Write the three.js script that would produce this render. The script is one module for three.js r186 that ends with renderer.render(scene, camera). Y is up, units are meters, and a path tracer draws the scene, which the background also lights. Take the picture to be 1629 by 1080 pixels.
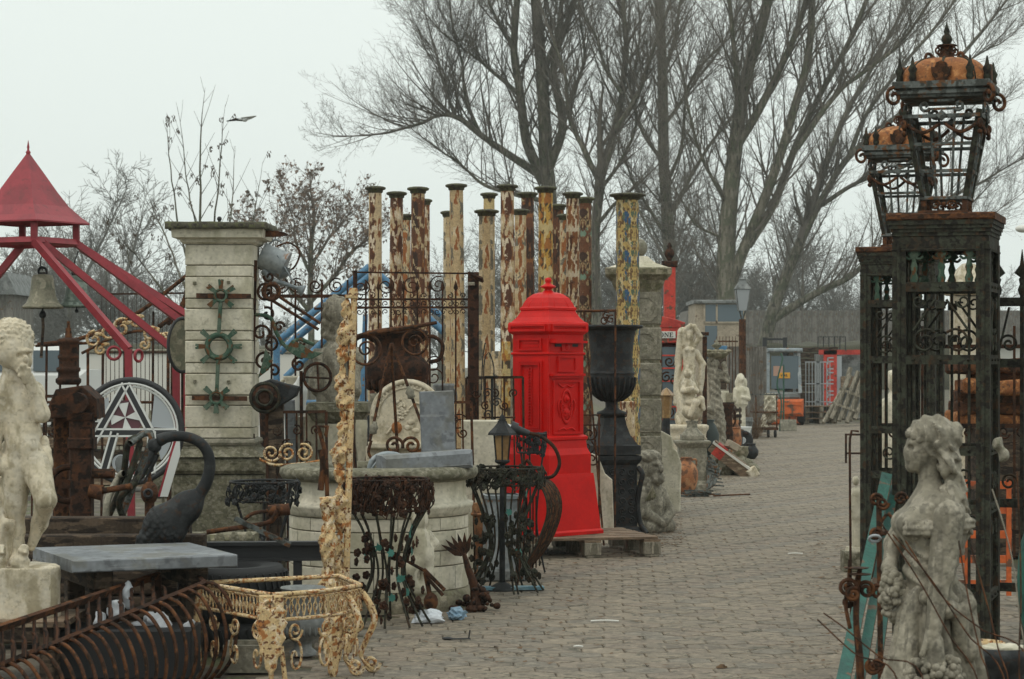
import * as THREE from 'three';
import { mergeGeometries } from 'three/addons/utils/BufferGeometryUtils.js';
import { FontLoader } from 'three/addons/loaders/FontLoader.js';
import { TextGeometry } from 'three/addons/geometries/TextGeometry.js';

// ---------------------------------------------------------------- camera, sky, sun, exposure
const F = 3700, EYE = 1.6, HZ = 572, CX = 814.5;           // focal length in photo pixels, eye height, horizon row
const scene = new THREE.Scene();
const camera = new THREE.PerspectiveCamera(2 * Math.atan(540 / F) * 180 / Math.PI, 1629 / 1080, 0.5, 600);
camera.position.set(0, EYE, 0);
camera.lookAt(0, EYE, -10);
camera.setViewOffset(1629, 1080, 0, -32, 1629, 1080);      // lens shift: horizon 32 px under the centre
camera.focus = 18;
camera.userData.fStop = 10;
const renderer = new THREE.WebGLRenderer({ antialias: true });
renderer.setSize(1024, 679);
renderer.toneMapping = THREE.LinearToneMapping;
renderer.toneMappingExposure = 1.0;
renderer.shadowMap.enabled = true;
{ // overcast sky: pale horizon, brighter zenith
  const W = 64, H = 64, a = new Float32Array(W * H * 4);
  for (let j = 0; j < H; j++) for (let i = 0; i < W; i++) {
    const el = Math.max(0, Math.sin(((j + 0.5) / H - 0.5) * Math.PI)), k = (0.885 + 0.47 * el) * (1 + .02 * Math.sin(i * .39 + j * .5) * Math.sin(j * .8 - i * .196)), o = (j * W + i) * 4;
    a[o] = 0.91 * k; a[o + 1] = 0.985 * k; a[o + 2] = 0.94 * k; a[o + 3] = 1;
  }
  const sky = new THREE.DataTexture(a, W, H, THREE.RGBAFormat, THREE.FloatType);
  sky.mapping = THREE.EquirectangularReflectionMapping; sky.magFilter = THREE.LinearFilter; sky.minFilter = THREE.LinearFilter;
  sky.needsUpdate = true;
  scene.background = sky; scene.environment = sky;
}
const sun = new THREE.DirectionalLight(0xfff4e6, 0.6);
sun.position.set(-14, 34, -6); sun.target.position.set(0, 0, -22);
sun.castShadow = true; sun.shadow.radius = 40;
Object.assign(sun.shadow.camera, { left: -40, right: 40, top: 60, bottom: -60, near: 1, far: 150 });
scene.add(sun, sun.target);
scene.fog = new THREE.FogExp2(0xdfe6e3, 0.00055);

// ---------------------------------------------------------------- random, noise
function rng(seed) { let a = seed >>> 0; return () => { a = (a + 0x6D2B79F5) | 0; let t = Math.imul(a ^ (a >>> 15), 1 | a); t = (t + Math.imul(t ^ (t >>> 7), 61 | t)) ^ t; return ((t ^ (t >>> 14)) >>> 0) / 4294967296; }; }
const R = rng(77);
const rr = (a, b) => a + (b - a) * R();
function hash2(x, y, s) { let h = (x * 374761393 + y * 668265263 + s * 2147483647) | 0; h = Math.imul(h ^ (h >>> 13), 1274126177); return ((h ^ (h >>> 16)) >>> 0) / 4294967296; }
function pnoise(x, y, px, py, s) {
  const xi = Math.floor(x), yi = Math.floor(y), fx = x - xi, fy = y - yi, u = fx * fx * (3 - 2 * fx), v = fy * fy * (3 - 2 * fy);
  const m = (a, p) => ((a % p) + p) % p, x0 = m(xi, px), x1 = m(xi + 1, px), y0 = m(yi, py), y1 = m(yi + 1, py);
  const a = hash2(x0, y0, s), b = hash2(x1, y0, s), c = hash2(x0, y1, s), d = hash2(x1, y1, s);
  return a + (b - a) * u + (c - a) * v + (a - b - c + d) * u * v;
}
function fbm(u, v, fx, fy, s, oct = 4) { let a = 0, w = 0.5, t = 0; for (let i = 0; i < oct; i++) { a += w * pnoise(u * fx, v * fy, fx, fy, s + i * 17); t += w; w *= 0.55; fx *= 2; fy *= 2; } return a / t; }
const sst = (a, b, x) => { const t = Math.min(1, Math.max(0, (x - a) / (b - a))); return t * t * (3 - 2 * t); };
function n3(x, y, z, s = 1) { return pnoise(x + z * 0.71, y - z * 0.53, 4096, 4096, s) * 0.6 + pnoise(z * 1.3 + x * 0.4, y + x * 0.3, 4096, 4096, s + 5) * 0.4; }

// ---------------------------------------------------------------- materials
const toS = (c) => Math.round(255 * (c <= 0.0031308 ? 12.92 * c : 1.055 * Math.pow(Math.min(1, c), 1 / 2.4) - 0.055));
function colTex(n, fn) {
  const a = new Uint8Array(n * n * 4);
  for (let j = 0; j < n; j++) for (let i = 0; i < n; i++) { const c = fn(i / n, j / n), o = (j * n + i) * 4; a[o] = toS(c[0]); a[o + 1] = toS(c[1]); a[o + 2] = toS(c[2]); a[o + 3] = 255; }
  const t = new THREE.DataTexture(a, n, n); t.colorSpace = THREE.SRGBColorSpace; return texSet(t);
}
function greyTex(n, fn) {
  const a = new Uint8Array(n * n * 4);
  for (let j = 0; j < n; j++) for (let i = 0; i < n; i++) { const c = Math.max(0, Math.min(255, Math.round(255 * fn(i / n, j / n)))), o = (j * n + i) * 4; a[o] = a[o + 1] = a[o + 2] = c; a[o + 3] = 255; }
  return texSet(new THREE.DataTexture(a, n, n));
}
function texSet(t) { t.wrapS = t.wrapT = THREE.RepeatWrapping; t.magFilter = THREE.LinearFilter; t.minFilter = THREE.LinearMipmapLinearFilter; t.generateMipmaps = true; t.needsUpdate = true; return t; }
const bumps = {
  grain: greyTex(256, (u, v) => 0.5 * fbm(u, v, 24, 24, 3, 3) + 0.5 * fbm(u, v, 6, 6, 9, 4)),
  pits: greyTex(256, (u, v) => { const a = fbm(u, v, 10, 10, 21, 5); return sst(0.3, 0.5, a) * 0.7 + 0.3 * fbm(u, v, 40, 40, 4, 2); }),
  flake: greyTex(256, (u, v) => { const a = fbm(u, v, 14, 5, 31, 5); return sst(0.46, 0.5, a) * 0.7 + 0.3 * fbm(u, v, 50, 50, 6, 2); }),
  wood: greyTex(256, (u, v) => fbm(u, v, 40, 3, 41, 4)),
};
// layered weathering: base colour with patches of other colours (each patch has an outline of its own)
function mixTex(base, layers, { n = 256, grain = 0.25, seed = 1 } = {}) {
  return colTex(n, (u, v) => {
    let c = base.slice();
    layers.forEach((L, i) => { const f = fbm(u, v, L.f, L.fy || L.f, seed * 31 + i * 7 + (L.s || 0), 5), k = sst(L.t - (L.w || 0.03), L.t + (L.w || 0.03), f) * (L.a === undefined ? 1 : L.a); c = c.map((x, q) => x + (L.c[q] - x) * k); });
    const g = 1 + grain * (fbm(u, v, 48, 48, seed + 91, 2) - 0.5) * 2 + grain * (fbm(u, v, 5, 5, seed + 55, 3) - 0.5) * 1.2;
    return c.map((x, q) => Math.max(0.004, x * g * [1.06, 1, .95][q]));
  });
}
function mat(base, layers, o = {}) {
  const m = o.spec === undefined ? new THREE.MeshStandardMaterial() : new THREE.MeshPhysicalMaterial({ specularIntensity: o.spec });
  Object.assign(m, { roughness: o.rough === undefined ? 0.85 : o.rough, metalness: o.metal || 0, side: THREE.DoubleSide });
  m.map = mixTex(base, layers, o); m.map.repeat.set(o.rep || 1, o.rep || 1);
  if (o.bump !== null) { const b = bumps[o.bump || 'grain'].clone(); b.repeat.set(o.brep || 3, o.brep || 3); b.needsUpdate = true; m.bumpMap = b; m.bumpScale = o.bs === undefined ? 0.003 : o.bs; }
  return m;
}
function flat(r, g, b, rough = 0.7, extra = {}) { const m = new THREE.MeshStandardMaterial({ roughness: rough, side: THREE.DoubleSide, ...extra }); m.color.setRGB(r, g, b); return m; }
const M = {
  rustDark: mat([.040, .021, .014], [{ c: [.070, .030, .015], f: 12, t: .56, w: .14, a: .8 }, { c: [.016, .011, .009], f: 14, t: .58, w: .06 }], { spec: .35, rep: 2, seed: 2, bump: 'pits', bs: .002 }),
  rust: mat([.068, .032, .019], [{ c: [.115, .050, .022], f: 14, t: .57, w: .08 }, { c: [.03, .018, .012], f: 16, t: .56, w: .06 }], { spec: .35, rep: 2, seed: 3, bump: 'pits', bs: .002 }),
  rustOrange: mat([.27, .105, .032], [{ c: [.22, .080, .026], f: 10, t: .54, w: .14 }, { c: [.13, .06, .03], f: 22, t: .62, w: .06 }, { c: [.40, .19, .07], f: 18, t: .62, w: .08 }], { rep: 2, seed: 4 }),
  oldIron: mat([.030, .030, .023], [{ c: [.060, .034, .019], f: 14, t: .58, w: .1, a: .7 }, { c: [.045, .050, .038], f: 10, t: .56, w: .1 }, { c: [.018, .017, .015], f: 18, t: .6, w: .06 }], { spec: .35, rep: 2, seed: 5, bump: 'pits', bs: .002 }),
  greyIron: mat([.115, .132, .132], [{ c: [.12, .06, .03], f: 14, t: .60, w: .06 }, { c: [.05, .055, .052], f: 12, t: .56, w: .08 }], { spec: .35, rep: 2, seed: 6 }),
  greenIron: mat([.045, .085, .062], [{ c: [.11, .055, .026], f: 9, t: .57 }, { c: [.09, .13, .10], f: 7, t: .58 }], { spec: .35, rep: 3, seed: 7 }),
  blackIron: mat([.014, .016, .018], [{ c: [.03, .033, .036], f: 9, t: .56, w: .16 }, { c: [.035, .022, .016], f: 20, t: .66, w: .05 }], { rep: 2, seed: 8, spec: .5, rough: .62 }),
  creamIron: mat([.52, .39, .21], [{ c: [.58, .49, .35], f: 14, t: .55 }, { c: [.33, .14, .042], f: 14, t: .565, s: 3, w: .05 }, { c: [.12, .05, .02], f: 22, t: .63, s: 9 }], { rep: 3, seed: 9, bump: 'flake', bs: .003 }),
  colCream: mat([.47, .36, .21], [{ c: [.56, .47, .32], f: 5, fy: 3, t: .55 }, { c: [.15, .14, .11], f: 8, fy: 4, t: .60 }, { c: [.27, .10, .033], f: 9, fy: 3, t: .60, s: 4 }], { seed: 10, bump: 'flake', bs: .004, rep: 2.2 }),
  colRust: mat([.22, .09, .035], [{ c: [.48, .38, .24], f: 12, fy: 5, t: .52 }, { c: [.09, .035, .018], f: 7, fy: 3, t: .54, s: 2 }, { c: [.60, .52, .40], f: 16, fy: 7, t: .62, s: 6 }], { seed: 11, bump: 'flake', bs: .004, rep: 2.2 }),
  colBrown: mat([.12, .05, .026], [{ c: [.24, .10, .035], f: 8, fy: 3, t: .55 }, { c: [.045, .025, .018], f: 9, fy: 3, t: .56, s: 3 }, { c: [.42, .33, .2], f: 15, fy: 7, t: .68, s: 6 }], { seed: 12, bump: 'flake', bs: .004, rep: 2.0 }),
  colYellow: mat([.45, .27, .06], [{ c: [.30, .12, .03], f: 9, fy: 3, t: .53 }, { c: [.07, .05, .03], f: 14, fy: 6, t: .58, s: 3 }, { c: [.5, .40, .2], f: 7, fy: 4, t: .6, s: 6 }], { seed: 13, bump: 'flake', bs: .004, rep: 2.2 }),
  colGreen: mat([.13, .055, .028], [{ c: [.16, .25, .19], f: 8, fy: 4, t: .56 }, { c: [.36, .27, .15], f: 12, fy: 5, t: .58, s: 3 }, { c: [.05, .026, .018], f: 8, fy: 4, t: .6, s: 8 }], { seed: 14, bump: 'flake', bs: .004, rep: 2.2 }),
  colBlue: mat([.44, .32, .12], [{ c: [.50, .42, .24], f: 9, fy: 5, t: .55, w: .06 }, { c: [.035, .09, .18], f: 9, fy: 4, t: .60, s: 5 }, { c: [.09, .13, .09], f: 13, fy: 6, t: .58, s: 2 }, { c: [.13, .075, .035], f: 26, fy: 9, t: .58, s: 8 }], { seed: 15, bump: 'flake', bs: .004, rep: 2.6 }),
  moss: mat([.07, .066, .047], [{ c: [.092, .098, .05], f: 14, t: .52, w: .08 }, { c: [.04, .035, .028], f: 18, t: .58, w: .05 }], { seed: 16, rep: 3, bs: .006 }),
  red: mat([.56, .0075, .0050], [{ c: [.49, .006, .0042], f: 5, t: .55, w: .2 }], { seed: 17, grain: .07, spec: .35, rough: .42, bs: .0006, rep: 1 }),
  redFaded: mat([.46, .045, .028], [{ c: [.34, .025, .018], f: 6, t: .54, w: .1 }, { c: [.11, .05, .03], f: 11, t: .68 }], { seed: 18, rough: .6, bs: .001 }),
  maroon: mat([.27, .022, .035], [{ c: [.21, .017, .028], f: 6, t: .54, w: .1 }, { c: [.15, .02, .024], f: 20, t: .72, a: .6 }], { seed: 19, grain: .12, rough: .5, bs: .001 }),
  stoneWhite: mat([.58, .56, .475], [{ c: [.45, .435, .35], f: 6, t: .52, w: .2, a: .8 }, { c: [.28, .27, .18], f: 9, fy: 4, t: .64, w: .14, s: 3, a: .5 }, { c: [.22, .2, .16], f: 50, t: .68, w: .06, a: .4 }], { seed: 20, grain: .16, bs: .003 }),
  stoneCream: mat([.53, .485, .38], [{ c: [.25, .22, .145], f: 10, fy: 5, t: .56, w: .12, a: .75 }, { c: [.55, .52, .44], f: 12, t: .58, w: .14, s: 4, a: .8 }, { c: [.16, .14, .10], f: 30, t: .68, w: .08, s: 2, a: .4 }], { seed: 21, grain: .16, rep: 1.6, bs: .002 }),
  stoneGrey: mat([.225, .215, .175], [{ c: [.15, .145, .115], f: 8, t: .53, w: .18, a: .8 }, { c: [.32, .31, .26], f: 14, t: .6, w: .1, a: .6 }, { c: [.10, .105, .065], f: 22, t: .62, w: .08, s: 5, a: .5 }], { seed: 22, rep: 1.5, bump: 'pits', bs: .003 }),
  statueGrey: mat([.235, .222, .178], [{ c: [.085, .08, .066], f: 20, fy: 3, t: .56, w: .07, s: 11, a: .6 }, { c: [.15, .14, .11], f: 8, fy: 4, t: .53, w: .17, a: .75 }, { c: [.36, .34, .285], f: 14, t: .60, w: .12, a: .7 }, { c: [.075, .07, .058], f: 26, t: .64, w: .07, s: 5, a: .55 }], { seed: 23, rep: 1.8, bump: 'pits', bs: .0025 }),
  stoneMoss: mat([.19, .175, .125], [{ c: [.105, .11, .055], f: 9, t: .50, w: .16, a: .8 }, { c: [.34, .315, .245], f: 12, t: .59, w: .12, a: .7 }, { c: [.06, .052, .038], f: 22, t: .62, w: .08, a: .5 }], { seed: 24, rep: 1.5, bump: 'pits', bs: .004 }),
  lichen: mat([.155, .15, .105], [{ c: [.085, .083, .055], f: 12, t: .52, w: .14, a: .8 }, { c: [.24, .23, .185], f: 22, t: .58, w: .09, a: .7 }], { seed: 25, rep: 2, bump: 'pits', bs: .006 }),
  bluestone: mat([.15, .168, .19], [{ c: [.20, .223, .25], f: 7, t: .54, w: .14 }, { c: [.095, .105, .12], f: 22, t: .60, w: .07, a: .8 }, { c: [.26, .28, .30], f: 3, fy: 40, t: .68, w: .03, a: .6 }, { c: [.13, .13, .11], f: 5, t: .6, w: .06, a: .6, s: 7 }], { seed: 26, n: 512, grain: .2, rough: .6, bs: .001 }),
  zinc: mat([.22, .26, .29], [{ c: [.32, .36, .39], f: 6, t: .55, w: .07 }, { c: [.26, .12, .05], f: 7, t: .70, w: .03 }], { seed: 27, rough: .5, metal: .3, bs: .001 }),
  lead: mat([.13, .145, .15], [{ c: [.19, .205, .21], f: 6, t: .55, w: .08 }, { c: [.08, .085, .085], f: 9, t: .6 }], { seed: 28, rough: .65 }),
  bronze: mat([.20, .195, .145], [{ c: [.14, .15, .11], f: 7, t: .54, w: .07 }, { c: [.29, .28, .22], f: 9, t: .6, w: .06 }], { seed: 29, rough: .6, metal: .2, rep: 2, bs: .001 }),
  verdigris: mat([.12, .165, .14], [{ c: [.08, .11, .095], f: 7, t: .54, w: .07 }, { c: [.21, .27, .24], f: 9, t: .6, w: .06 }], { seed: 30, rough: .65, rep: 2, bs: .001 }),
  terracotta: mat([.30, .125, .055], [{ c: [.38, .20, .10], f: 5, t: .56, w: .08 }, { c: [.14, .07, .04], f: 7, t: .6, w: .06 }], { seed: 31, rep: 2 }),
  wood: mat([.19, .135, .09], [{ c: [.12, .085, .058], f: 5, fy: 30, t: .52 }, { c: [.26, .21, .15], f: 4, fy: 24, t: .6 }], { seed: 32, rep: 2, bump: 'wood', bs: .002 }),
  woodGrey: mat([.20, .185, .15], [{ c: [.12, .112, .085], f: 24, fy: 4, t: .52 }, { c: [.29, .27, .22], f: 20, fy: 4, t: .6 }], { seed: 33, rep: 2, bump: 'wood', bs: .002 }),
  woodDark: mat([.055, .042, .032], [{ c: [.10, .075, .055], f: 5, fy: 22, t: .57 }, { c: [.025, .02, .017], f: 5, fy: 20, t: .58 }], { spec: .35, seed: 34, rep: 2, bump: 'wood', bs: .003 }),
  teal: mat([.008, .080, .062], [{ c: [.006, .055, .045], f: 6, t: .54, w: .06 }, { c: [.10, .055, .03], f: 9, t: .66 }], { seed: 35, rough: .6, bump: 'flake', bs: .002 }),
  blue: mat([.05, .15, .28], [{ c: [.07, .19, .33], f: 5, t: .56, w: .1 }, { c: [.16, .10, .07], f: 12, t: .70 }], { seed: 36, rough: .5 }),
  bark: mat([.115, .108, .083], [{ c: [.085, .092, .060], f: 5, t: .5, w: .1 }, { c: [.17, .16, .13], f: 16, fy: 4, t: .57 }, { c: [.055, .05, .04], f: 18, fy: 5, t: .6 }], { seed: 37, rep: .6, bump: 'wood', brep: .8, bs: .03 }),
  cabin: mat([.33, .29, .23], [{ c: [.27, .24, .19], f: 5, t: .55, w: .1 }, { c: [.14, .11, .08], f: 8, t: .68 }], { seed: 38 }),
  corrug: mat([.17, .165, .155], [{ c: [.11, .105, .095], f: 14, fy: 3, t: .53, w: .06 }, { c: [.12, .08, .05], f: 7, t: .66 }], { seed: 39 }),
  soil: mat([.105, .09, .068], [{ c: [.15, .135, .11], f: 14, t: .55 }, { c: [.06, .05, .036], f: 9, t: .54 }, { c: [.085, .09, .04], f: 7, t: .60 }], { seed: 40, rep: .5, brep: 2, bump: 'pits', bs: .01, n: 512 }),
  joint: mat([.085, .07, .045], [{ c: [.06, .065, .03], f: 6, t: .52, w: .05 }, { c: [.05, .04, .03], f: 12, t: .55 }], { seed: 41, rep: 1, bs: .004 }),
  tileWhite: flat(.62, .60, .55, .5), ink: flat(.02, .02, .022, .6), whitePaint: flat(.62, .62, .60, .55),
  twig: flat(.135, .115, .095, .9), twigWarm: flat(.17, .135, .11, .9), twigGrey: flat(.15, .14, .125, .9), leafDead: flat(.20, .14, .105, .9),
  seed: flat(.09, .065, .045, .9), tealLeaf: flat(.03, .15, .12, .6), leafLitter: flat(.12, .07, .035, .9),
  rubber: flat(.014, .014, .015, .8), orange: mat([.50, .105, .02], [{ c: [.36, .075, .02], f: 6, t: .56, w: .08 }, { c: [.12, .06, .035], f: 10, t: .66 }], { seed: 42, rough: .5 }),
  glass: new THREE.MeshPhysicalMaterial({ color: 0xdfe8e6, roughness: .08, transmission: 1, thickness: 0, side: THREE.DoubleSide }),
  frost: flat(.34, .36, .38, .35), cabGlass: flat(.10, .13, .15, .15), amber: mat([.20, .12, .05], [{ c: [.28, .18, .08], f: 6, t: .55 }], { seed: 43, rough: .3 }),
  paper: flat(.62, .64, .68, .6), paperBlue: flat(.20, .30, .40, .5), board: mat([.13, .26, .34], [{ c: [.20, .33, .40], f: 6, t: .56 }], { seed: 44 }),
};

// ---------------------------------------------------------------- geometry helpers (all return clean non-indexed geometries with uv in metres)
const V = (x, y, z = 0) => new THREE.Vector3(x, y, z);
function fin(g, creased) {
  let h = g.index ? g.toNonIndexed() : g;
  if (creased) h.computeVertexNormals();
  for (const k of Object.keys(h.attributes)) if (!['position', 'normal', 'uv'].includes(k)) h.deleteAttribute(k);
  if (!h.attributes.normal) h.computeVertexNormals();
  h.morphAttributes = {}; h.clearGroups();
  return h;
}
function boxUV(g, ox, oy) {
  const p = g.attributes.position, n = p.count, uv = new Float32Array(n * 2), a = V(0, 0), b = V(0, 0), c = V(0, 0);
  for (let i = 0; i < n; i += 3) {
    a.fromBufferAttribute(p, i); b.fromBufferAttribute(p, i + 1); c.fromBufferAttribute(p, i + 2);
    const e = b.clone().sub(a).cross(c.clone().sub(a)), x = Math.abs(e.x), y = Math.abs(e.y), z = Math.abs(e.z);
    [a, b, c].forEach((q, k) => { const o = (i + k) * 2; if (y > x && y > z) { uv[o] = q.x; uv[o + 1] = q.z; } else if (x > z) { uv[o] = q.z; uv[o + 1] = q.y; } else { uv[o] = q.x; uv[o + 1] = q.y; } uv[o] += ox; uv[o + 1] += oy; });
  }
  g.setAttribute('uv', new THREE.BufferAttribute(uv, 2));
}
const _m = new THREE.Matrix4(), _e = new THREE.Euler(), _q = new THREE.Quaternion();
function mv(g, x = 0, y = 0, z = 0, rx = 0, ry = 0, rz = 0, s = 1) { _m.compose(V(x, y, z), _q.setFromEuler(_e.set(rx, ry, rz)), Array.isArray(s) ? V(...s) : V(s, s, s)); return g.applyMatrix4(_m); }
const box = (w, h, d, x = 0, y = 0, z = 0, rx = 0, ry = 0, rz = 0) => mv(fin(new THREE.BoxGeometry(w, h, d)), x, y, z, rx, ry, rz);
function cbox(w, h, d, x = 0, y = 0, z = 0, c = 0.01, rx = 0, ry = 0, rz = 0) {   // box with chamfered vertical and horizontal edges
  const s = new THREE.Shape(), a = w / 2 - c, b = h / 2 - c; s.moveTo(-a, -b); s.lineTo(a, -b); s.lineTo(a, b); s.lineTo(-a, b);
  const g = new THREE.ExtrudeGeometry(s, { depth: Math.max(.001, d - 2 * c), bevelEnabled: true, bevelThickness: c, bevelSize: c, bevelSegments: 1 });
  return mv(fin(g), 0, 0, -d / 2 + c).applyMatrix4(new THREE.Matrix4().compose(V(x, y, z), new THREE.Quaternion().setFromEuler(new THREE.Euler(rx, ry, rz)), V(1, 1, 1)));
}
const cyl = (r0, r1, h, x = 0, y = 0, z = 0, seg = 10, rx = 0, ry = 0, rz = 0) => mv(fin(new THREE.CylinderGeometry(r1, r0, h, seg)), x, y, z, rx, ry, rz);   // r0 bottom, r1 top, centred
const sph = (r, x = 0, y = 0, z = 0, seg = 10, sc = 1) => mv(fin(new THREE.SphereGeometry(r, seg, Math.max(6, seg * .7 | 0))), x, y, z, 0, 0, 0, sc);
const lathe = (pts, seg = 20, x = 0, y = 0, z = 0, a0 = 0, a1 = Math.PI * 2) => mv(fin(new THREE.LatheGeometry(pts.map((p) => new THREE.Vector2(Math.max(0, p[0]), p[1])), seg, a0, a1)), x, y, z);
function prism(pts, sides = 4, x = 0, y = 0, z = 0, turn = Math.PI / sides) { return mv(fin(new THREE.LatheGeometry(pts.map((p) => new THREE.Vector2(Math.max(0.0005, p[0] / Math.cos(Math.PI / sides)), p[1])), sides), true), x, y, z, 0, turn); }   // pts: [half width, y], flat sides facing front
function ext(pts, depth, x = 0, y = 0, z = 0, bevel = 0, holes = []) {
  const s = new THREE.Shape(pts.map((p) => new THREE.Vector2(p[0], p[1]))); for (const h of holes) s.holes.push(new THREE.Path(h.map((p) => new THREE.Vector2(p[0], p[1]))));
  return mv(fin(new THREE.ExtrudeGeometry(s, { depth, bevelEnabled: bevel > 0, bevelThickness: bevel, bevelSize: bevel, bevelSegments: 2, curveSegments: 8 })), x, y, z - depth / 2);
}
function tube(pts, r, seg = 5, n = 0, closed = false) { return fin(new THREE.TubeGeometry(new THREE.CatmullRomCurve3(pts, closed, 'catmullrom', .5), n || Math.max(3, pts.length * 3), r, seg, closed)); }
function bar(p, q, r, seg = 6, r2 = r) { const d = q.clone().sub(p), g = fin(new THREE.CylinderGeometry(r2, r, d.length(), seg)); g.applyQuaternion(new THREE.Quaternion().setFromUnitVectors(V(0, 1, 0), d.clone().normalize())); return g.translate((p.x + q.x) / 2, (p.y + q.y) / 2, (p.z + q.z) / 2); }
function flatBar(p, q, w, t) { const d = q.clone().sub(p), g = fin(new THREE.BoxGeometry(w, d.length(), t)); g.applyQuaternion(new THREE.Quaternion().setFromUnitVectors(V(0, 1, 0), d.clone().normalize())); return g.translate((p.x + q.x) / 2, (p.y + q.y) / 2, (p.z + q.z) / 2); }
function taper(pts, rs, seg = 10, cap = true) {   // tube with its own radius at every point
  const c = new THREE.CatmullRomCurve3(pts, false, 'catmullrom', .5), n = pts.length * 4, fr = c.computeFrenetFrames(n, false), pos = [], idx = [];
  for (let i = 0; i <= n; i++) { const t = i / n, p = c.getPoint(t), f = t * (rs.length - 1), k = Math.min(rs.length - 2, f | 0), r = rs[k] + (rs[k + 1] - rs[k]) * (f - k);
    const fi = Math.min(n, Math.round(t * n)); for (let j = 0; j < seg; j++) { const a = j / seg * Math.PI * 2, d = fr.normals[fi].clone().multiplyScalar(Math.cos(a) * r).addScaledVector(fr.binormals[fi], Math.sin(a) * r).add(p); pos.push(d.x, d.y, d.z); } }
  for (let i = 0; i < n; i++) for (let j = 0; j < seg; j++) { const a = i * seg + j, b = i * seg + (j + 1) % seg; idx.push(a, b, a + seg, b, b + seg, a + seg); }
  if (cap) for (const [k, pt] of [[0, pts[0]], [n, pts[pts.length - 1]]]) { const ci = pos.length / 3; pos.push(pt.x, pt.y, pt.z); for (let j = 0; j < seg; j++) idx.push(ci, k * seg + j, k * seg + (j + 1) % seg); }
  const g = new THREE.BufferGeometry(); g.setAttribute('position', new THREE.Float32BufferAttribute(pos, 3)); g.setIndex(idx); g.computeVertexNormals(); return fin(g);
}
function spiral(cx, cy, r, a0, turns, dir = 1, r1 = .18, n = 9) { const o = []; const N = Math.ceil(n * turns) + 1; for (let i = 0; i <= N; i++) { const t = i / N, q = r * (1 - (1 - r1) * t), a = a0 + dir * t * turns * Math.PI * 2; o.push(V(cx + Math.cos(a) * q, cy + Math.sin(a) * q)); } return o; }
const scroll = (cx, cy, r, a0, turns, dir, tr, z = 0, seg = 4) => { const p = spiral(cx, cy, r, a0, turns, dir); if (z) p.forEach((q) => q.z = z); return tube(p, tr, seg, p.length * 2); };
const ring = (r, tr, x = 0, y = 0, z = 0, rx = 0, ry = 0, seg = 24, ts = 6) => mv(fin(new THREE.TorusGeometry(r, tr, ts, seg)), x, y, z, rx, ry);
// polygoniser for figures: surface nets over a distance function
function sdf(fn, lo, hi, cell) {
  const nx = Math.ceil((hi[0] - lo[0]) / cell) + 1, ny = Math.ceil((hi[1] - lo[1]) / cell) + 1, nz = Math.ceil((hi[2] - lo[2]) / cell) + 1, f = new Float32Array(nx * ny * nz), id = new Int32Array(nx * ny * nz).fill(-1), pos = [], idx = [];
  const at = (i, j, k) => (k * ny + j) * nx + i;
  for (let k = 0; k < nz; k++) for (let j = 0; j < ny; j++) for (let i = 0; i < nx; i++) f[at(i, j, k)] = fn(lo[0] + i * cell, lo[1] + j * cell, lo[2] + k * cell);
  for (let k = 0; k < nz - 1; k++) for (let j = 0; j < ny - 1; j++) for (let i = 0; i < nx - 1; i++) {
    let n = 0, x = 0, y = 0, z = 0, m = 0;
    for (let c = 0; c < 8; c++) if (f[at(i + (c & 1), j + (c >> 1 & 1), k + (c >> 2))] < 0) m++;
    if (m === 0 || m === 8) continue;
    for (let a = 0; a < 3; a++) for (let b = 0; b < 4; b++) {
      const o = [[b & 1, b >> 1], [b & 1, b >> 1], [b & 1, b >> 1]][a], p = a === 0 ? [0, o[0], o[1]] : a === 1 ? [o[0], 0, o[1]] : [o[0], o[1], 0], q = p.slice(); q[a] = 1;
      const fa = f[at(i + p[0], j + p[1], k + p[2])], fb = f[at(i + q[0], j + q[1], k + q[2])];
      if ((fa < 0) !== (fb < 0)) { const t = fa / (fa - fb); x += p[0] + t * (q[0] - p[0]); y += p[1] + t * (q[1] - p[1]); z += p[2] + t * (q[2] - p[2]); n++; }
    }
    id[at(i, j, k)] = pos.length / 3; pos.push(lo[0] + (i + x / n) * cell, lo[1] + (j + y / n) * cell, lo[2] + (k + z / n) * cell);
  }
  for (let k = 1; k < nz - 1; k++) for (let j = 1; j < ny - 1; j++) for (let i = 1; i < nx - 1; i++) {
    const a = f[at(i, j, k)] < 0;
    const quad = (b, p, q, r, s) => { if (a === b) return; const w = [p, q, r, s].map((v) => id[v]); if (w.some((v) => v < 0)) return; if (a) idx.push(w[0], w[1], w[2], w[0], w[2], w[3]); else idx.push(w[0], w[2], w[1], w[0], w[3], w[2]); };
    quad(f[at(i + 1, j, k)] < 0, at(i, j - 1, k - 1), at(i, j, k - 1), at(i, j, k), at(i, j - 1, k));
    quad(f[at(i, j + 1, k)] < 0, at(i - 1, j, k - 1), at(i - 1, j, k), at(i, j, k), at(i, j, k - 1));
    quad(f[at(i, j, k + 1)] < 0, at(i - 1, j - 1, k), at(i, j - 1, k), at(i, j, k), at(i - 1, j, k));
  }
  const g = new THREE.BufferGeometry(); g.setAttribute('position', new THREE.Float32BufferAttribute(pos, 3)); g.setIndex(idx); g.computeVertexNormals(); return fin(g);
}
const smin = (a, b, k) => { const h = Math.max(k - Math.abs(a - b), 0) / k; return Math.min(a, b) - h * h * k * .25; };
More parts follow.
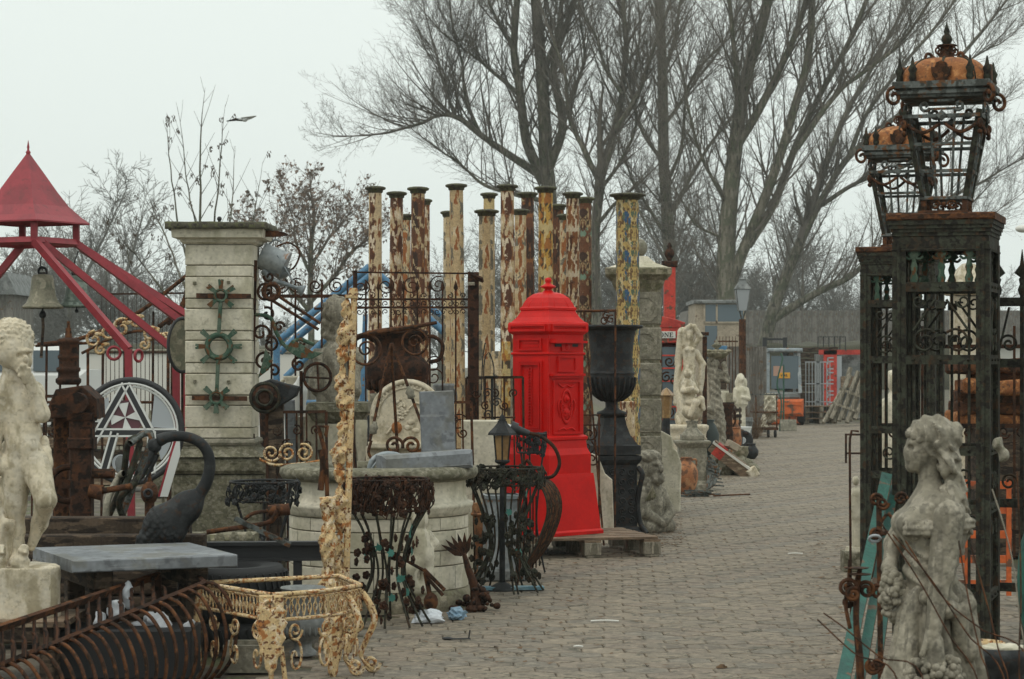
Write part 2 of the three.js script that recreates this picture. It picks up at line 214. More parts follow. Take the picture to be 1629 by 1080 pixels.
function dCap(x, y, z, c) {   // c: [ax,ay,az,ra,bx,by,bz,rb]
  const bx = c[4] - c[0], by = c[5] - c[1], bz = c[6] - c[2], px = x - c[0], py = y - c[1], pz = z - c[2], t = Math.max(0, Math.min(1, (px * bx + py * by + pz * bz) / (bx * bx + by * by + bz * bz + 1e-9)));
  return Math.hypot(px - t * bx, py - t * by, pz - t * bz) - (c[3] + (c[7] - c[3]) * t);
}
function dEll(x, y, z, e) { const a = (x - e[0]) / e[3], b = (y - e[1]) / e[4], c = (z - e[2]) / e[5], k = Math.hypot(a, b, c), q = Math.hypot(a / e[3], b / e[4], c / e[5]); return q < 1e-6 ? -Math.min(e[3], e[4], e[5]) : k * (k - 1) / q; }
function body(caps, ells, k = .03) { return (x, y, z) => { let d = 1; for (const c of caps) d = smin(d, dCap(x, y, z, c), k); for (const e of ells) d = smin(d, dEll(x, y, z, e), k); return d; }; }

// ---------------------------------------------------------------- objects
const used = {};
function numbered(n) { if (used[n] === undefined) { used[n] = 0; return n; } return n + '_' + String(++used[n]).padStart(3, '0'); }
const P = (px, py, d) => V((px - CX) * d / F, EYE - (py - HZ) * d / F, -d);
const groundY = (d) => HZ + EYE * F / d;
function thing(name, label, category, px, py, d, o = {}) {   // Group at the thing's base; _s is metres per photo pixel at its distance
  const g = new THREE.Group(); g.name = numbered(name); g.position.copy(P(px, py === null ? groundY(d) : py, d)); g.rotation.y = o.turn || 0;
  g.userData = { label, category, kind: 'thing' }; if (o.group) g.userData.group = o.group;
  g.ref = { s: d / F, px, py: py === null ? groundY(d) : py, d }; scene.add(g); return g;
}
const L = (g, px, py, z = 0) => V((px - g.ref.px) * g.ref.s, (g.ref.py - py) * g.ref.s, z);
function part(parent, name, geoms, m, label) {
  geoms = (Array.isArray(geoms) ? geoms.flat(3) : [geoms]);
  for (const g of geoms) if (!g.attributes.normal) g.computeVertexNormals();
  for (const g of geoms) if (!g.attributes.uv) g.setAttribute('uv', new THREE.BufferAttribute(new Float32Array(g.attributes.position.count * 2), 2));
  const g = geoms.length > 1 ? mergeGeometries(geoms, false) : geoms[0];
  boxUV(g, R() * 3, R() * 3);
  const o = new THREE.Mesh(g, m); o.name = name; o.castShadow = o.receiveShadow = true; parent.add(o); if (label) o.userData.label = label; return o;
}
function struct(name, geoms, m) { const o = part(scene, name, geoms, m); o.userData = { kind: 'structure' }; return o; }
const ORD = ['first', 'second', 'third', 'fourth', 'fifth', 'sixth', 'seventh', 'eighth', 'ninth', 'tenth', 'eleventh', 'twelfth', 'thirteenth', 'fourteenth', 'fifteenth', 'sixteenth', 'seventeenth', 'eighteenth', 'nineteenth', 'twentieth'];

// ================================================================ GROUND AND PAVING
{
  const g = new THREE.PlaneGeometry(500, 520, 1, 1).rotateX(-Math.PI / 2).translate(0, -0.03, -200); struct('ground', fin(g), M.soil);
  const hexW = 0.232, side = hexW / Math.sqrt(3), pitch = 1.5 * side, th = 0.045, ct = Math.cos(th), stn = Math.sin(th);
  const base = new THREE.BufferGeometry(); const c4 = [[-3.3 + .145 * 9, 9], [1.5 + .145 * 9, 9], [1.5 + .145 * 62, 62], [-3.3 + .145 * 62, 62]];
  const q = [0, 1, 2, 0, 2, 3].flatMap((i) => [c4[i][0], -0.012, -c4[i][1]]); base.setAttribute('position', new THREE.Float32BufferAttribute(q, 3)); base.computeVertexNormals();
  const pav = struct('pavement', base, M.joint);
  function hexGeo(v) {
    const r = rng(900 + v), out = (side - 0.0032), inn = out - 0.006, pos = [];
    const pt = (k, rad, y) => { const a = Math.PI / 6 + k * Math.PI / 3, w = 1 + (r2[k % 6] - .5) * .035; return [Math.cos(a) * rad * w, y, Math.sin(a) * rad * w]; };
    const r2 = [r(), r(), r(), r(), r(), r()], ty = [0, 0, 0, 0, 0, 0].map(() => (r() - .5) * .0025), cy = .0015;
    for (let k = 0; k < 6; k++) {
      const k1 = (k + 1) % 6, a = pt(k, inn, ty[k]), b = pt(k1, inn, ty[k1]), c = pt(k, out, -.006), d = pt(k1, out, -.006), e = pt(k, out, -.03), f = pt(k1, out, -.03);
      pos.push(...b, ...a, 0, cy, 0, ...d, ...c, ...a, ...d, ...a, ...b, ...f, ...e, ...c, ...f, ...c, ...d);
    }
    const g = new THREE.BufferGeometry(); g.setAttribute('position', new THREE.Float32BufferAttribute(pos, 3)); g.computeVertexNormals(); boxUV(g, v * .37, v * .61); return g;
  }
  const geos = [...Array(6)].map((_, i) => hexGeo(i));
  const tones = [[.172, .148, .113], [.187, .161, .124], [.160, .138, .108], [.178, .150, .117], [.154, .138, .112], [.196, .168, .129]];
  const paveTex = tones.map((c, i) => mat(c, [{ c: c.map((x) => x * .72), f: 7, t: .57, w: .07 }, { c: c.map((x) => x * 1.25), f: 11, t: .6, w: .05 }, { c: [.07, .065, .045], f: 9, t: .67, w: .03 }], { seed: 60 + i, rep: 2.5, brep: 4, bs: .0012, grain: .22, rough: .8 }));
  const cells = [];
  for (let j = -10; j < 300; j++) for (let i = -60; i < 80; i++) {
    const x0 = (i + (j & 1) * .5) * hexW, d0 = 9.6 + j * pitch, x = x0 * ct + (d0 - 12) * stn, d = 12 + (d0 - 12) * ct - x0 * stn;
    if (d < 9.5 || d > 58 || x < -2.9 + .145 * d || x > 1.2 + .145 * d) continue;
    cells.push([x, d]);
  }
  const vis = (c) => { const px = CX + c[0] * F / c[1], py = groundY(c[1]); return px > 545 && px < 1400 && py < 1085; };
  const near = cells.filter(vis).sort((a, b) => a[1] - b[1]).slice(0, 300), nearSet = new Set(near), rest = cells.filter((c) => !nearSet.has(c));
  near.forEach((c) => { const o = new THREE.Mesh(geos[R() * 6 | 0], paveTex[R() * 6 | 0]); o.name = 'paver'; o.position.set(c[0], rr(-.001, .003), -c[1]); o.rotation.set(rr(-.008, .008), th + (R() * 3 | 0) * Math.PI / 3, rr(-.008, .008)); o.castShadow = o.receiveShadow = true; pav.add(o); });
  geos.slice(0, 3).forEach((g, q) => [0, 1].forEach((w) => {
    const list = rest.filter((_, i) => i % 6 === q * 2 + w), im = new THREE.InstancedMesh(g, paveTex[q * 2 + w], list.length), m = new THREE.Matrix4();
    list.forEach((c, i) => { m.compose(V(c[0], rr(-.001, .003), -c[1]), new THREE.Quaternion().setFromEuler(new THREE.Euler(rr(-.008, .008), th + (R() * 3 | 0) * Math.PI / 3, rr(-.008, .008))), V(1, 1, 1)); im.setMatrixAt(i, m); });
    im.name = 'distant_pavers'; im.userData = { kind: 'stuff' }; im.castShadow = im.receiveShadow = true; pav.add(im);
  }));
}
// fallen leaves, twigs and grit along the edges of the path
{
  const pos = [];
  const leaf = (x, d, s) => { const a = R() * 6.3, t = rr(-.5, .5), h = rr(.004, .014), c = Math.cos(a), n = Math.sin(a); const p = (u, v, y) => [x + (u * c - v * n) * s, .004 + h + y * s, -d + (u * n + v * c) * s]; pos.push(...p(-1, 0, 0), ...p(0, .5, t * .4), ...p(0, -.5, .1), ...p(1, 0, .2), ...p(0, -.5, .1), ...p(0, .5, t * .4)); };
  for (let i = 0; i < 1500; i++) { const d = rr(12, 45), e = R() * R(), x = -1.75 + .145 * d - .1 + e * (R() < .5 ? -.9 : 1.1); leaf(x, d, rr(.008, .028)); }
  for (let i = 0; i < 160; i++) { const d = 11 + 25 * R() * R(), x = -1.0 + .145 * d + R() * 2.0; leaf(x, d, rr(.005, .018)); }
  for (let i = 0; i < 500; i++) { const d = rr(12, 22), x = .02 + .145 * d + rr(-.35, .5); leaf(x, d, rr(.008, .03)); }
  for (let i = 0; i < 700; i++) { const d = rr(19.8, 24), x = P(rr(985, 1085), 800, d).x; leaf(x, d, rr(.01, .03)); }
  const g = new THREE.BufferGeometry(); g.setAttribute('position', new THREE.Float32BufferAttribute(pos, 3)); g.computeVertexNormals();
  const o = part(scene, 'leaf_litter', g, M.leafLitter); o.userData = { label: 'brown dead leaves scattered along the edge of the paving', category: 'leaves', kind: 'stuff' };
}

// ================================================================ TREES
class Wood {
  constructor() { this.p = []; this.n = []; }
  seg(a, b, r0, r1, sides = 3) {
    const d = b.clone().sub(a).normalize(), u = (Math.abs(d.y) < .9 ? V(0, 1, 0) : V(1, 0, 0)).cross(d).normalize(), w = d.clone().cross(u), ra = [], rb = [], nn = [];
    for (let i = 0; i < sides; i++) { const t = i / sides * Math.PI * 2, n = u.clone().multiplyScalar(Math.cos(t)).addScaledVector(w, Math.sin(t)); nn.push(n); ra.push(a.clone().addScaledVector(n, r0)); rb.push(b.clone().addScaledVector(n, r1)); }
    for (let i = 0; i < sides; i++) { const j = (i + 1) % sides; for (const [v, n] of [[ra[i], nn[i]], [ra[j], nn[j]], [rb[i], nn[i]], [ra[j], nn[j]], [rb[j], nn[j]], [rb[i], nn[i]]]) { this.p.push(v.x, v.y, v.z); this.n.push(n.x, n.y, n.z); } }
  }
  geo() { const g = new THREE.BufferGeometry(); g.setAttribute('position', new THREE.Float32BufferAttribute(this.p, 3)); g.setAttribute('normal', new THREE.Float32BufferAttribute(this.n, 3)); return g; }
}
// grows one branch and its side shoots; up = how strongly it turns to the light
function grow(wood, rnd, p, dir, len, r, level, o) {
  const n = level >= o.max ? 2 : level === o.max - 1 ? 3 : 5; let d = dir.clone().normalize(), q = p.clone(), r0 = r;
  const kids = (o.kids[level] || 0);
  for (let i = 0; i < n; i++) {
    d.x += (rnd() - .5) * o.wob; d.z += (rnd() - .5) * o.wob; d.y += (rnd() - .5) * o.wob + o.up; d.normalize();
    const e = q.clone().addScaledVector(d, len / n), r1 = Math.max(o.rmin * .6, r * (1 - .78 * (i + 1) / n));
    wood.seg(q, e, r0, r1, level <= 1 ? 5 : 3); 
    if (level < o.max) { const k = Math.floor(kids / n + rnd()); for (let j = 0; j < k; j++) {
      const t = rnd(), s = q.clone().lerp(e, t), ax = V(rnd() - .5, rnd() - .5, rnd() - .5).cross(d).normalize(), nd = d.clone().applyAxisAngle(ax, (.45 + rnd() * .5) * o.spread);
      grow(wood, rnd, s, nd, len * (.38 + rnd() * .3) * (1 - .35 * i / n), Math.max(o.rmin, r0 * .5), level + 1, o); } }
    else if (o.tip) o.tip(e, d, rnd);
    q = e; r0 = r1;
  }
}
const V3 = (p, d) => P(p[0], p[1], d);
function tree(name, label, d, base, limbs, o) {   // limbs: [[px,py],...], r0, r1 in photo pixels
  const s = d / F, rnd = rng(o.seed), g = thing(name, label, 'tree', base[0], null, d, { group: o.group });
  const org = g.position, limbGeo = [], tw = new Wood();
  limbs.forEach((lb, li) => {
    const [pts0, r0, r1, amt = 1] = lb, pts = pts0.map(([x, y]) => [x, o.squash ? 660 - (660 - y) * o.squash : y]), zsign = lb[4] === undefined ? (rnd() - .5) * 2 : lb[4];
    const cv = new THREE.CatmullRomCurve3(pts.map((p, i) => V3(p, d).sub(org).add(V(0, 0, zsign * (li === 0 ? .2 : 1) * i * 22 * s))), false, 'catmullrom', .5);
    const N = pts.length * 5; let a = cv.getPoint(0), ra = r0 * s * (o.thin || 1); const lp = [a.clone()], lr = [ra];
    for (let i = 1; i <= N; i++) {
      const t = i / N, b = cv.getPoint(t).add(V((rnd() - .5) * .03, (rnd() - .5) * .03, (rnd() - .5) * .06)), rb = (r0 + (r1 - r0) * Math.pow(t, .8)) * s * (o.thin || 1);
      if (i % 2 === 0 || i === N) { lp.push(b.clone()); lr.push(rb); }
      const py = HZ - (b.y + org.y - EYE) * F / d;
      if (t > (o.from || .15) && py < (o.below || 560)) { const k = Math.floor(o.density * amt + rnd()); for (let j = 0; j < k; j++) {
        const ax = rnd() * 6.283, dir = b.clone().sub(a).normalize(), perp = V(Math.cos(ax), .25 + rnd() * .5, Math.sin(ax)), nd = dir.multiplyScalar(.75 + rnd() * .6).add(perp).normalize();
        grow(tw, rnd, b, nd, o.len * (.45 + rnd() * .8), Math.max(o.rmin * 1.5, Math.min(rb * .45, .06)), 1, o); } }
      a = b; ra = rb;
    }
    limbGeo.push(taper(lp, lr, 10, false));
    grow(tw, rnd, a, cv.getTangent(1), o.len * 1.1, ra, 0, o);
  });
  part(g, 'trunk', limbGeo, M.bark); part(g, 'crown', tw.geo(), o.twig || M.twig);
  return g;
}
const willow = { max: 4, kids: [9, 6, 4, 3, 0], wob: .26, up: .10, spread: .95, rmin: .0062, len: 4.0, density: 1.0, below: 520, thin: .86 };
tree('bare_tree', 'tall bare tree with many stems rising behind the rusty columns', 114, [872, 650], [
  [[[872, 680], [872, 500], [874, 330], [868, 240], [862, 120], [852, 0], [848, -80]], 19, 8, 1, 0],
  [[[866, 290], [838, 225], [828, 150], [818, 80], [822, 0], [815, -70]], 11, 5],
  [[[872, 270], [895, 200], [880, 110], [905, 30], [935, -60]], 10, 5],
  [[[868, 285], [800, 240], [765, 215], [728, 188], [698, 186], [670, 198], [645, 206]], 8, 2.5, 1.2],
  [[[725, 188], [712, 150], [700, 110], [690, 70]], 4, 1.5, 1.2],
  [[[765, 215], [742, 160], [735, 100], [720, 40], [712, -40]], 4, 1.5, 1.2],
  [[[866, 320], [820, 310], [770, 295], [735, 265], [705, 245]], 5, 1.5],
  [[[826, 150], [790, 120], [760, 95], [725, 70]], 5, 1.5, 1.2],
  [[[820, 80], [790, 30], [770, -20]], 5, 2], [[[890, 200], [915, 140], [930, 90], [922, 30]], 5, 2],
  [[[860, 120], [885, 60], [892, 0], [880, -50]], 6, 3]], { ...willow, seed: 5 });
tree('bare_tree', 'forked bare tree just right of the rusty columns, thinner trunk', 110, [948, 650], [
  [[[944, 690], [948, 520], [946, 380], [956, 285]], 13, 9, 1, 0],
  [[[956, 285], [975, 220], [990, 150], [998, 60], [994, 0], [1010, -60]], 8, 4],
  [[[954, 290], [925, 230], [905, 180], [900, 120], [880, 60]], 6, 2.5],
  [[[980, 205], [1015, 150], [1035, 90], [1060, 20]], 6, 2.5], [[[956, 300], [985, 260], [1012, 200], [1005, 150]], 4, 2],
  [[[990, 150], [965, 110], [950, 60], [930, 20]], 4, 2], [[[948, 360], [985, 320], [1010, 330], [1030, 370]], 4, 1.5]], { ...willow, seed: 6 });
tree('bare_tree', 'straight bare tree with one tall trunk behind the stone ball pier', 122, [1062, 640], [
  [[[1066, 660], [1066, 500], [1064, 380], [1056, 260], [1054, 120], [1048, 0], [1046, -80]], 14, 8, 1, 0],
  [[[1060, 360], [1095, 290], [1130, 230], [1165, 185]], 5, 2.5], [[[1056, 200], [1085, 160], [1110, 110], [1160, 60]], 4.5, 2],
  [[[1056, 260], [1020, 200], [1010, 130], [1020, 60]], 4, 2], [[[1054, 120], [1075, 60], [1085, 0], [1100, -40]], 5, 2], [[[1058, 300], [1085, 230], [1095, 150], [1130, 100]], 4, 2],
  [[[1062, 380], [1030, 330], [1005, 290], [990, 250]], 4, 1.5]], { ...willow, seed: 7 });
tree('bare_tree', 'largest bare willow with thick leaning limbs fanning to the right', 106, [1165, 650], [
  [[[1172, 690], [1160, 540], [1155, 440], [1160, 330], [1170, 230], [1185, 130], [1212, 40], [1235, -50]], 24, 8, 1, 0],
  [[[1162, 450], [1190, 380], [1225, 290], [1260, 180], [1285, 80], [1290, -40]], 12, 6],
  [[[1160, 250], [1195, 195], [1230, 130], [1262, 60], [1290, -30]], 10, 5],
  [[[1190, 390], [1235, 320], [1270, 230], [1315, 140], [1360, 60], [1400, -30]], 9, 4],
  [[[1268, 235], [1330, 150], [1380, 110], [1430, 70], [1480, 0]], 6, 2.5, 1.3],
  [[[1160, 330], [1120, 260], [1100, 200], [1085, 120]], 4, 2], [[[1156, 380], [1110, 360], [1090, 330]], 3, 1.5],
  [[[1175, 215], [1170, 120], [1160, 40], [1150, -40]], 7, 3]], { ...willow, seed: 8 });
tree('bare_tree', 'low bare willow behind the forklift with boughs sweeping right', 128, [1210, 640], [
  [[[1196, 680], [1212, 580], [1225, 510], [1250, 440], [1275, 380]], 17, 9, 1, 0],
  [[[1250, 440], [1300, 330], [1350, 250], [1420, 190], [1500, 120], [1570, 40]], 8, 3, 1.2],
  [[[1226, 510], [1290, 470], [1350, 440], [1410, 390], [1480, 360]], 9, 3, 1],
  [[[1275, 380], [1310, 280], [1345, 190], [1390, 110], [1440, 20]], 8, 3, 1.2],
  [[[1300, 330], [1365, 290], [1440, 265], [1520, 215]], 5, 2, 1.2], [[[1350, 250], [1380, 180], [1440, 100], [1500, 30], [1540, -30]], 5, 2, 1.3],
  [[[1410, 390], [1480, 330], [1540, 300], [1590, 270]], 4, 1.5, 1.2], [[[1500, 130], [1550, 90], [1590, 70]], 3, 1.2, 1.2], [[[1480, 350], [1540, 370], [1600, 330]], 3, 1, 1.2]], { ...willow, seed: 9, below: 480 });
// small leafy tree with brown leaves
{
  const leaves = []; const o = { max: 3, kids: [9, 7, 4, 0], wob: .35, up: .06, spread: 1.15, rmin: .008, squash: .86, len: 1.7, density: 1.0, below: 520, seed: 21, twig: M.twigWarm };
  o.tip = (e, d, rnd) => { if (rnd() < .24) { const s = .045 + rnd() * .04, a = rnd() * 6.3, c = Math.cos(a) * s, n = Math.sin(a) * s, y = (rnd() - .5) * s; leaves.push(e.x - c, e.y, e.z - n, e.x + c, e.y + y, e.z + n, e.x + n * .6, e.y - s * 1.6, e.z - c * .6); } };
  const g = tree('small_tree', 'small round tree with dry brown leaves left of the rusty columns', 88, [492, 640], [
    [[[495, 680], [496, 560], [494, 460], [495, 360], [500, 300]], 7, 3, 1, 0], [[[494, 470], [460, 420], [440, 370], [428, 345]], 4, 1.5], [[[495, 450], [535, 400], [560, 360], [575, 350]], 4, 1.5],
    [[[494, 400], [470, 340], [465, 300]], 3, 1], [[[496, 380], [525, 330], [540, 310]], 3, 1], [[[495, 480], [440, 440], [415, 430]], 3, 1], [[[495, 490], [550, 440], [580, 425]], 3, 1]], o);
  const lg = new THREE.BufferGeometry(); lg.setAttribute('position', new THREE.Float32BufferAttribute(leaves, 3)); part(g, 'dry_leaves', lg, M.leafDead).userData.kind = 'stuff';
}
// young ash with hanging seed bunches behind the stone pillar
{
  const seeds = new Wood(); const o = { max: 1, kids: [3, 2, 0], wob: .16, up: .10, spread: .75, rmin: .006, squash: .86, len: .9, density: .5, below: 470, seed: 33, twig: M.twigGrey, from: .2 };
  o.tip = (e, d, rnd) => { if (e.y < 7.6 && rnd() < .34) for (let i = 0; i < 9; i++) { const q = e.clone().add(V((rnd() - .5) * .09, -.01 - rnd() * .13, (rnd() - .5) * .07)); seeds.seg(q, q.clone().add(V((rnd() - .5) * .05, -.05, (rnd() - .5) * .03)), .013, .006, 4); } };
  const g = tree('ash_sapling', 'slender young ash with hanging seed bunches behind white stone pillar', 56, [318, 640], [
    [[[312, 700], [314, 520], [314, 400], [318, 300], [319, 210], [320, 130]], 4, 1, 1, 0], [[[314, 470], [285, 400], [262, 330], [248, 300]], 2.2, .8], [[[314, 430], [290, 330], [283, 260], [276, 185]], 2.2, .8],
    [[[315, 400], [340, 320], [352, 250], [360, 170]], 2.2, .8], [[[318, 330], [302, 250], [296, 170]], 1.6, .7], [[[316, 480], [355, 380], [362, 300], [366, 230]], 2.2, .8], [[[316, 500], [385, 380], [400, 330], [412, 270]], 2, .8],
    [[[310, 500], [255, 420], [225, 370], [210, 350]], 2, .7], [[[310, 520], [240, 440], [215, 400], [208, 350]], 1.6, .6]], o);
  part(g, 'seed_bunches', seeds.geo(), M.seed).userData.kind = 'stuff';
}
// hazy wood far behind: three shapes, each copied
{
  const protos = [0, 1, 2].map((k) => { const w = new Wood(), t = new Wood(), rnd = rng(300 + k); const o = { max: 3, kids: [16, 9, 6, 0], wob: .3, up: .05, spread: 1.1, rmin: .014 };
    const h = [9, 11, 7.5][k]; t.seg(V(0, -.2, 0), V(0, h * .3, 0), .19, .15, 7); t.seg(V(0, h * .3, 0), V(.1, h * .62, 0), .15, .08, 6);
    grow(w, rnd, V(0, h * .24, 0), V(.15, 1, 0), h * .72, .13, 0, o); grow(w, rnd, V(0, h * .2, 0), V(.7, .9, .2), h * .5, .08, 0, o); grow(w, rnd, V(0, h * .2, 0), V(-.7, .9, -.2), h * .5, .08, 0, o); grow(w, rnd, V(0, h * .15, 0), V(-.2, .9, .8), h * .45, .07, 0, o);
    return [t.geo(), w.geo()]; });
  let left = 0, right = 0;
  const spots = [[112, 108, 0, 1.0], [165, 112, 2, 1.15], [205, 118, 0, .75], [40, 116, 2, .85], [90, 122, 1, .55], [-20, 118, 0, .7], [255, 124, 2, .6], [300, 120, 0, .62], [360, 126, 1, .5], [420, 122, 2, .65],
    [700, 125, 0, .75], [760, 112, 1, .7], [820, 118, 2, .95], [905, 110, 0, .95], [980, 116, 1, .75], [1030, 108, 2, 1.15], [1100, 110, 0, 1.0], [1125, 122, 1, .8], [1230, 118, 2, 1.15], [1275, 105, 0, .8], [1330, 118, 1, .62], [1390, 124, 2, .8], [1560, 120, 0, .6]];
  spots.sort((a, b) => a[0] - b[0]);
  const cache = protos.map(() => null);
  spots.forEach(([px, d, k, sc], i) => {
    const g = thing('woodland_tree', px < 500 ? `hazy bare tree in the misty wood at left, ${ORD[left++]} from the left edge` : `hazy bare tree in the misty wood behind the tall trunks, ${ORD[right++]} from the left`, 'tree', px, null, d * 1.5, { turn: i * 1.7, group: px < 500 ? 'misty trees behind the left side' : 'misty trees behind the tall trunks' });
    if (!cache[k]) cache[k] = [part(g, 'trunk', protos[k][0], M.bark), part(g, 'crown', protos[k][1], M.twigGrey)]; else cache[k].forEach((m) => g.add(m.clone()));
    g.scale.setScalar(sc * 1.5);
  });
}
// bird in flight
{
  const g = thing('bird', 'grey gull in flight against the pale sky', 'bird', 385, 190, 60);
  const s = g.ref.s, bodyS = sdf(body([[-.17, -.02, 0, .03, .1, .0, 0, .07], [.1, 0, 0, .07, .2, .03, 0, .045]], [], .04), [-.3, -.15, -.12], [.32, .15, .12], .018);
  const wing = (z) => { const sh = new THREE.Shape([[0, -.08], [.25, -.10], [.5, -.02], [.52, .02], [.25, .06], [0, .09]].map((p) => new THREE.Vector2(...p))); return mv(fin(new THREE.ExtrudeGeometry(sh, { depth: .015, bevelEnabled: false })), 0, .02, 0, Math.PI / 2 - .5 * z, 0, .35 * z, [z, 1, 1]); };
  const pale = flat(.55, .56, .55, .8); part(g, 'body', bodyS, pale); part(g, 'wing', wing(1), pale); part(g, 'wing', wing(-1), pale); g.scale.setScalar(.8);
}

// ================================================================ LEFT SIDE, FAR TO NEAR
// ---- far left background: boundary wall, van, railing
{
  const w = thing('boundary_wall', 'low cream rendered wall far behind the red bell frame', 'wall', 160, null, 46);
  part(w, 'wall_face', cbox(7.6, 1.72, .25, 0.2, .86, 0, .02), M.tileWhite); part(w, 'coping', cbox(7.7, .08, .34, .2, 1.765, 0, .015), M.stoneGrey);
  const v = thing('parked_van', 'white van with blue side windows parked behind the cherub statue', 'van', 66, null, 41);
  part(v, 'body', [cbox(1.9, 1.05, 1.7, 0, .9, 0, .1), cbox(1.6, .55, 1.6, -.1, 1.6, 0, .12)], M.whitePaint);
  for (const x of [-.45, .3]) part(v, 'window', box(.55, .36, .02, x, 1.58, .81), M.cabGlass);
  for (const x of [-.6, .6]) { const t = part(v, 'wheel', mv(lathe([[.1, -.09], [.26, -.1], [.32, -.06], [.32, .06], [.26, .1], [.1, .09]], 16), x, .32, .8, Math.PI / 2), M.rubber); part(t, 'hub', mv(cyl(.1, .1, .02, 0, 0, 0, 12), x, .32, .905, Math.PI / 2), M.frost); }
  const f = thing('spiked_railing', 'thin far railing with spikes left of the white stone pillar', 'railing', 235, null, 38);
  part(f, 'rail', [flatBar(L(f, 160, 468), L(f, 310, 466), .03, .03), flatBar(L(f, 160, 560), L(f, 310, 560), .03, .03)], M.rustDark);
  for (let i = 0; i < 22; i++) { const x = 162 + i * 6.9; part(f, 'spike', bar(L(f, x, groundY(38)), L(f, x, 448), .009, 4, .003), M.rustDark); }
}
{
  const k = thing('timber_heap', 'dark heap of old timber and boards behind the round window', 'timber heap', 165, null, 29); const rn = rng(12);
  for (let i = 0; i < 22; i++) part(k, 'plank', mv(box(.9 + rn() * .8, .07 + rn() * .07, .2, 0, 0, 0), (rn() - .5) * 1.7, .1 + Math.floor(i / 4) * .16, (rn() - .5) * .4, 0, (rn() - .5) * .5, (rn() - .5) * .14), i % 3 ? M.woodDark : M.wood);
  for (const [x, w, h, m, l] of [[18, .5, 1.15, M.moss, 'dark green rain barrel in front of the far wall'], [262, .42, 1.0, M.lichen, 'mossy stone trough end in front of far wall']]) { const q = thing('old_barrel', l, 'barrel', x, null, 27.5); part(q, 'barrel', lathe([[0, 0], [w * .42, 0], [w * .5, h * .3], [w * .52, h * .5], [w * .5, h * .75], [w * .44, h], [w * .4, h], [0, h * .9]], 20), m); part(q, 'hoop', ring(w * .515, .012, 0, h * .42, 0, Math.PI / 2), M.rustDark); part(q, 'hoop', ring(w * .49, .012, 0, h * .8, 0, Math.PI / 2), M.rustDark); }
}
// ---- shed roofs far left
{
  const s = thing('grey_shed', 'low grey shed roof in the mist at the far left', 'shed', 10, null, 95);
  part(s, 'wall', box(2.2, 4.2, 4, -.4, 2.1, 0), M.corrug); part(s, 'roof', ext([[-1.3, 0], [1.3, 0], [.9, .9], [-.9, .9]], 4.6, -.4, 4.2, 0), M.lead);
  const b = thing('long_barn', 'long low barn with brown roof in the mist at the right', 'barn', 1310, null, 150);
  part(b, 'wall', box(26, 2.6, 6, 4, 1.3, 0), M.tileWhite); part(b, 'roof', ext([[-13.5, 0], [13.5, 0], [13, 2.2], [-13, 2.2]], 7, 4, 2.5, 0), M.corrug);
  const c = thing('dark_hedge', 'dark clipped hedge in the mist in front of the long barn', 'hedge', 1400, null, 128);
  part(c, 'foliage', sdf((x, y, z) => { const d = Math.max(Math.abs(x) - 6.5, Math.abs(y - 1.1) - 1.35, Math.abs(z) - 1); return d + .5 * (n3(x * 1.6, y * 1.6, z * 1.6) - .5); }, [-7.2, -.3, -1.6], [7.2, 3.2, 1.6], .22), M.moss);
  const c2 = thing('dark_hedge', 'long dark hedge in the mist behind the left side of the yard', 'hedge', 200, null, 165);
  part(c2, 'foliage', sdf((x, y, z) => { const d = Math.max(Math.abs(x) - 15, Math.abs(y - 1.2) - 1.5, Math.abs(z) - 1); return d + 1.0 * (n3(x * 1.1, y * 1.1, z * 1.1) - .5); }, [-16, -.3, -1.8], [16, 3.6, 1.8], .34), M.moss);
}
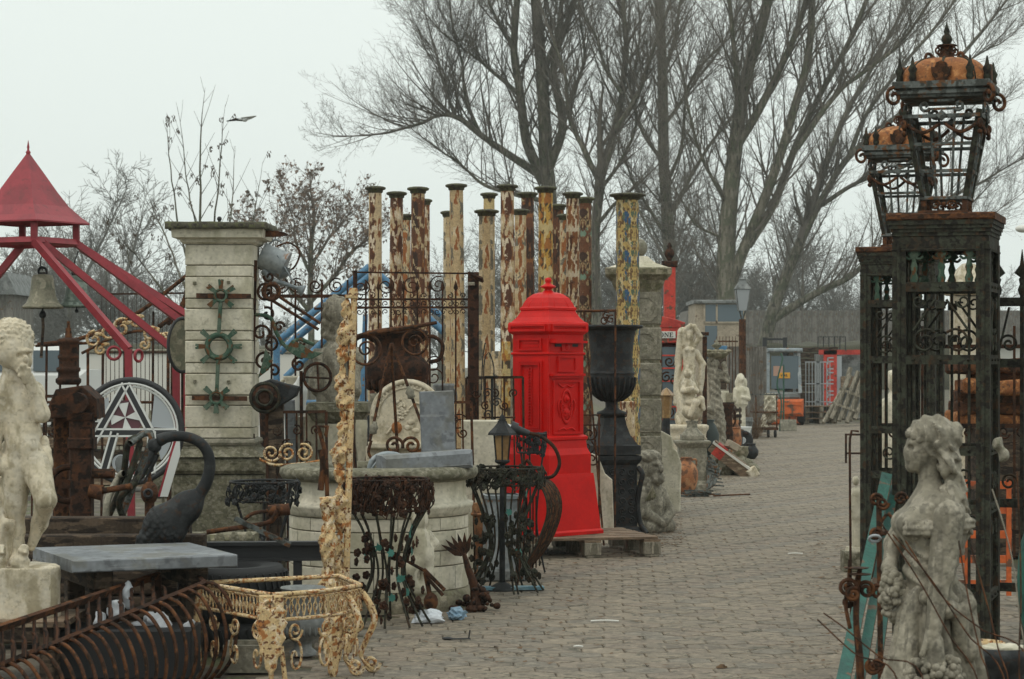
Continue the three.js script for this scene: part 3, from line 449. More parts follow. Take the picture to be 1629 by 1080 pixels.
// ---- red bell frame
{
  const g = thing('bell_frame', 'maroon steel bell frame with flared pyramid roof and splayed legs', 'bell frame', 45, null, 19, { turn: 0 });
  const s = g.ref.s, yE = L(g, 0, 354).y, th = -.325;
  const prof = [[.5, 0], [.43, .05], [.33, .135], [.235, .255], [.15, .375], [.07, .485], [.012, .565]];
  const roof = prism(prof.map((p) => [p[0] * .7071, p[1]]), 4, 0, 0, 0, 0); roof.rotateY(-th); // corner toward the viewer's right
  part(g, 'roof', [roof.translate(0, yE, 0), prism([[.353, -.012], [.353, 0]], 4, 0, 0, 0, 0).rotateY(-th).translate(0, yE, 0)], M.maroon);
  part(g, 'finial', lathe([[.014, 0], [.022, .02], [.010, .035], [.008, .05], [.012, .055], [.001, .12]], 8, 0, yE + .555, 0), M.maroon);
  const R0 = .39, cor = [0, 1, 2, 3].map((k) => { const a = th + k * Math.PI / 2; return V(R0 * Math.cos(a), 0, R0 * Math.sin(a)); });
  const yB = L(g, 0, 386).y;
  cor.forEach((c, i) => { part(g, 'post', flatBar(V(c.x, yB, c.z), V(c.x, yE, c.z), .05, .05), M.maroon); const n = cor[(i + 1) % 4]; part(g, 'beam', flatBar(V(c.x, yB, c.z), V(n.x, yB, n.z), .05, .05), M.maroon); });
  const leg = (pts) => { const o = []; for (let i = 0; i < pts.length - 1; i++) o.push(flatBar(pts[i], pts[i + 1], .055, .055)); part(g, 'leg', o, M.maroon); };
  leg([V(cor[1].x, yB, cor[1].z), L(g, 222, 556, .55), L(g, 228, groundY(19), .55)]);
  leg([V(cor[1].x + .03, yB, cor[1].z - .1), L(g, 283, 560, .1), L(g, 285, groundY(19), .1)]);
  leg([V(cor[0].x, yB, cor[0].z), L(g, 288, 516, -.3), L(g, 292, groundY(19), -.3)]);
  leg([V(cor[0].x + .02, yB - .03, cor[0].z - .12), L(g, 292, 506, -.55), L(g, 300, groundY(19), -.55)]);
  leg([V(cor[2].x, yB, cor[2].z), L(g, -60, 500, .3), L(g, -64, groundY(19), .3)]);
  leg([V(cor[3].x, yB, cor[3].z), L(g, -90, 520, -.4), L(g, -92, groundY(19), -.4)]);
  part(g, 'clamp', [ring(.05, .012, ...L(g, 200, 562, .56).toArray()), ring(.045, .012, ...L(g, 238, 566, .56).toArray(), 0, 1)], M.maroon);
}
function bell(label, px, top, bot, w, d, m, tongue) {
  const g = thing('hanging_bell', label, 'bell', px, bot, d, { group: 'bells under the red frame' }), s = g.ref.s, h = (bot - top) * s, r = w / 2 * s;
  part(g, 'bell_body', lathe([[r * .93, .0], [r, .012], [r * .97, .02], [r * .80, h * .16], [r * .64, h * .36], [r * .57, h * .62], [r * .53, h * .86], [r * .46, h * .97], [r * .2, h], [0, h]], 28), m);
  part(g, 'crown_loop', [ring(.035, .011, 0, h + .02, 0, 0, .6), cyl(.03, .025, .03, 0, h, 0, 8)], M.blackIron);
  part(g, 'hook', tube([V(0, h + .03), V(-.02, h + .09), V(.0, h + .16), V(.015, h + .20)], .005), M.blackIron);
  if (tongue) { part(g, 'clapper', [cyl(.008, .008, .1, 0, -.0, 0, 6), sph(.03, 0, -.05, 0, 8), cyl(.022, .016, .04, 0, -.035, 0, 8)], M.blackIron); part(g, 'rope', tube([V(0, -.05), V(.004, -.15), V(-.004, -.26), V(-.012, -.40)], .013, 6), M.woodDark); }
  else part(g, 'clapper', [cyl(.006, .006, .06, 0, 0, 0, 6), sph(.016, 0, -.03, 0, 8)], M.blackIron);
}
bell('dull bronze bell with a rope, left one under the red frame', 68, 436, 491, 66, 18.95, M.bronze, true);
bell('green patinated bell, right one under the red frame', 122, 438, 489, 58, 19.1, M.verdigris, false);
// ---- tangle of bent rusty rods and gilt scrolls behind
{
  const g = thing('bent_rods', 'long bent rusty rods sweeping up behind the white stone pillar', 'iron rods', 210, null, 23);
  part(g, 'rod', tube([L(g, 60, 548), L(g, 130, 538), L(g, 215, 500), L(g, 275, 456), L(g, 345, 400)], .022, 6), M.rust);
  part(g, 'rod', tube([L(g, 250, 520, -.1), L(g, 285, 490, -.1), L(g, 302, 445, -.1), L(g, 330, 420, -.1)], .026, 6), M.rust);
  part(g, 'rod', tube([L(g, 262, 516, -.2), L(g, 292, 480, -.2), L(g, 320, 430, -.2)], .02, 6), M.rustDark);
  for (const x of [70, 92, 120, 160, 195, 240, 270]) part(g, 'upright', bar(L(g, x, groundY(23), -.05), L(g, x + 3, 545 - (x > 200 ? 50 : 0), -.05), .013, 5), M.rustDark);
  part(g, 'cross_rail', [bar(L(g, 55, 550, -.05), L(g, 150, 545, -.05), .016, 6), bar(L(g, 55, 640, -.05), L(g, 280, 640, -.05), .016, 6)], M.rust);
  const o = thing('gilt_crest', 'gilded curling leaf crest among rods above the round window', 'ornament', 210, null, 21.5);
  const sc = []; let k = 0; for (const [x, y, r, a, dr] of [[150, 540, 14, 1.5, 1], [172, 528, 12, 0, -1], [195, 522, 16, 1, 1], [215, 512, 11, 2, -1], [240, 532, 14, 0, 1], [258, 540, 10, 3, -1], [160, 556, 9, 2, 1], [230, 548, 9, 1, -1]]) { const p = L(o, x, y); sc.push(scroll(p.x, p.y, r * o.ref.s, a, 1.2, dr, .014, (k++ % 3) * .02)); sc.push(sph(.03, p.x + .04, p.y + .05, 0, 6, [1.6, .7, .5])); }
  part(o, 'scroll', sc, M.creamIron); part(o, 'arch_rail', tube([L(o, 130, 562), L(o, 190, 533), L(o, 240, 528), L(o, 275, 558)], .014, 5), M.rust);
  part(o, 'support', [bar(L(o, 140, groundY(21.5)), L(o, 140, 556), .014, 5), bar(L(o, 268, groundY(21.5)), L(o, 268, 550), .014, 5)], M.rust);
}
// ---- round window: rim, spokes, panes
{
  const g = thing('round_window', 'large round window with black and white spokes and grey panes', 'window', 205, null, 16.2), s = g.ref.s, c = L(g, 205, 686), r = 82 * s * 1.0;
  g.rotation.x = -.06; const cx = c.x, cy = c.y;
  part(g, 'rim', ring(r, .022, cx, cy, 0, 0, 0, 56, 8), M.ink); part(g, 'inner_rim', [ring(r * .925, .008, cx, cy, .012, 0, 0, 56, 6), ring(r * .87, .008, cx, cy, 0, 0, 0, 56, 6)], M.whitePaint);
  const end = (a, q = .93) => V(cx + Math.cos(a) * r * q, cy + Math.sin(a) * r * q);
  const top = V(cx - .035, cy + r * .92), spokes = [[top, V(cx - r * .72, cy - r * .2)], [top, V(cx + r * .42, cy - .02)], [V(cx - r * .9, cy - .01), V(cx + r * .92, cy - .01)], [V(cx + r * .42, cy), V(cx + r * .42, cy - r * .82)], [V(cx - r * .3, cy - r * .02), V(cx - r * .5, cy - r * .75)]];
  for (const [a, b] of spokes) { const sp = part(g, 'spoke', flatBar(a, b, .036, .03), M.ink); const n = V(b.y - a.y, a.x - b.x).normalize().multiplyScalar(.024); part(sp, 'white_edge', [flatBar(a.clone().add(n), b.clone().add(n), .013, .034), flatBar(a.clone().sub(n), b.clone().sub(n), .013, .034)], M.whitePaint); }
  const pane = (pts, m, label) => part(g, 'pane', ext(pts, .008, 0, 0, -.006), m, label);
  const arc = (a0, a1, q = .86) => [...Array(9)].map((_, i) => { const a = a0 + (a1 - a0) * i / 8; return [cx + Math.cos(a) * r * q, cy + Math.sin(a) * r * q]; });
  pane([...arc(.06, 1.0), [cx + r * .40, cy + .03]], M.frost); pane([...arc(2.15, 2.6, .8), [cx - r * .4, cy + r * .35]], M.frost); pane([...arc(-.75, -.12, .82), [cx + r * .48, cy - r * .1]], M.frost);
  const st = V(cx - r * .1, cy + r * .27); pane([...Array(8)].map((_, i) => [st.x + Math.cos(i * .785 + .39) * r * .36, st.y + Math.sin(i * .785 + .39) * r * .36]), flat(.10, .03, .04, .4), 'dark red pane with a white four-pointed star');
  for (let k = 0; k < 4; k++) { const a = k * Math.PI / 2 + .15, w = .36; part(g, 'star_point', ext([[st.x, st.y], [st.x + Math.cos(a - w) * r * .3, st.y + Math.sin(a - w) * r * .3], [st.x + Math.cos(a + w) * r * .3, st.y + Math.sin(a + w) * r * .3]], .006, 0, 0, .006), M.whitePaint); }
  const md = V(cx - r * .18, cy - r * .62); part(g, 'medallion', [mv(cyl(r * .17, r * .17, .012, 0, 0, 0, 24), md.x, md.y, .0, Math.PI / 2)], M.frost, 'small round medallion painted with a bearded face');
  part(g, 'painted_face', [sph(.05, md.x, md.y, .006, 10, [.8, 1.1, .12]), sph(.035, md.x, md.y - .04, .008, 8, [1, 1, .12])], M.lead);
}
// ---- white stone pillar with courses
{
  const g = thing('stone_pillar', 'tall white stone pillar with mossy cap and dark stone plinth', 'pillar', 354, null, 17), s = g.ref.s, W = 104 * s, Y = (y) => L(g, 0, y).y;
  part(g, 'plinth', [cbox(.66, Y(752), .62, 0, Y(752) / 2, 0, .02), cbox(.70, Y(722) - Y(752) - .012, .66, 0, (Y(722) + Y(752)) / 2, 0, .025), prism([[.345, Y(724)], [.30, Y(718)], [.262, Y(712)], [.25, Y(706)]], 4)], M.lichen);
  part(g, 'base_moulding', [prism([[.24, Y(708)], [.262, Y(706)], [.27, Y(702)], [.262, Y(698)], [.24, Y(696)]], 4)], M.stoneGrey);
  const ys = [696, 679, 644, 628, 594, 577, 542, 527, 492, 476, 442, 424, 391];
  for (let i = 0; i < ys.length - 1; i++) { const y0 = Y(ys[i]), y1 = Y(ys[i + 1]); part(g, 'stone_block', cbox(W + (i % 2) * .006, y1 - y0 - .006, W * .98 + (i % 2) * .006, rr(-.002, .002), (y0 + y1) / 2, 0, .006), M.stoneWhite); }
  part(g, 'core', box(W - .02, Y(391) - Y(696), W - .03, 0, (Y(391) + Y(696)) / 2, 0), M.lichen);
  part(g, 'cap_moulding', prism([[W / 2 + .005, Y(391)], [W / 2 + .03, Y(388)], [W / 2 + .04, Y(383)], [W / 2 + .085, Y(381)], [W / 2 + .09, Y(367)]], 4), M.stoneWhite);
  part(g, 'cap_slab', sdf((x, y, z) => Math.max(Math.abs(x) - W / 2 - .125, Math.abs(z) - W / 2 - .125, Math.abs(y - Y(362.5)) - .022) + .012 * (n3(x * 14, y * 9, z * 14) - .5) - .004, [-.42, Y(371), -.42], [.42, Y(354), .42], .013), M.moss);
  part(g, 'cap_knob', [cyl(.012, .012, .03, -.01, Y(357) + .01, .1, 6), sph(.018, -.01, Y(357) + .035, .1, 8)], M.ink);
  for (const [x, y] of [[317, 452], [370, 451], [317, 606], [370, 607]]) { const p = L(g, x, y, W / 2 + .004); part(g, 'iron_peg', box(.022, .022, .02, p.x, p.y, p.z), M.lichen); }
  const a = thing('wall_anchor', 'green iron anchor of three spiked rings fixed to the white pillar', 'iron anchor', 348, 640, 16.72), Z = 0;
  const star = (x, y, r, sp, lo) => { const c = L(a, x, y); part(a, 'ring', ring(r * s, r * s * .26, c.x, c.y, Z, 0, 0, 24, 6), M.greenIron); for (const t of sp) part(a, 'spike', ext([[r * s * .9, -.012], [lo * s, -.02], [lo * s * 1.02, -.004], [lo * s * .93, 0], [lo * s * 1.02, .006], [lo * s, .02], [r * s * .9, .012]], .018).rotateZ(t).translate(c.x, c.y, Z), M.greenIron); };
  star(351, 470, 9, [.55, 1.55, 2.5, -.75, -2.4], 25); star(348, 551, 18, [.75, 2.4, 0, 3.14, -.75, -2.4], 36); star(344, 633, 9, [.65, 2.4, -.75, -2.4, -1.57], 24);
  part(a, 'stem', [flatBar(L(a, 351, 481), L(a, 348, 532), .026, .022), flatBar(L(a, 347, 571), L(a, 345, 622), .026, .022)], M.greenIron);
  part(a, 'strap', [flatBar(L(a, 312, 470, -.012), L(a, 399, 471, -.012), .034, .012)], M.rust); part(a, 'strap', [flatBar(L(a, 305, 633, -.012), L(a, 393, 634, -.012), .034, .012)], M.rust);
  const b = thing('iron_strip', 'rusty iron strip jutting from the cap of the white pillar', 'iron strip', 440, 372, 16.9);
  part(b, 'strip', ext([[-.16, -.02], [.0, -.022], [.095, -.01], [.06, .01], [.0, .022], [-.16, .024]], .05), M.rust);
}
// ---- watering can
{
  const g = thing('watering_can', 'tilted galvanised watering can hung beside the white pillar cap', 'watering can', 435, 415, 17.2, { turn: 0 }); g.rotation.z = -.42;
  part(g, 'can_body', [lathe([[.0, -.1], [.112, -.1], [.112, -.09], [.105, -.08], [.098, .09], [.102, .1], [.094, .1], [.09, -.08], [0, -.08]], 24).rotateZ(Math.PI / 2 - .0)], M.zinc);
  part(g, 'hood', [lathe([[.1, 0], [.1, .005], [.07, .04], [.0, .05]], 20, 0, 0, 0, 0, Math.PI).rotateZ(-Math.PI / 2).translate(.1, 0, 0)], M.zinc);
  part(g, 'spout', taper([V(-.03, -.095, .03), V(.05, -.13, .06), V(.16, -.12, .08), V(.26, -.11, .1)], [.03, .022, .016, .014], 8), M.zinc); part(g, 'rose', mv(lathe([[.014, 0], [.045, .05], [.042, .055], [0, .06]], 14), .25, -.11, .1, 0, 0, -Math.PI / 2), M.zinc);
  part(g, 'handle', tube([V(-.02, .11, 0), V(.05, .17, 0), V(.15, .14, 0), V(.16, .02, 0), V(.1, -.05, 0)], .008, 6), M.rust); part(g, 'carry_loop', tube([V(-.08, .10, 0), V(-.05, .15, 0), V(.02, .14, 0), V(.06, .1, 0)], .007, 6), M.zinc);
  part(g, 'brace', tube([V(.02, .05, .09), V(.12, -.02, .1), V(.22, -.09, .1)], .006, 5), M.zinc);
}
// ---- ornate dark green ironwork with big gear
{
  const g = thing('ornate_ironwork', 'tall rusty green scrollwork panel leaning beside the white stone pillar', 'ironwork', 450, null, 16.9), s = g.ref.s;
  part(g, 'stile', flatBar(L(g, 398, 690), L(g, 406, 414), .03, .03), M.rustDark);
  const S = []; for (const [x, y, r, a, t, dr] of [[424, 466, 16, 1.5, 1.2, 1], [430, 470, 9, 0, 1, -1], [428, 440, 9, 3, 1.1, 1], [415, 530, 16, -1, 1.3, 1], [430, 548, 14, 2, 1.2, -1], [444, 520, 9, 0, 1.2, 1], [420, 575, 15, 1, 1.4, 1], [436, 590, 11, 3, 1.2, -1], [425, 500, 12, 2, 1.1, -1], [475, 580, 12, 1, 1.4, 1], [480, 545, 9, 4, 1.2, -1]]) { const c = L(g, x, y); S.push(scroll(c.x, c.y, r * s, a, t, dr, .010, rr(-.03, .03), 5)); }
  part(g, 'scroll', S, M.rustDark);
  part(g, 'stem', tube([L(g, 404, 500), L(g, 430, 505), L(g, 440, 530), L(g, 456, 552), L(g, 474, 540), L(g, 500, 548)], .016, 6), M.greenIron);
  part(g, 'leaf', ext([[0, 0], [.05, .06], [.12, .03], [.2, -.02], [.28, -.03], [.2, -.07], [.1, -.06], [.05, -.03]].map((p) => [p[0] * .95, p[1]]), .02, L(g, 455, 555).x, L(g, 455, 555).y, .02, .004), M.greenIron);
  part(g, 'leaf', ext([[0, 0], [.06, .05], [.10, .12], [.05, .2], [.03, .1]], .02, L(g, 412, 600).x, L(g, 412, 600).y, .02, .004), M.greenIron);
  part(g, 'ring', ring(.055, .018, L(g, 432, 464).x, L(g, 432, 464).y, .02), M.rust);
  part(g, 'brace', [bar(L(g, 440, 470, -.1), L(g, 508, 514, -.1), .012), bar(L(g, 432, 478, -.1), L(g, 505, 524, -.1), .013)], M.rust);
  part(g, 'wheel', [ring(22 * s, .012, L(g, 504, 600).x, L(g, 504, 600).y, -.05, 0, .3), bar(L(g, 483, 600, -.05), L(g, 525, 602, -.05), .008), bar(L(g, 504, 580, -.05), L(g, 506, 621, -.05), .008)], M.rustDark);
  part(g, 'foot', [bar(L(g, 402, groundY(16.9)), L(g, 402, 690), .018), bar(L(g, 480, groundY(16.9), -.1), L(g, 478, 590, -.05), .014)], M.rustDark);
  const v = thing('bench_drum', 'dark iron winch drum on a post beside the white pillar', 'winch', 432, null, 16.5);
  part(v, 'housing', ext([[-.09, -.1], [.06, -.07], [.17, .0], [.19, .05], [.1, .07], [.0, .1], [-.09, .07]], .1, L(v, 432, 628).x, L(v, 432, 628).y, 0, .012), M.blackIron); part(v, 'flange', ring(.10, .014, L(v, 424, 632).x, L(v, 424, 632).y, .10), M.oldIron); part(v, 'flange', ring(.055, .010, L(v, 424, 632).x, L(v, 424, 632).y, .15), M.oldIron); part(v, 'drum', mv(lathe([[0, 0], [.09, 0], [.09, .03], [.055, .035], [.05, .06], [.03, .065], [0, .05]], 20), L(v, 424, 632).x, L(v, 424, 632).y, .08, Math.PI / 2), M.rustDark);
  part(v, 'post', [flatBar(L(v, 436, groundY(16.5)), L(v, 440, 640), .10, .09)], M.woodDark);
  const pl = [[448, 640, 26, 15, M.woodGrey, 'weathered grey plank leaning behind the winch'], [470, 636, 30, 16, M.bluestone, 'narrow blue stone slab leaning right of the winch'], [490, 645, 12, 24, M.stoneWhite, 'pale stone slab leaning left of the bust pedestal']];
  const gl = (l, x, w, top, d, m, seed) => { const q = thing('iron_grille', l, 'grille', x, null, d), h = L(q, 0, top).y, rn = rng(seed), n = Math.round(w / .075); q.rotation.set(-.06, 0, (rn() - .5) * .06); part(q, 'frame', [box(w, .02, .02, 0, h, 0), box(w, .02, .02, 0, .12, 0), box(.02, h, .02, -w / 2, h / 2, 0), box(.02, h, .02, w / 2, h / 2, 0)], m); for (let i = 1; i < n; i++) part(q, 'bar', bar(V(-w / 2 + i * w / n, .12, 0), V(-w / 2 + i * w / n, h, 0), .007, 5), m); for (let i = 0; i < n - 1; i++) part(q, 'scroll', scroll(-w / 2 + (i + 1) * w / n, h - .13 - (i % 2) * .1, .038, i, 1.4, i % 2 ? 1 : -1, .006, .008), m); };
  gl('dark iron grille leaning between the winch and the bust pedestal', 474, .42, 655, 16.4, M.rustDark, 3); gl('rusty iron grille standing behind the well, right of the fountain back', 720, .34, 640, 17.3, M.rust, 4); gl('black iron grille behind the garden lantern', 790, .46, 600, 18.8, M.rustDark, 5); gl('rusty grille standing directly left of the press', 58, .36, 630, 15.2, M.rustDark, 6);
  for (const [x, y, t, w, m, l] of pl) { const q = thing('leaning_slab', l, 'slab', x, null, 17.6); const p = part(q, 'slab', cbox(w * s * 1.1, L(q, 0, y).y, .05, 0, L(q, 0, y).y / 2, 0, .008), m); q.rotation.set(-.05, 0, (t - 20) * .004); }
}
// ---- blue steel frame far behind
{
  const g = thing('blue_tubular_swing', 'light blue tubular steel frame rising behind the iron gate', 'steel frame', 560, null, 36);
  const t = (a, b, z, r = .055) => part(g, 'tube', bar(L(g, a[0], a[1], z), L(g, b[0], b[1], z), r, 10), M.blue);
  t([440, 545], [588, 424], 0, .06); t([440, 560], [590, 432], -.5, .06); t([455, 600], [560, 500], .1, .05); t([588, 424], [720, 540], 0, .06); t([590, 432], [700, 500], -.5, .05); t([575, 690], [582, 500], .1, .04); t([440, 545], [440, 720], 0); t([720, 540], [720, 720], 0); t([470, 640], [700, 640], 0, .04);
}
// ---- rusty iron gate with spear heads
{
  const g = thing('iron_gate', 'rusty wrought iron gate with spear heads in front of columns', 'gate', 660, null, 20), s = g.ref.s, gy = groundY(20);
  part(g, 'gate_post', flatBar(L(g, 753, gy), L(g, 753, 433), .095, .09), M.rustDark); part(g, 'gate_post', flatBar(L(g, 565, gy), L(g, 565, 430), .035, .035), M.rustDark); part(g, 'post_cap', cbox(.06, .03, .06, L(g, 750, 452).x, L(g, 750, 452).y, .06, .006), M.stoneGrey);
  part(g, 'rail', flatBar(L(g, 562, 433), L(g, 746, 435), .014, .014), M.rustDark); for (const y of [476, 489, 640, 715]) part(g, 'rail', flatBar(L(g, 562, y), L(g, 746, y), .018, .014), M.rustDark);
  part(g, 'bracket', flatBar(L(g, 746, 436), L(g, 768, 446, .1), .05, .02), M.rustDark);
  [582, 602, 622, 642, 664, 684, 704, 725].forEach((x, i) => { const b = part(g, 'bar', bar(L(g, x, gy - 15), L(g, x, 462), .0085, 6), M.rustDark); part(b, 'spear_head', mv(lathe([[0, 0], [.010, .005], [.008, .012], [.020, .03], [.014, .055], [.004, .09], [0, .1]], 8), L(g, x, 464).x, L(g, x, 464).y, 0, 0, 0, 0, [1, 1, .6]), M.rustDark); });
  const sc = []; for (let i = 0; i < 17; i++) { const x = 572 + i * 10.3; for (const y of [470, 483, 496]) { if (y === 470 && i % 2) continue; const c = L(g, x, y); sc.push(scroll(c.x, c.y, 5 * s, i, 1.1, i % 2 ? 1 : -1, .004, 0, 4)); } }
  part(g, 'small_scrolls', sc, M.rustDark);
  for (const [x, y] of [[614, 455], [697, 453], [575, 458], [655, 455]]) { const c = L(g, x, y); part(g, 'large_scroll', scroll(c.x, c.y, 14 * s, 1.2, 1.6, x > 650 ? 1 : -1, .006, 0, 5), M.rustDark); }
  for (const [x, y] of [[597, 600], [690, 600], [690, 580], [640, 672], [730, 672]]) { const c = L(g, x, y); part(g, 'large_scroll', scroll(c.x, c.y, 15 * s, 0, 1.5, 1, .006, 0, 5), M.rustDark); }
  const f = thing('scroll_railing', 'low rusty railing with round scrolls left of the iron gate', 'railing', 490, null, 20.4);
  part(f, 'rail', [flatBar(L(f, 430, 471), L(f, 556, 471), .03, .02), flatBar(L(f, 500, 491), L(f, 600, 489), .02, .02)], M.rustDark);
  [447, 472, 502, 535].forEach((x, i) => { const c = L(f, x, 455); part(f, 'scroll', scroll(c.x, c.y, 13 * s, 1, 1.7, i % 2 ? 1 : -1, .007, 0, 5), M.rustDark); });
  for (const x of [432, 470, 512, 553]) part(f, 'upright', bar(L(f, x, groundY(20.4)), L(f, x, 445), .010, 6), M.rustDark);
}
// ---- tall cast-iron columns
{
  const cols = [[597, 298, 20, 23, 'colRust', 0], [628, 306, 20, 23.6, 'colRust', -.012], [645, 342, 16, 25.4, 'colCream', 0], [663, 299, 21, 23.1, 'colBrown', .004], [677, 318, 13, 26, 'colRust', 0], [713, 337, 15, 25.5, 'colCream', 0], [730, 294, 21, 23.2, 'colCream', .008], [774, 335, 24, 23.4, 'colCream', 0], [778, 308, 17, 25.8, 'colYellow', 0], [808, 295, 21, 23, 'colRust', -.002],
    [828, 334, 18, 25, 'colCream', 0], [841, 307, 20, 25.8, 'colBrown', .004], [868, 298, 22, 23.1, 'colYellow', 0], [888, 326, 18, 26, 'colBrown', 0], [898, 342, 15, 25.1, 'colCream', 0], [911, 307, 20, 23.4, 'colRust', 0], [931, 315, 19, 24.4, 'colGreen', 0], [1000, 309, 35, 23, 'colBlue', .004]];
  const look = { colRust: 'rust streaked cream', colCream: 'flaking cream', colBrown: 'dark rust brown', colYellow: 'yellow and rust', colGreen: 'rusty green flecked', colBlue: 'thick yellow and blue' };
  cols.forEach(([x, y, w, d, m, lean], i) => {
    const last = i === 17, g = thing('iron_column', last ? 'thick yellow column with blue flaking paint behind the black urn' : `${look[m]} cast iron column, ${ORD[i]} from the left in the cluster`, 'column', x, null, d, { group: last ? undefined : 'tall peeling columns' });
    const h = L(g, 0, y).y, r = w / 2 * 1.08 * g.ref.s, sides = last ? 8 : 14;
    g.rotation.z = lean; g.rotation.y = i * 1.1;
    part(g, 'shaft', lathe([[r * 1.25, 0], [r * 1.25, .06], [r * 1.02, .12], [r * 1.03, h * .5], [r * .95, h - .05]], sides), M[m]);
    part(g, 'flange', lathe([[r * .9, h - .06], [r * 1.12, h - .05], [r * 1.15, h - .03], [r * 1.52, h - .02], [r * 1.56, h - .002], [r * 1.3, h + .006], [r * .8, h + .012], [0, h + .015]], 16), M.moss);
  });
  // shorter columns and boards standing between them
  [[789, 560, 17, 22.2, 'colCream', 'short flaking cream pipe standing left of the red postbox'], [805, 545, 15, 22.4, 'colYellow', 'short yellowish board standing just left of the red postbox'], [815, 560, 14, 22.6, 'woodGrey', 'short grey board touching the red postbox on the left'], [998, 640, 26, 21.9, 'colRust', 'flaking rusty column stump behind the black urn pedestal']].forEach(([x, y, w, d, m, l]) => { const g = thing('short_column', l, 'column', x, null, d), h = L(g, 0, y).y, r = w / 2 * g.ref.s; part(g, 'shaft', lathe([[r, 0], [r, h], [r * .9, h + .01], [0, h + .01]], 10), M[m]); });
}

// ================================================================ LEFT SIDE, MIDDLE
// ---- weathered bust on a pedestal behind the cream post
{
  const g = thing('stone_bust', 'weathered grey stone bust with long hair behind cream iron post', 'statue', 538, 640, 17.6), s = g.ref.s;
  const f = body([[0, 0, 0, .16, 0, .30, 0, .14], [0, .3, 0, .14, .0, .48, 0, .06], [-.13, .36, 0, .06, -.16, .12, .03, .06], [.13, .36, 0, .06, .12, .1, .05, .055], [0, .5, 0, .06, .01, .60, .02, .06]], [[.01, .68, .01, .082, .11, .095], [.03, .65, .08, .03, .05, .03], [-.02, .70, -.02, .1, .11, .1], [-.07, .58, -.03, .06, .14, .06], [.08, .58, -.03, .05, .14, .06]], .025);
  part(g, 'figure', sdf((x, y, z) => { let d = f(x, y, z); const hair = y > .45 && (z < .07) ? .016 * Math.sin(x * 60 + y * 30 + Math.sin(y * 40)) * Math.sin(y * 55 - z * 40) : 0; const fold = y < .42 ? .012 * Math.sin(x * 55 + y * 22) : 0; return d + hair + fold; }, [-.3, -.16, -.28], [.3, .88, .28], .013), M.statueGrey);
  const p = thing('bust_pedestal', 'grey stone pedestal with moulded cap under the weathered bust', 'pedestal', 540, null, 17.6), Y = (y) => L(p, 0, y).y;
  part(p, 'shaft', cbox(.34, Y(672), .34, 0, Y(672) / 2, 0, .01), M.stoneGrey); part(p, 'cap', prism([[.16, Y(672)], [.19, Y(668)], [.21, Y(660)], [.235, Y(654)], [.225, Y(640)], [.12, Y(638)], [0, Y(638)]], 4), M.lichen);
  part(p, 'panel', cbox(.2, .3, .02, 0, Y(705), .172, .006), M.stoneWhite);
}
// ---- cream round-top fountain back with relief
{
  const g = thing('fountain_back', 'cream arched cast fountain back with grape relief and rust stains', 'fountain back', 648, null, 16.9), s = g.ref.s, Y = (y) => L(g, 0, y).y, r = 57 * s;
  const cy = Y(662), arch = [[-r - .03, 0], [r + .03, 0], [r + .03, Y(712)], [r, Y(706)], [r, cy]]; for (let i = 1; i <= 20; i++) { const a = i / 20 * Math.PI; arch.push([Math.cos(a) * r, cy + Math.sin(a) * r]); } arch.push([-r, Y(706)], [-r - .03, Y(712)]);
  part(g, 'slab', ext(arch, .07, 0, 0, 0, .01), M.stoneCream);
  const rim = (q, t, m) => part(g, 'rim', tube([...Array(21)].map((_, i) => { const a = i / 20 * Math.PI; return V(Math.cos(a) * r * q, cy + Math.sin(a) * r * q, .045); }), t, 6, 50), m); rim(.95, .018, M.stoneCream); rim(.8, .01, M.stoneCream);
  for (let i = 0; i < 24; i++) { const a = (i + .5) / 24 * Math.PI; part(g, 'bead', box(.012, .03, .02, Math.cos(a) * r * .875, cy + Math.sin(a) * r * .875, .045, 0, 0, a - Math.PI / 2), M.stoneCream); }
  const gr = []; for (let i = 0; i < 34; i++) { const q = R(), a = R() * 6.3; gr.push(sph(.012, -.04 + Math.cos(a) * .05 * q, Y(650) + Math.sin(a) * .07 * q, .05, 6)); } part(g, 'grape_relief', gr, M.stoneCream);
  const vn = []; for (let i = 0; i < 10; i++) vn.push(sph(.03, rr(-.18, .18), Y(rr(640, 690)), .045, 7, [1, .7, .35])); vn.push(tube([V(-.15, Y(690), .05), V(-.05, Y(665), .05), V(.08, Y(640), .05), V(.16, Y(665), .05)], .008)); part(g, 'vine_relief', vn, M.stoneCream);
  part(g, 'spout_mask', [sph(.04, -.075, Y(680), .05, 10, [1, 1.1, .7]), cyl(.012, .012, .05, -.07, Y(685), .08, 8, 1.3)], M.rustOrange, 'rust orange spout mask');
  part(g, 'rust_tap', [sph(.03, .085, Y(716), .06, 8, [1, 1.2, .6])], M.rustOrange);
  part(g, 'shelf', cbox(.56, .05, .14, 0, Y(708), .05, .012), M.stoneCream);
}
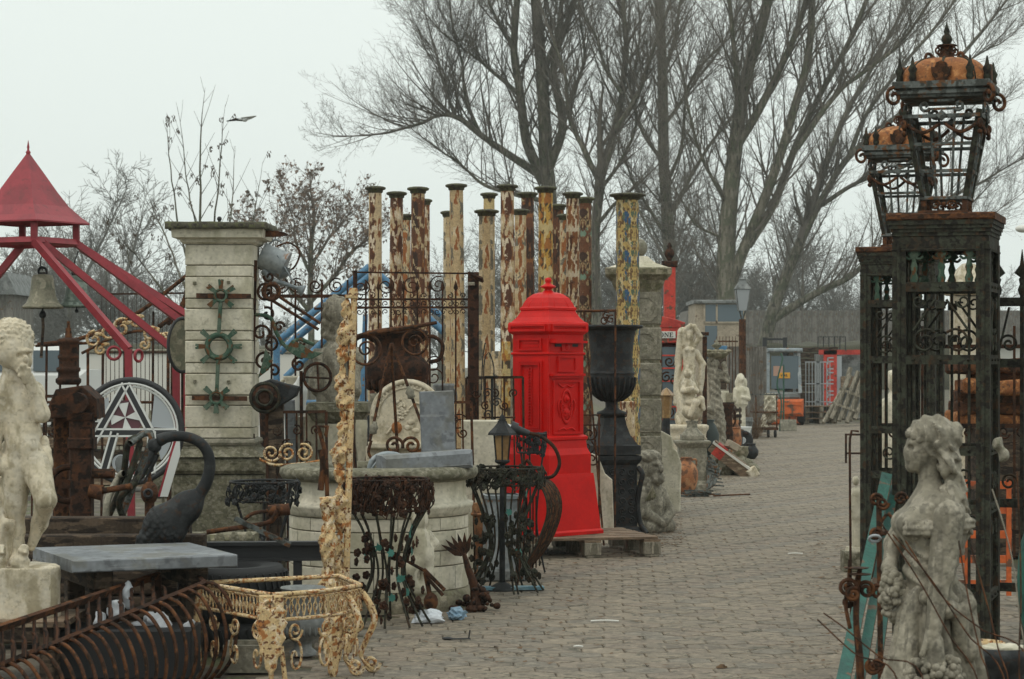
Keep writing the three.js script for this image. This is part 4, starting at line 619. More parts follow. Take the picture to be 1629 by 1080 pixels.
// ---- rusty two-handled urn on stone
{
  const g = thing('rusty_urn', 'wide dark rusty cast iron urn with big handles by gate', 'urn', 632, 626, 18.6), s = g.ref.s;
  part(g, 'bowl', lathe([[.0, 0], [.16, .0], [.22, .05], [.25, .13], [.26, .22], [.225, .27], [.19, .3], [.175, .38], [.2, .44], [.245, .475], [.25, .5], [.235, .505], [.2, .46], [.0, .40]], 28), M.rustDark);
  for (const sg of [-1, 1]) part(g, 'handle', tube([V(sg * .18, .42), V(sg * .27, .46), V(sg * .36, .40), V(sg * .34, .28), V(sg * .25, .25)], .017, 7), M.rustDark);
  const lf = []; for (let i = 0; i < 18; i++) { const a = i / 18 * 6.283; lf.push(sph(.035, Math.cos(a) * .225, .08, Math.sin(a) * .225, 6, [.8, 1.6, .8])); } part(g, 'leaf_band', lf, M.rustDark);
  const p = thing('urn_block', 'plain stone block carrying the wide rusty urn', 'stone block', 632, null, 18.6), h = L(p, 0, 626).y; part(p, 'block', cbox(.42, h, .42, 0, h / 2, 0, .015), M.stoneGrey);
}
// ---- rusty tripod with crossed rods
{
  const g = thing('rod_tripod', 'rusty iron tripod of crossed rods with ring ornaments above well', 'tripod', 628, null, 16.2), s = g.ref.s;
  part(g, 'top_rod', taper([L(g, 557, 536), L(g, 600, 528), L(g, 650, 521), L(g, 695, 513)], [.006, .022, .018, .012], 7), M.rust);
  part(g, 'leg', bar(L(g, 622, 546), L(g, 590, 700, .1), .011), M.rust); part(g, 'leg', bar(L(g, 624, 546), L(g, 674, 680, .1), .011), M.rust); part(g, 'leg', bar(L(g, 622, 546), L(g, 640, groundY(16.2), -.5), .011), M.rust);
  part(g, 'knob', mv(lathe([[.012, 0], [.03, .01], [.025, .03], [.034, .05], [.02, .07], [.012, .09]], 10), L(g, 594, 690).x, L(g, 594, 690).y, .1, 0, 0, -.2), M.stoneGrey); part(g, 'knob', mv(lathe([[.012, 0], [.03, .01], [.025, .03], [.034, .05], [.02, .07], [.012, .09]], 10), L(g, 656, 634).x, L(g, 656, 634).y, .07, 0, 0, .3), M.stoneGrey);
  for (const [x, y, r] of [[582, 556, 24], [660, 544, 20]]) { const c = L(g, x, y); part(g, 'ring', [ring(r * s, .009, c.x, c.y, 0), scroll(c.x, c.y, r * s * .6, 0, 1.3, 1, .007)], M.rust); }
  for (const [x, dr] of [[628, 1], [656, -1]]) { const c = L(g, x, 708, .12); part(g, 'scroll', scroll(c.x, c.y, 15 * s, dr > 0 ? -.3 : 3.4, 1.5, dr, .012, .12, 6), M.rust); }
  part(g, 'foot_bar', tube([L(g, 592, 700, .1), L(g, 588, 720, .1), L(g, 600, 738, .1)], .012, 6), M.rust);
}
// ---- round stone well with carved relief
{
  const g = thing('stone_well', 'large round white stone well head with carved child relief and thick rim', 'well', 603, null, 15.18), s = g.ref.s, r = 145 * s, Y = (y) => L(g, 0, y).y * 1.0;
  const yy = (y) => EYE - (y - HZ) * 14.6 / F;            // height of a row as seen on the front of the drum
  part(g, 'base_ring', lathe([[r * 1.03, 0], [r * 1.04, .05], [r * 1.03, .1], [r * .99, yy(945)], [r * .96, yy(945)]], 64), M.stoneMoss);
  const courses = [945, 905, 880, 848, 826]; for (let i = 0; i < courses.length - 1; i++) { const y0 = yy(courses[i]), y1 = yy(courses[i + 1]); for (let k = 0; k < 12; k++) { const a0 = (k + (i % 2) * .5) / 12 * 6.283; part(g, 'stone', mv(fin(new THREE.LatheGeometry([[r * .9, y0 + .003], [r * .975, y0 + .003], [r * .98, y0 + .008], [r * .98, y1 - .008], [r * .975, y1 - .003], [r * .9, y1 - .003]].map((p) => new THREE.Vector2(...p)), 6, a0 + .004, 6.283 / 12 - .008))), M.stoneWhite); } }
  part(g, 'drum_core', lathe([[r * .93, .1], [r * .93, yy(824)]], 48), M.lichen);
  part(g, 'cornice', lathe([[r * .96, yy(826)], [r * 1.0, yy(824)], [r * 1.0, yy(818)], [r * 1.03, yy(812)], [r * 1.035, yy(806)], [r * .98, yy(803)], [r * .955, yy(795)], [r * .95, yy(772)], [r * .96, yy(768)]], 64), M.stoneWhite);
  part(g, 'rim', lathe([[r * .955, yy(770)], [r * 1.06, yy(766)], [r * 1.09, yy(758)], [r * 1.08, yy(750)], [r * 1.02, yy(746)], [r * .78, yy(746)], [r * .76, yy(756)], [r * .76, 0]], 64), M.lichen);
  // carved child: low relief figure following the drum
  const wrap = (u, y, z) => { const a = u / r; return V(Math.sin(a) * (r * .985 + z), y, Math.cos(a) * (r * .985 + z)); };
  const rel = body([[.30, .50, 0, .055, .33, .36, 0, .07], [.33, .37, 0, .06, .22, .27, .01, .05], [.22, .27, .01, .05, .26, .16, 0, .032], [.34, .36, 0, .055, .36, .24, .01, .042], [.36, .24, .01, .042, .31, .15, 0, .03], [.36, .50, 0, .035, .41, .44, .01, .028], [.41, .44, .01, .028, .36, .40, .02, .02], [.26, .50, 0, .032, .20, .42, .01, .026]], [[.30, .60, .01, .058, .065, .045], [.285, .645, 0, .06, .03, .04], [.3, .14, 0, .09, .04, .035]], .02);
  const rg = sdf((x, y, z) => Math.max(rel(x, y, z * 1.15) / 1.1, -z - .02), [.08, .08, -.03], [.52, .72, .1], .011), pa = rg.attributes.position; for (let i = 0; i < pa.count; i++) { const q = wrap(pa.getX(i), pa.getY(i) * .95 + .02, pa.getZ(i)); pa.setXYZ(i, q.x, q.y, q.z); } rg.computeVertexNormals();
  part(g, 'carved_child', rg, M.stoneWhite, 'low relief of a seated child');
  // blue stone blocks lying and standing on the rim
  const b1 = thing('bluestone_block', 'long blue stone kerb block lying on the rim of the well', 'stone block', 676, 750, 14.9, { turn: .32 }); part(b1, 'block', mv(cbox(.60, .115, .2, 0, .065, 0, .022), 0, 0, 0, 0, 0, .055), M.bluestone);
  const b2 = thing('bluestone_slab', 'upright blue grey stone slab standing behind the kerb block', 'slab', 699, 748, 15.25, { turn: .1 }); part(b2, 'slab', mv(cbox(.225, .52, .05, 0, .26, 0, .006), 0, 0, 0, -.06, 0, .035), M.bluestone);
  const cr = thing('tool_pulley', 'small galvanised pulley arch on the well rim beside kerb block', 'pulley', 612, 750, 15.0); part(cr, 'arch', [tube([V(-.1, 0), V(-.075, .075), V(0, .11), V(.09, .10), V(.14, .05)], .02, 8), bar(V(-.11, -.02, .05), V(-.03, .09, .04), .008)], M.zinc);
}
// ---- cream encrusted post
{
  const g = thing('cream_post', 'tall ornate cast iron post with flaking cream paint and rust', 'post', 538, null, 13.1), s = g.ref.s;
  const h = L(g, 0, 466).y, a = V(0, 0), lean = .028;
  g.rotation.z = -lean;
  part(g, 'stile', cbox(.035, h, .04, .035, h / 2, 0, .006), M.creamIron);
  const f = (x, y, z) => { const w = .03 + .012 * Math.sin(y * 19) + .008 * Math.sin(y * 47 + 1); const cx = -.012 + .01 * Math.sin(y * 11); return Math.hypot((x - cx), z) - w + .016 * Math.sin(Math.atan2(z, x - cx) * 3 + y * 30) * Math.sin(y * 60) + .012 * (n3(x * 50, y * 50, z * 50) - .5); };
  part(g, 'foliage_casting', sdf((x, y, z) => Math.max(f(x, y, z), y - h + .03, .12 - y), [-.09, .1, -.08], [.08, h, .08], .011), M.creamIron);
  part(g, 'top_cap', [cyl(.03, .022, .04, .03, h + .01, 0, 8), cbox(.07, .02, .06, .02, h - .02, 0, .004)], M.creamIron);
  part(g, 'foot', lathe([[.11, 0], [.11, .03], [.06, .06], [.04, .12]], 14), M.creamIron);
  const q = thing('broken_post', 'short broken length of cream flaking post beside the tall one', 'post', 522, null, 13.0); const hh = L(q, 0, 790).y;
  part(q, 'casting', sdf((x, y, z) => Math.max(Math.hypot(x, z) - .038 - .01 * Math.sin(y * 25) + .014 * Math.sin(Math.atan2(z, x) * 4 + y * 26) * Math.sin(y * 50) + .014 * (n3(x * 40 + 9, y * 40, z * 40) - .5), y - hh, .01 - y), [-.08, 0, -.08], [.08, hh + .02, .08], .012), M.creamIron);
  const r = thing('rust_scroll_bracket', 'dark rusty scroll bracket hanging left of the cream post', 'bracket', 518, null, 13.4); part(r, 'bracket', [tube([L(r, 520, groundY(13.4)), L(r, 520, 760), L(r, 512, 700), L(r, 506, 680), L(r, 515, 674), L(r, 524, 684), L(r, 518, 694)], .014, 6), tube([L(r, 510, 780), L(r, 514, 740), L(r, 510, 715)], .02, 6)], M.rust);
  for (const [x0, y0, x1, y1, k] of [[553, 560, 583, 745, 'left'], [560, 545, 568, 745, 'right']]) { const w = thing('iron_rod', `thin rusty rod leaning in front of the bust pedestal, ${k} one`, 'iron rod', (x0 + x1) / 2, null, 15.0); part(w, 'rod', bar(L(w, x0, y0), L(w, x1, groundY(15.0)), .008), M.rustDark); }
}
// ---- iron flower stands
function rosette(r) { const o = [sph(r * .4, 0, 0, r * .15, 6)]; for (let k = 0; k < 5; k++) { const a = k / 5 * 6.283; o.push(sph(r * .55, Math.cos(a) * r * .55, Math.sin(a) * r * .55, 0, 6, [1, 1, .45])); } return mergeGeometries(o); }
const ROS = [rosette(.02), rosette(.026), rosette(.016)];
function leafGeo(s) { return ext([[0, 0], [.5, .25], [.42, .5], [.62, .8], [.2, .8], [0, 1.1], [-.2, .8], [-.62, .8], [-.42, .5], [-.5, .25]].map((p) => [p[0] * s, p[1] * s]), .003); }
function flowerStand(name, label, px, d, topY, w, hBand, o) {
  const g = thing(name, label, 'plant stand', px, null, d), s = g.ref.s, Y = (y) => L(g, 0, y).y, rnd = rng(o.seed), r = w / 2 * s, yt = Y(topY), m = o.m || M.rustDark;
  part(g, 'top_ring', ring(r, .007, 0, yt, 0, Math.PI / 2, 0, 32, 5), m); part(g, 'lower_ring', ring(r * .93, .006, 0, yt - hBand * s, 0, Math.PI / 2, 0, 32, 5), m);
  const fl = [], st = [], lf = [];
  for (let i = 0; i < o.n; i++) { const a = rnd() * 6.283, q = r * (.9 + rnd() * .2), y = yt - rnd() * hBand * s * 1.1; fl.push(ROS[rnd() * 3 | 0].clone().rotateY(Math.PI / 2 - a + (rnd() - .5)).rotateX((rnd() - .5)).translate(Math.cos(a) * q, y, Math.sin(a) * q)); if (rnd() < .5) st.push(tube([V(Math.cos(a) * r, yt, Math.sin(a) * r), V(Math.cos(a + .15) * q * 1.05, y - .02, Math.sin(a + .15) * q * 1.05), V(Math.cos(a + .3) * r, yt - hBand * s, Math.sin(a + .3) * r)], .0045, 4)); }
  part(g, 'flower_band', fl, m).userData.kind = 'stuff'; part(g, 'tendrils', st, m);
  for (let k = 0; k < o.legs; k++) { const a = k / o.legs * 6.283 + .4, b = a + .5 * (rnd() - .5), pts = [V(Math.cos(a) * r * .93, yt - hBand * s, Math.sin(a) * r * .93), V(Math.cos(a) * r * .6, yt * .62, Math.sin(a) * r * .6), V(Math.cos(b) * r * .42, yt * .35, Math.sin(b) * r * .42), V(Math.cos(b) * r * .95, .05, Math.sin(b) * r * .95), V(Math.cos(b) * r * 1.05, .012, Math.sin(b) * r * 1.05)]; part(g, 'stem', tube(pts, .0075, 5, 18), o.stem || m);
    for (let j = 0; j < o.buds; j++) { const q = pts[1].clone().lerp(pts[3], rnd()).add(V((rnd() - .5) * .08, 0, (rnd() - .5) * .08)); fl.length = 0; const e = ROS[1].clone().rotateY(rnd() * 3).translate(q.x, q.y, q.z); lf.push(e); } }
  if (lf.length) part(g, 'buds', lf, m);
  for (let k = 0; k < (o.leaves || 0); k++) { const a = rnd() * 3.1, y = yt * (.2 + rnd() * .6); part(g, 'leaf', mv(leafGeo(.045), Math.cos(a) * r * .6, y, Math.sin(a) * r * .75, rnd() - .5, 1.5 - a, rnd() * 2), M.tealLeaf); }
  return g;
}
flowerStand('flower_stand', 'dark iron flower stand with scroll tendrils left of the well', 420, 14.3, 766, 108, 30, { seed: 4, n: 80, legs: 6, buds: 8, m: M.blackIron });
flowerStand('flower_stand', 'rusty iron flower stand with green leaves in front of well', 618, 14.0, 762, 130, 48, { seed: 5, n: 230, legs: 13, buds: 5, leaves: 10, m: M.rustDark, stem: M.oldIron });
flowerStand('flower_stand', 'mossy iron flower stand holding a lantern left of the postbox', 803, 16.0, 744, 118, 26, { seed: 6, n: 190, legs: 11, buds: 9, leaves: 5, m: M.oldIron, stem: M.oldIron });
flowerStand('flower_stand', 'small dark iron flower ring stand close behind the lantern', 845, 17.4, 690, 44, 30, { seed: 7, n: 46, legs: 3, buds: 2, m: M.blackIron });
// ---- iron candle tree left of the postbox
{
  const g = thing('candle_tree', 'thin black iron candle stand with hoops left of the postbox', 'candle stand', 780, null, 18.2), s = g.ref.s; part(g, 'stem', bar(L(g, 783, groundY(18.2)), L(g, 783, 602), .012), M.blackIron); part(g, 'dish', lathe([[0, 0], [.05, .004], [.055, .02], [.05, .02], [.02, .008]], 16, L(g, 782, 602).x, L(g, 782, 602).y, 0), M.blackIron);
  part(g, 'hoop', tube([L(g, 770, 640), L(g, 770, 580), L(g, 777, 560), L(g, 785, 580), L(g, 786, 600)], .005), M.blackIron); part(g, 'hoop', tube([L(g, 766, 620), L(g, 768, 570), L(g, 772, 545)], .005), M.blackIron);
  for (const [x, y] of [[775, 625], [790, 640], [776, 660], [791, 670]]) { const c = L(g, x, y); part(g, 'scroll', scroll(c.x, c.y, 8 * s, 0, 1.4, 1, .005), M.blackIron); }
  part(g, 'cross_bar', [bar(L(g, 766, 664), L(g, 820, 664), .008), bar(L(g, 766, 684), L(g, 818, 684), .008)], M.rustDark); part(g, 'foot', lathe([[.11, 0], [.1, .02], [.02, .05]], 12, L(g, 783, 0).x, 0, 0), M.blackIron);
}
// ---- lantern and gooseneck pipe
{
  const g = thing('lantern', 'small black garden lantern with amber panes by red postbox', 'lantern', 799, 738, 16.1), s = g.ref.s, Y = (y) => L(g, 0, y).y;
  part(g, 'roof', [prism([[20 * s, Y(692)], [19 * s, Y(688)], [12 * s, Y(680)], [7 * s, Y(673)], [6 * s, Y(669)]], 6), lathe([[.02, 0], [.03, .012], [.016, .02], [.02, .03], [.008, .045], [0, .06]], 10, 0, Y(670), 0)], M.blackIron);
  for (let k = 0; k < 6; k++) { const a = k / 6 * 6.283; const b = a + 6.283 / 6, r1 = 15 * s, r0 = 11 * s; part(g, 'glazing_bar', bar(V(Math.sin(a) * r0, Y(732), Math.cos(a) * r0), V(Math.sin(a) * r1, Y(692), Math.cos(a) * r1), .006, 5), M.blackIron); const q = new THREE.BufferGeometry(); const A = [Math.sin(a) * r0 * .97, Y(731), Math.cos(a) * r0 * .97], B = [Math.sin(b) * r0 * .97, Y(731), Math.cos(b) * r0 * .97], C = [Math.sin(b) * r1 * .97, Y(693), Math.cos(b) * r1 * .97], D = [Math.sin(a) * r1 * .97, Y(693), Math.cos(a) * r1 * .97]; q.setAttribute('position', new THREE.Float32BufferAttribute([...A, ...B, ...C, ...A, ...C, ...D], 3)); q.computeVertexNormals(); part(g, 'pane', q, M.amber); }
  part(g, 'base', lathe([[0, Y(738)], [.03, Y(738)], [12 * s, Y(735)], [12 * s, Y(731)], [0, Y(731)]], 12), M.blackIron);
  const l = thing('lantern_pole', 'slim black pole carrying the garden lantern', 'pole', 799, null, 16.1); const h = L(l, 0, 738).y; part(l, 'pole', [cyl(.022, .018, h, 0, h / 2, 0, 10), lathe([[.1, 0], [.1, .02], [.03, .06]], 12)], M.blackIron);
  const k = thing('gooseneck_pipe', 'black gooseneck pipe with threaded socket curving before the postbox', 'pipe', 850, null, 16.3);
  part(k, 'pipe', tube([L(k, 838, 688, .02), L(k, 860, 694, .02), L(k, 882, 712, .02), L(k, 890, 738, .02), L(k, 878, 758, .02), L(k, 855, 756, .02), L(k, 835, 735), L(k, 825, 830), L(k, 822, groundY(16.3))], .013, 8, 60), M.rustDark);
  part(k, 'socket', [bar(L(k, 816, 681, .02), L(k, 842, 690, .02), .034, 12, .022), bar(L(k, 812, 679, .02), L(k, 822, 683, .02), .045, 12)], M.ink); part(k, 'bulb_holder', bar(L(k, 803, 676, .02), L(k, 815, 681, .02), .017, 10, .022), M.whitePaint);
}
// ---- zinc planter box, wire hayrack, spiky iron plant
{
  const g = thing('zinc_planter', 'tall grey zinc planter box behind the mossy flower stand', 'planter', 798, null, 16.9, { turn: .15 }), h = L(g, 0, 788).y; part(g, 'box', prism([[.118, .09], [.125, h], [.11, h], [.105, .12], [0, .12]], 4), M.zinc); part(g, 'base', cbox(.31, .09, .31, 0, .045, 0, .015), M.lead); part(g, 'rim', prism([[.12, h - .03], [.135, h - .02], [.135, h + .008], [.115, h + .01]], 4), M.zinc);
  const w = thing('wire_hayrack', 'rusty curved wire rack bulging in front of the red postbox', 'wire rack', 858, null, 17.0), s = w.ref.s;
  for (let i = 0; i < 16; i++) { const dx = i * 2.1, z = .28 - i * .028; part(w, 'wire', tube([L(w, 826 + dx * .2, 792 - i * 1.6, z), L(w, 838 + dx * .6, 770 - i * .6, z), L(w, 856 + dx * .7, 768, z), L(w, 868 + dx * .75, 790, z), L(w, 868 + dx * .78, 820, z), L(w, 852 + dx * .8, 862, z), L(w, 834 + dx * .6, 895, z), L(w, 830 + dx * .45, 912 - i * .5, z)], .0065, 4, 26), i % 4 ? M.rust : M.oldIron); }
  part(w, 'frame', [bar(L(w, 825, 793, .29), L(w, 832, 768, -.15), .012), bar(L(w, 828, 914, .29), L(w, 846, 905, -.15), .012), bar(L(w, 825, 915, .28), L(w, 825, 790, .28), .012)], M.rust);
  for (let i = 0; i < 6; i++) part(w, 'spindle', bar(L(w, 828 + i * 5, 905, .2 - i * .06), L(w, 828 + i * 5, 790, .2 - i * .06), .006), M.rustDark);
  const k = thing('iron_plant', 'dark rusty iron plant with fan shaped leaf beside the well', 'iron ornament', 752, null, 14.8), st = k.ref.s;
  part(k, 'stem', taper([L(k, 760, 978), L(k, 755, 935), L(k, 745, 905), L(k, 738, 880)], [.05, .03, .022, .014], 7), M.rustDark); for (let i = 0; i < 6; i++) { const a = -.5 + i * .26; part(k, 'leaf', ext([[0, 0], [.018, .04], [.012, .1], [0, .15], [-.012, .1], [-.018, .04]], .012).rotateZ(a + .25).translate(L(k, 738, 884).x + Math.sin(a) * -.02, L(k, 738, 884).y, (i - 2.5) * .015), M.rustDark); }
  const cl = []; for (let i = 0; i < 60; i++) { const a = R() * 6.3, q = R() * .16; cl.push(sph(rr(.012, .03), L(k, 758, 0).x + Math.cos(a) * q, .02 + (1 - q / .16) * rr(0, .16), Math.sin(a) * q * .7, 5, [1, rr(.5, 1.2), 1])); } part(k, 'root_clump', cl, M.rustDark);
  const pl = thing('blue_board', 'light blue painted board lying on the paving under stand', 'board', 805, null, 16.1, { turn: .1 }); part(pl, 'board', box(.52, .02, .12, 0, .02, 0), M.board);
  const tb = thing('plant_fork', 'rusty iron hook tool hanging on the front of the well', 'iron tool', 682, 925, 14.35); part(tb, 'shaft', bar(V(-.27, .2, -.02), V(-.01, .06, .02), .01), M.rustDark); part(tb, 'clamp', [flatBar(V(-.03, .08, .03), V(.1, -.05, .03), .022, .03), flatBar(V(-.01, .03, .05), V(.09, -.08, .05), .02, .03), bar(V(-.02, .06, .02), V(.02, -.14, .04), .017)], M.rust); part(tb, 'weight', sph(.045, .015, -.12, .04, 10, [1, 1.3, .8]), M.rust);
  const cr = (x, d, sc, m, l) => { const q = thing('crumpled_paper', l, 'litter', x, null, d); const ico = new THREE.IcosahedronGeometry(1, 3), pp = ico.attributes.position; for (let i = 0; i < pp.count; i++) { const a = pp.getX(i), b = pp.getY(i), c = pp.getZ(i), r = .55 + .9 * Math.abs(n3(a * 2.6 + 7, b * 2.6, c * 2.6 + x, 3) - .5) * 2 + .25 * n3(a * 7, b * 7 + x, c * 7, 5); pp.setXYZ(i, a * r * .10 * sc, Math.max(.003, .03 + b * r * .05), c * r * .065); } part(q, 'sheet', fin(ico, true), m); };
  cr(680, 14.15, 1, M.paper, 'crumpled white paper litter at the foot of the well'); cr(726, 14.3, .6, M.paperBlue, 'small crumpled blue wrapper beside the crumpled paper');
  const tw = thing('broken_twig', 'short black broken twig lying on the paving below the well', 'twig', 726, null, 13.25); part(tw, 'twig', [tube([V(-.07, .01), V(0, .012, .02), V(.08, .01)], .005), bar(V(.07, .01), V(.078, .06), .005), sph(.02, -.05, .012, 0, 6, [1.6, .5, 1])], M.ink);
  for (const [x, y, l, ln] of [[962, 991, 'thin white stick lying on the paving in the foreground', .17], [1265, 883, 'thin white chip lying on the paving near the right gate', .12], [920, 1032, 'tiny white chip on the paving near the bottom edge', .05]]) { const d = EYE * F / (y - HZ), q = thing('white_stick', l, 'stick', x, y, d); part(q, 'stick', tube([V(-ln / 2, .012, 0), V(0, .016, .006), V(ln / 2, .012, .004)], .006), M.tileWhite); }
  const dl = thing('dry_leaf', 'single curled brown leaf on the paving at the bottom edge', 'leaf', 1148, 1064, EYE * F / (1064 - HZ)); part(dl, 'blade', sdf((a, b, c) => Math.abs(dEll(a, b, c, [0, .0, 0, .03, .022, .02])) - .003 + .01 * (n3(a * 60, b * 60, c * 60) - .5), [-.045, .004, -.035], [.045, .04, .035], .004), M.leafLitter);
}
// ---- red postbox on a pallet
{
  const g = thing('red_postbox', 'bright red cast iron postbox with domed cap on a wooden pallet', 'postbox', 872, 848, 19.2, { turn: Math.PI / 4 }), s = g.ref.s, Y = (y) => L(g, 0, y).y, k = s * .7071;   // half width of a side from half diagonal px
  const sq = (pts) => prism(pts.map(([px, y]) => [px * k, Y(y)]), 4);
  part(g, 'plinth', sq([[88, 848], [88, 843], [84, 840], [73, 757], [72, 752], [0, 752]]), M.red);
  part(g, 'base', sq([[68, 752], [68, 722], [62, 712], [60, 700], [63, 698], [63, 694], [57, 691], [0, 691]]), M.red);
  part(g, 'body', sq([[56, 693], [56, 528], [0, 528]]), M.red);
  part(g, 'cornice', sq([[56, 533], [62, 529], [64, 527], [64, 516], [62, 513], [58, 512], [50, 505], [45, 498], [43, 494]]), M.red);
  part(g, 'dome', sq([[43, 495], [45, 493], [45, 490], [42, 488], [39, 482], [33, 474], [24, 468], [14, 465], [0, 465]]), M.red);
  part(g, 'finial', lathe([[11 * s, Y(467)], [8 * s, Y(463)], [5 * s, Y(460)], [12 * s, Y(457)], [12.5 * s, Y(455.5)], [6 * s, Y(452)], [4 * s, Y(450)], [5.5 * s, Y(447)], [5 * s, Y(443)], [0, Y(441)]], 16), M.red);
  part(g, 'rope_moulding', sq([[56, 565], [59, 564], [59.5, 562.5], [59, 561], [56, 560]]), M.red);
  const hw = 56 * k;                                           // half side of the body
  const beads = []; for (let i = 0; i < 62; i++) beads.push(sph(.0085, -hw * .985, Y(560 - 4) - 0 + 0, hw * .985, 5).translate(0, (Y(532) - Y(690)) * (i / 62) + Y(690) - Y(556), 0)); part(g, 'rope_edge', beads, M.red);
  const face = (turn, fn) => fn((name, geoms, lab) => { geoms = (Array.isArray(geoms) ? geoms : [geoms]).flat(2).map((q) => q.rotateY(turn)); return part(g, name, geoms, M.red, lab); });
  // front faces: local +z (left in the photo, turned) and +x (right in the photo)
  const frame = (w, y0, y1, z) => { const h = Y(y1) - Y(y0), c = (Y(y0) + Y(y1)) / 2, t = .016; return [box(w, t, .026, 0, c + h / 2, z), box(w, t, .026, 0, c - h / 2, z), box(t, h - t, .026, -w / 2 + t / 2, c, z), box(t, h - t, .026, w / 2 - t / 2, c, z)]; };
  face(-Math.PI / 2, (p) => {
    p('panel_frame', [...frame(hw * 1.35, 684, 575, hw + .003), ...frame(hw * 1.12, 680, 579, hw + .007)]);
    const ch = []; for (let i = 0; i < 20; i++) ch.push(mv(fin(new THREE.TorusGeometry(.018, .006, 4, 8, 3.4)), 0, Y(676) + (Y(588) - Y(676)) * i / 19, hw + .006, 0, 0, -.2)); p('chain_relief', ch);
    p('name_plate', [...frame(hw * 1.3, 556, 540, hw + .003), ...[0, 1].map((i) => box(hw * .9, .013, .008, 0, Y(551 - i * 6), hw + .003))]);
  });
  face(0, (p) => {
    p('slot_hood', [ext([[-hw * .92, 0], [hw * .92, 0], [hw * .92, .018], [-hw * .92, .03]], .07, 0, Y(546), hw + .03)]); part(g, 'letter_slot', box(hw * 1.3, .022, .012, 0, Y(549.5), hw + .002), M.ink);
    p('slot_flap', [box(hw * .6, .06, .012, 0, Y(553), hw + .006), sph(.028, 0, Y(552), hw + .01, 10, [1, 1, .4])]);
    p('collection_plate', [...frame(hw * 1.05, 590, 568, hw + .006), box(hw * .9, .10, .006, 0, Y(579), hw + .004)]); p('shelf', [box(hw * 1.9, .02, .04, 0, Y(596), hw + .015), box(hw * 1.8, .014, .028, 0, Y(600), hw + .01)]);
    p('door_frame', frame(hw * 1.6, 688, 606, hw + .003));
    const c = Y(646), ov = []; ov.push(mv(fin(new THREE.TorusGeometry(.075, .010, 6, 24)), 0, c, hw + .005, 0, 0, 0, [.8, 1.75, .8]));
    ov.push(sph(.035, 0, c + .06, hw, 10, [1, 1, .5]), sph(.042, 0, c - .06, hw, 10, [1, 1.2, .4]), sph(.02, 0, c + .06, hw + .015, 8), box(.07, .012, .012, 0, c - .06, hw + .014, 0, 0, .5), box(.07, .012, .012, 0, c - .06, hw + .014, 0, 0, -.5));
    for (const sg of [-1, 1]) { ov.push(tube([V(sg * .07, c - .09, hw), V(sg * .1, c, hw + .006), V(sg * .075, c + .06, hw + .004), V(sg * .05, c + .03, hw + .006)], .009, 5)); ov.push(scroll(sg * .05, c, .03, 0, 1.3, sg, .007, hw + .006)); }
    p('coat_of_arms', ov, 'raised oval coat of arms');
    const sw = []; for (const sg of [-1, 1]) { sw.push(tube([V(0, Y(683), hw), V(sg * .05, Y(680), hw + .008), V(sg * .1, Y(684), hw + .005)], .008, 5)); sw.push(tube([V(0, Y(612), hw), V(sg * .05, Y(615), hw + .008), V(sg * .1, Y(610), hw + .005)], .007, 5)); } p('swag_relief', sw);
  });
  for (const t of [0, -Math.PI / 2]) face(t, (p) => { p('band_relief', [...frame(62 * k * 1.8, 526, 518, 64 * k + .001)]); const d = []; for (let i = 0; i < 26; i++) d.push(sph(.008, -62 * k * .85 + i * 62 * k * 1.7 / 25, Y(522), 64 * k, 5)); p('band_beads', d); p('dome_rib', [tube([V(hw * .4, Y(489), 42 * k), V(hw * .35, Y(482), 38 * k), V(hw * .25, Y(474), 31 * k), V(hw * .12, Y(468), 22 * k)], .006), tube([V(-hw * .4, Y(489), 42 * k), V(-hw * .35, Y(482), 38 * k), V(-hw * .25, Y(474), 31 * k), V(-hw * .12, Y(468), 22 * k)], .006)]); });
  // pallet
  const q = thing('wooden_pallet', 'weathered wooden pallet under the red postbox', 'pallet', 916, null, 19.25, { turn: .24 }); const h = .155;
  for (let i = 0; i < 6; i++) part(q, 'deck_board', cbox(1.1, .022, .125, 0, h, .46 - i * .184, .003, rr(-.01, .01), rr(-.01, .01), 0), M.wood); for (const x of [-.5, 0, .5]) { part(q, 'stringer', cbox(.14, .022, 1.05, x, h - .023, 0, .003), M.wood); for (const z of [-.46, 0, .46]) part(q, 'block', cbox(.14, .1, .14, x, .073, z, .004), M.woodGrey); part(q, 'bottom_board', cbox(.12, .02, 1.05, x, .012, 0, .003), M.woodGrey); }
  const ws = thing('white_stone_shard', 'pale broken stone edge showing behind the red postbox plinth', 'stone', 950, null, 20.3); part(ws, 'shard', ext([[-.16, 0], [.14, 0], [.12, .55], [.06, .60], [.0, .75], [-.1, .8]], .1, 0, 0, 0, .01), M.stoneWhite);
  const ws2 = thing('white_stone_shard', 'pale stone slab standing behind the lantern, left of postbox', 'stone', 765, null, 17.8); part(ws2, 'shard', cbox(.3, L(ws2, 0, 668).y, .12, 0, L(ws2, 0, 668).y / 2, 0, .01), M.stoneWhite);
}

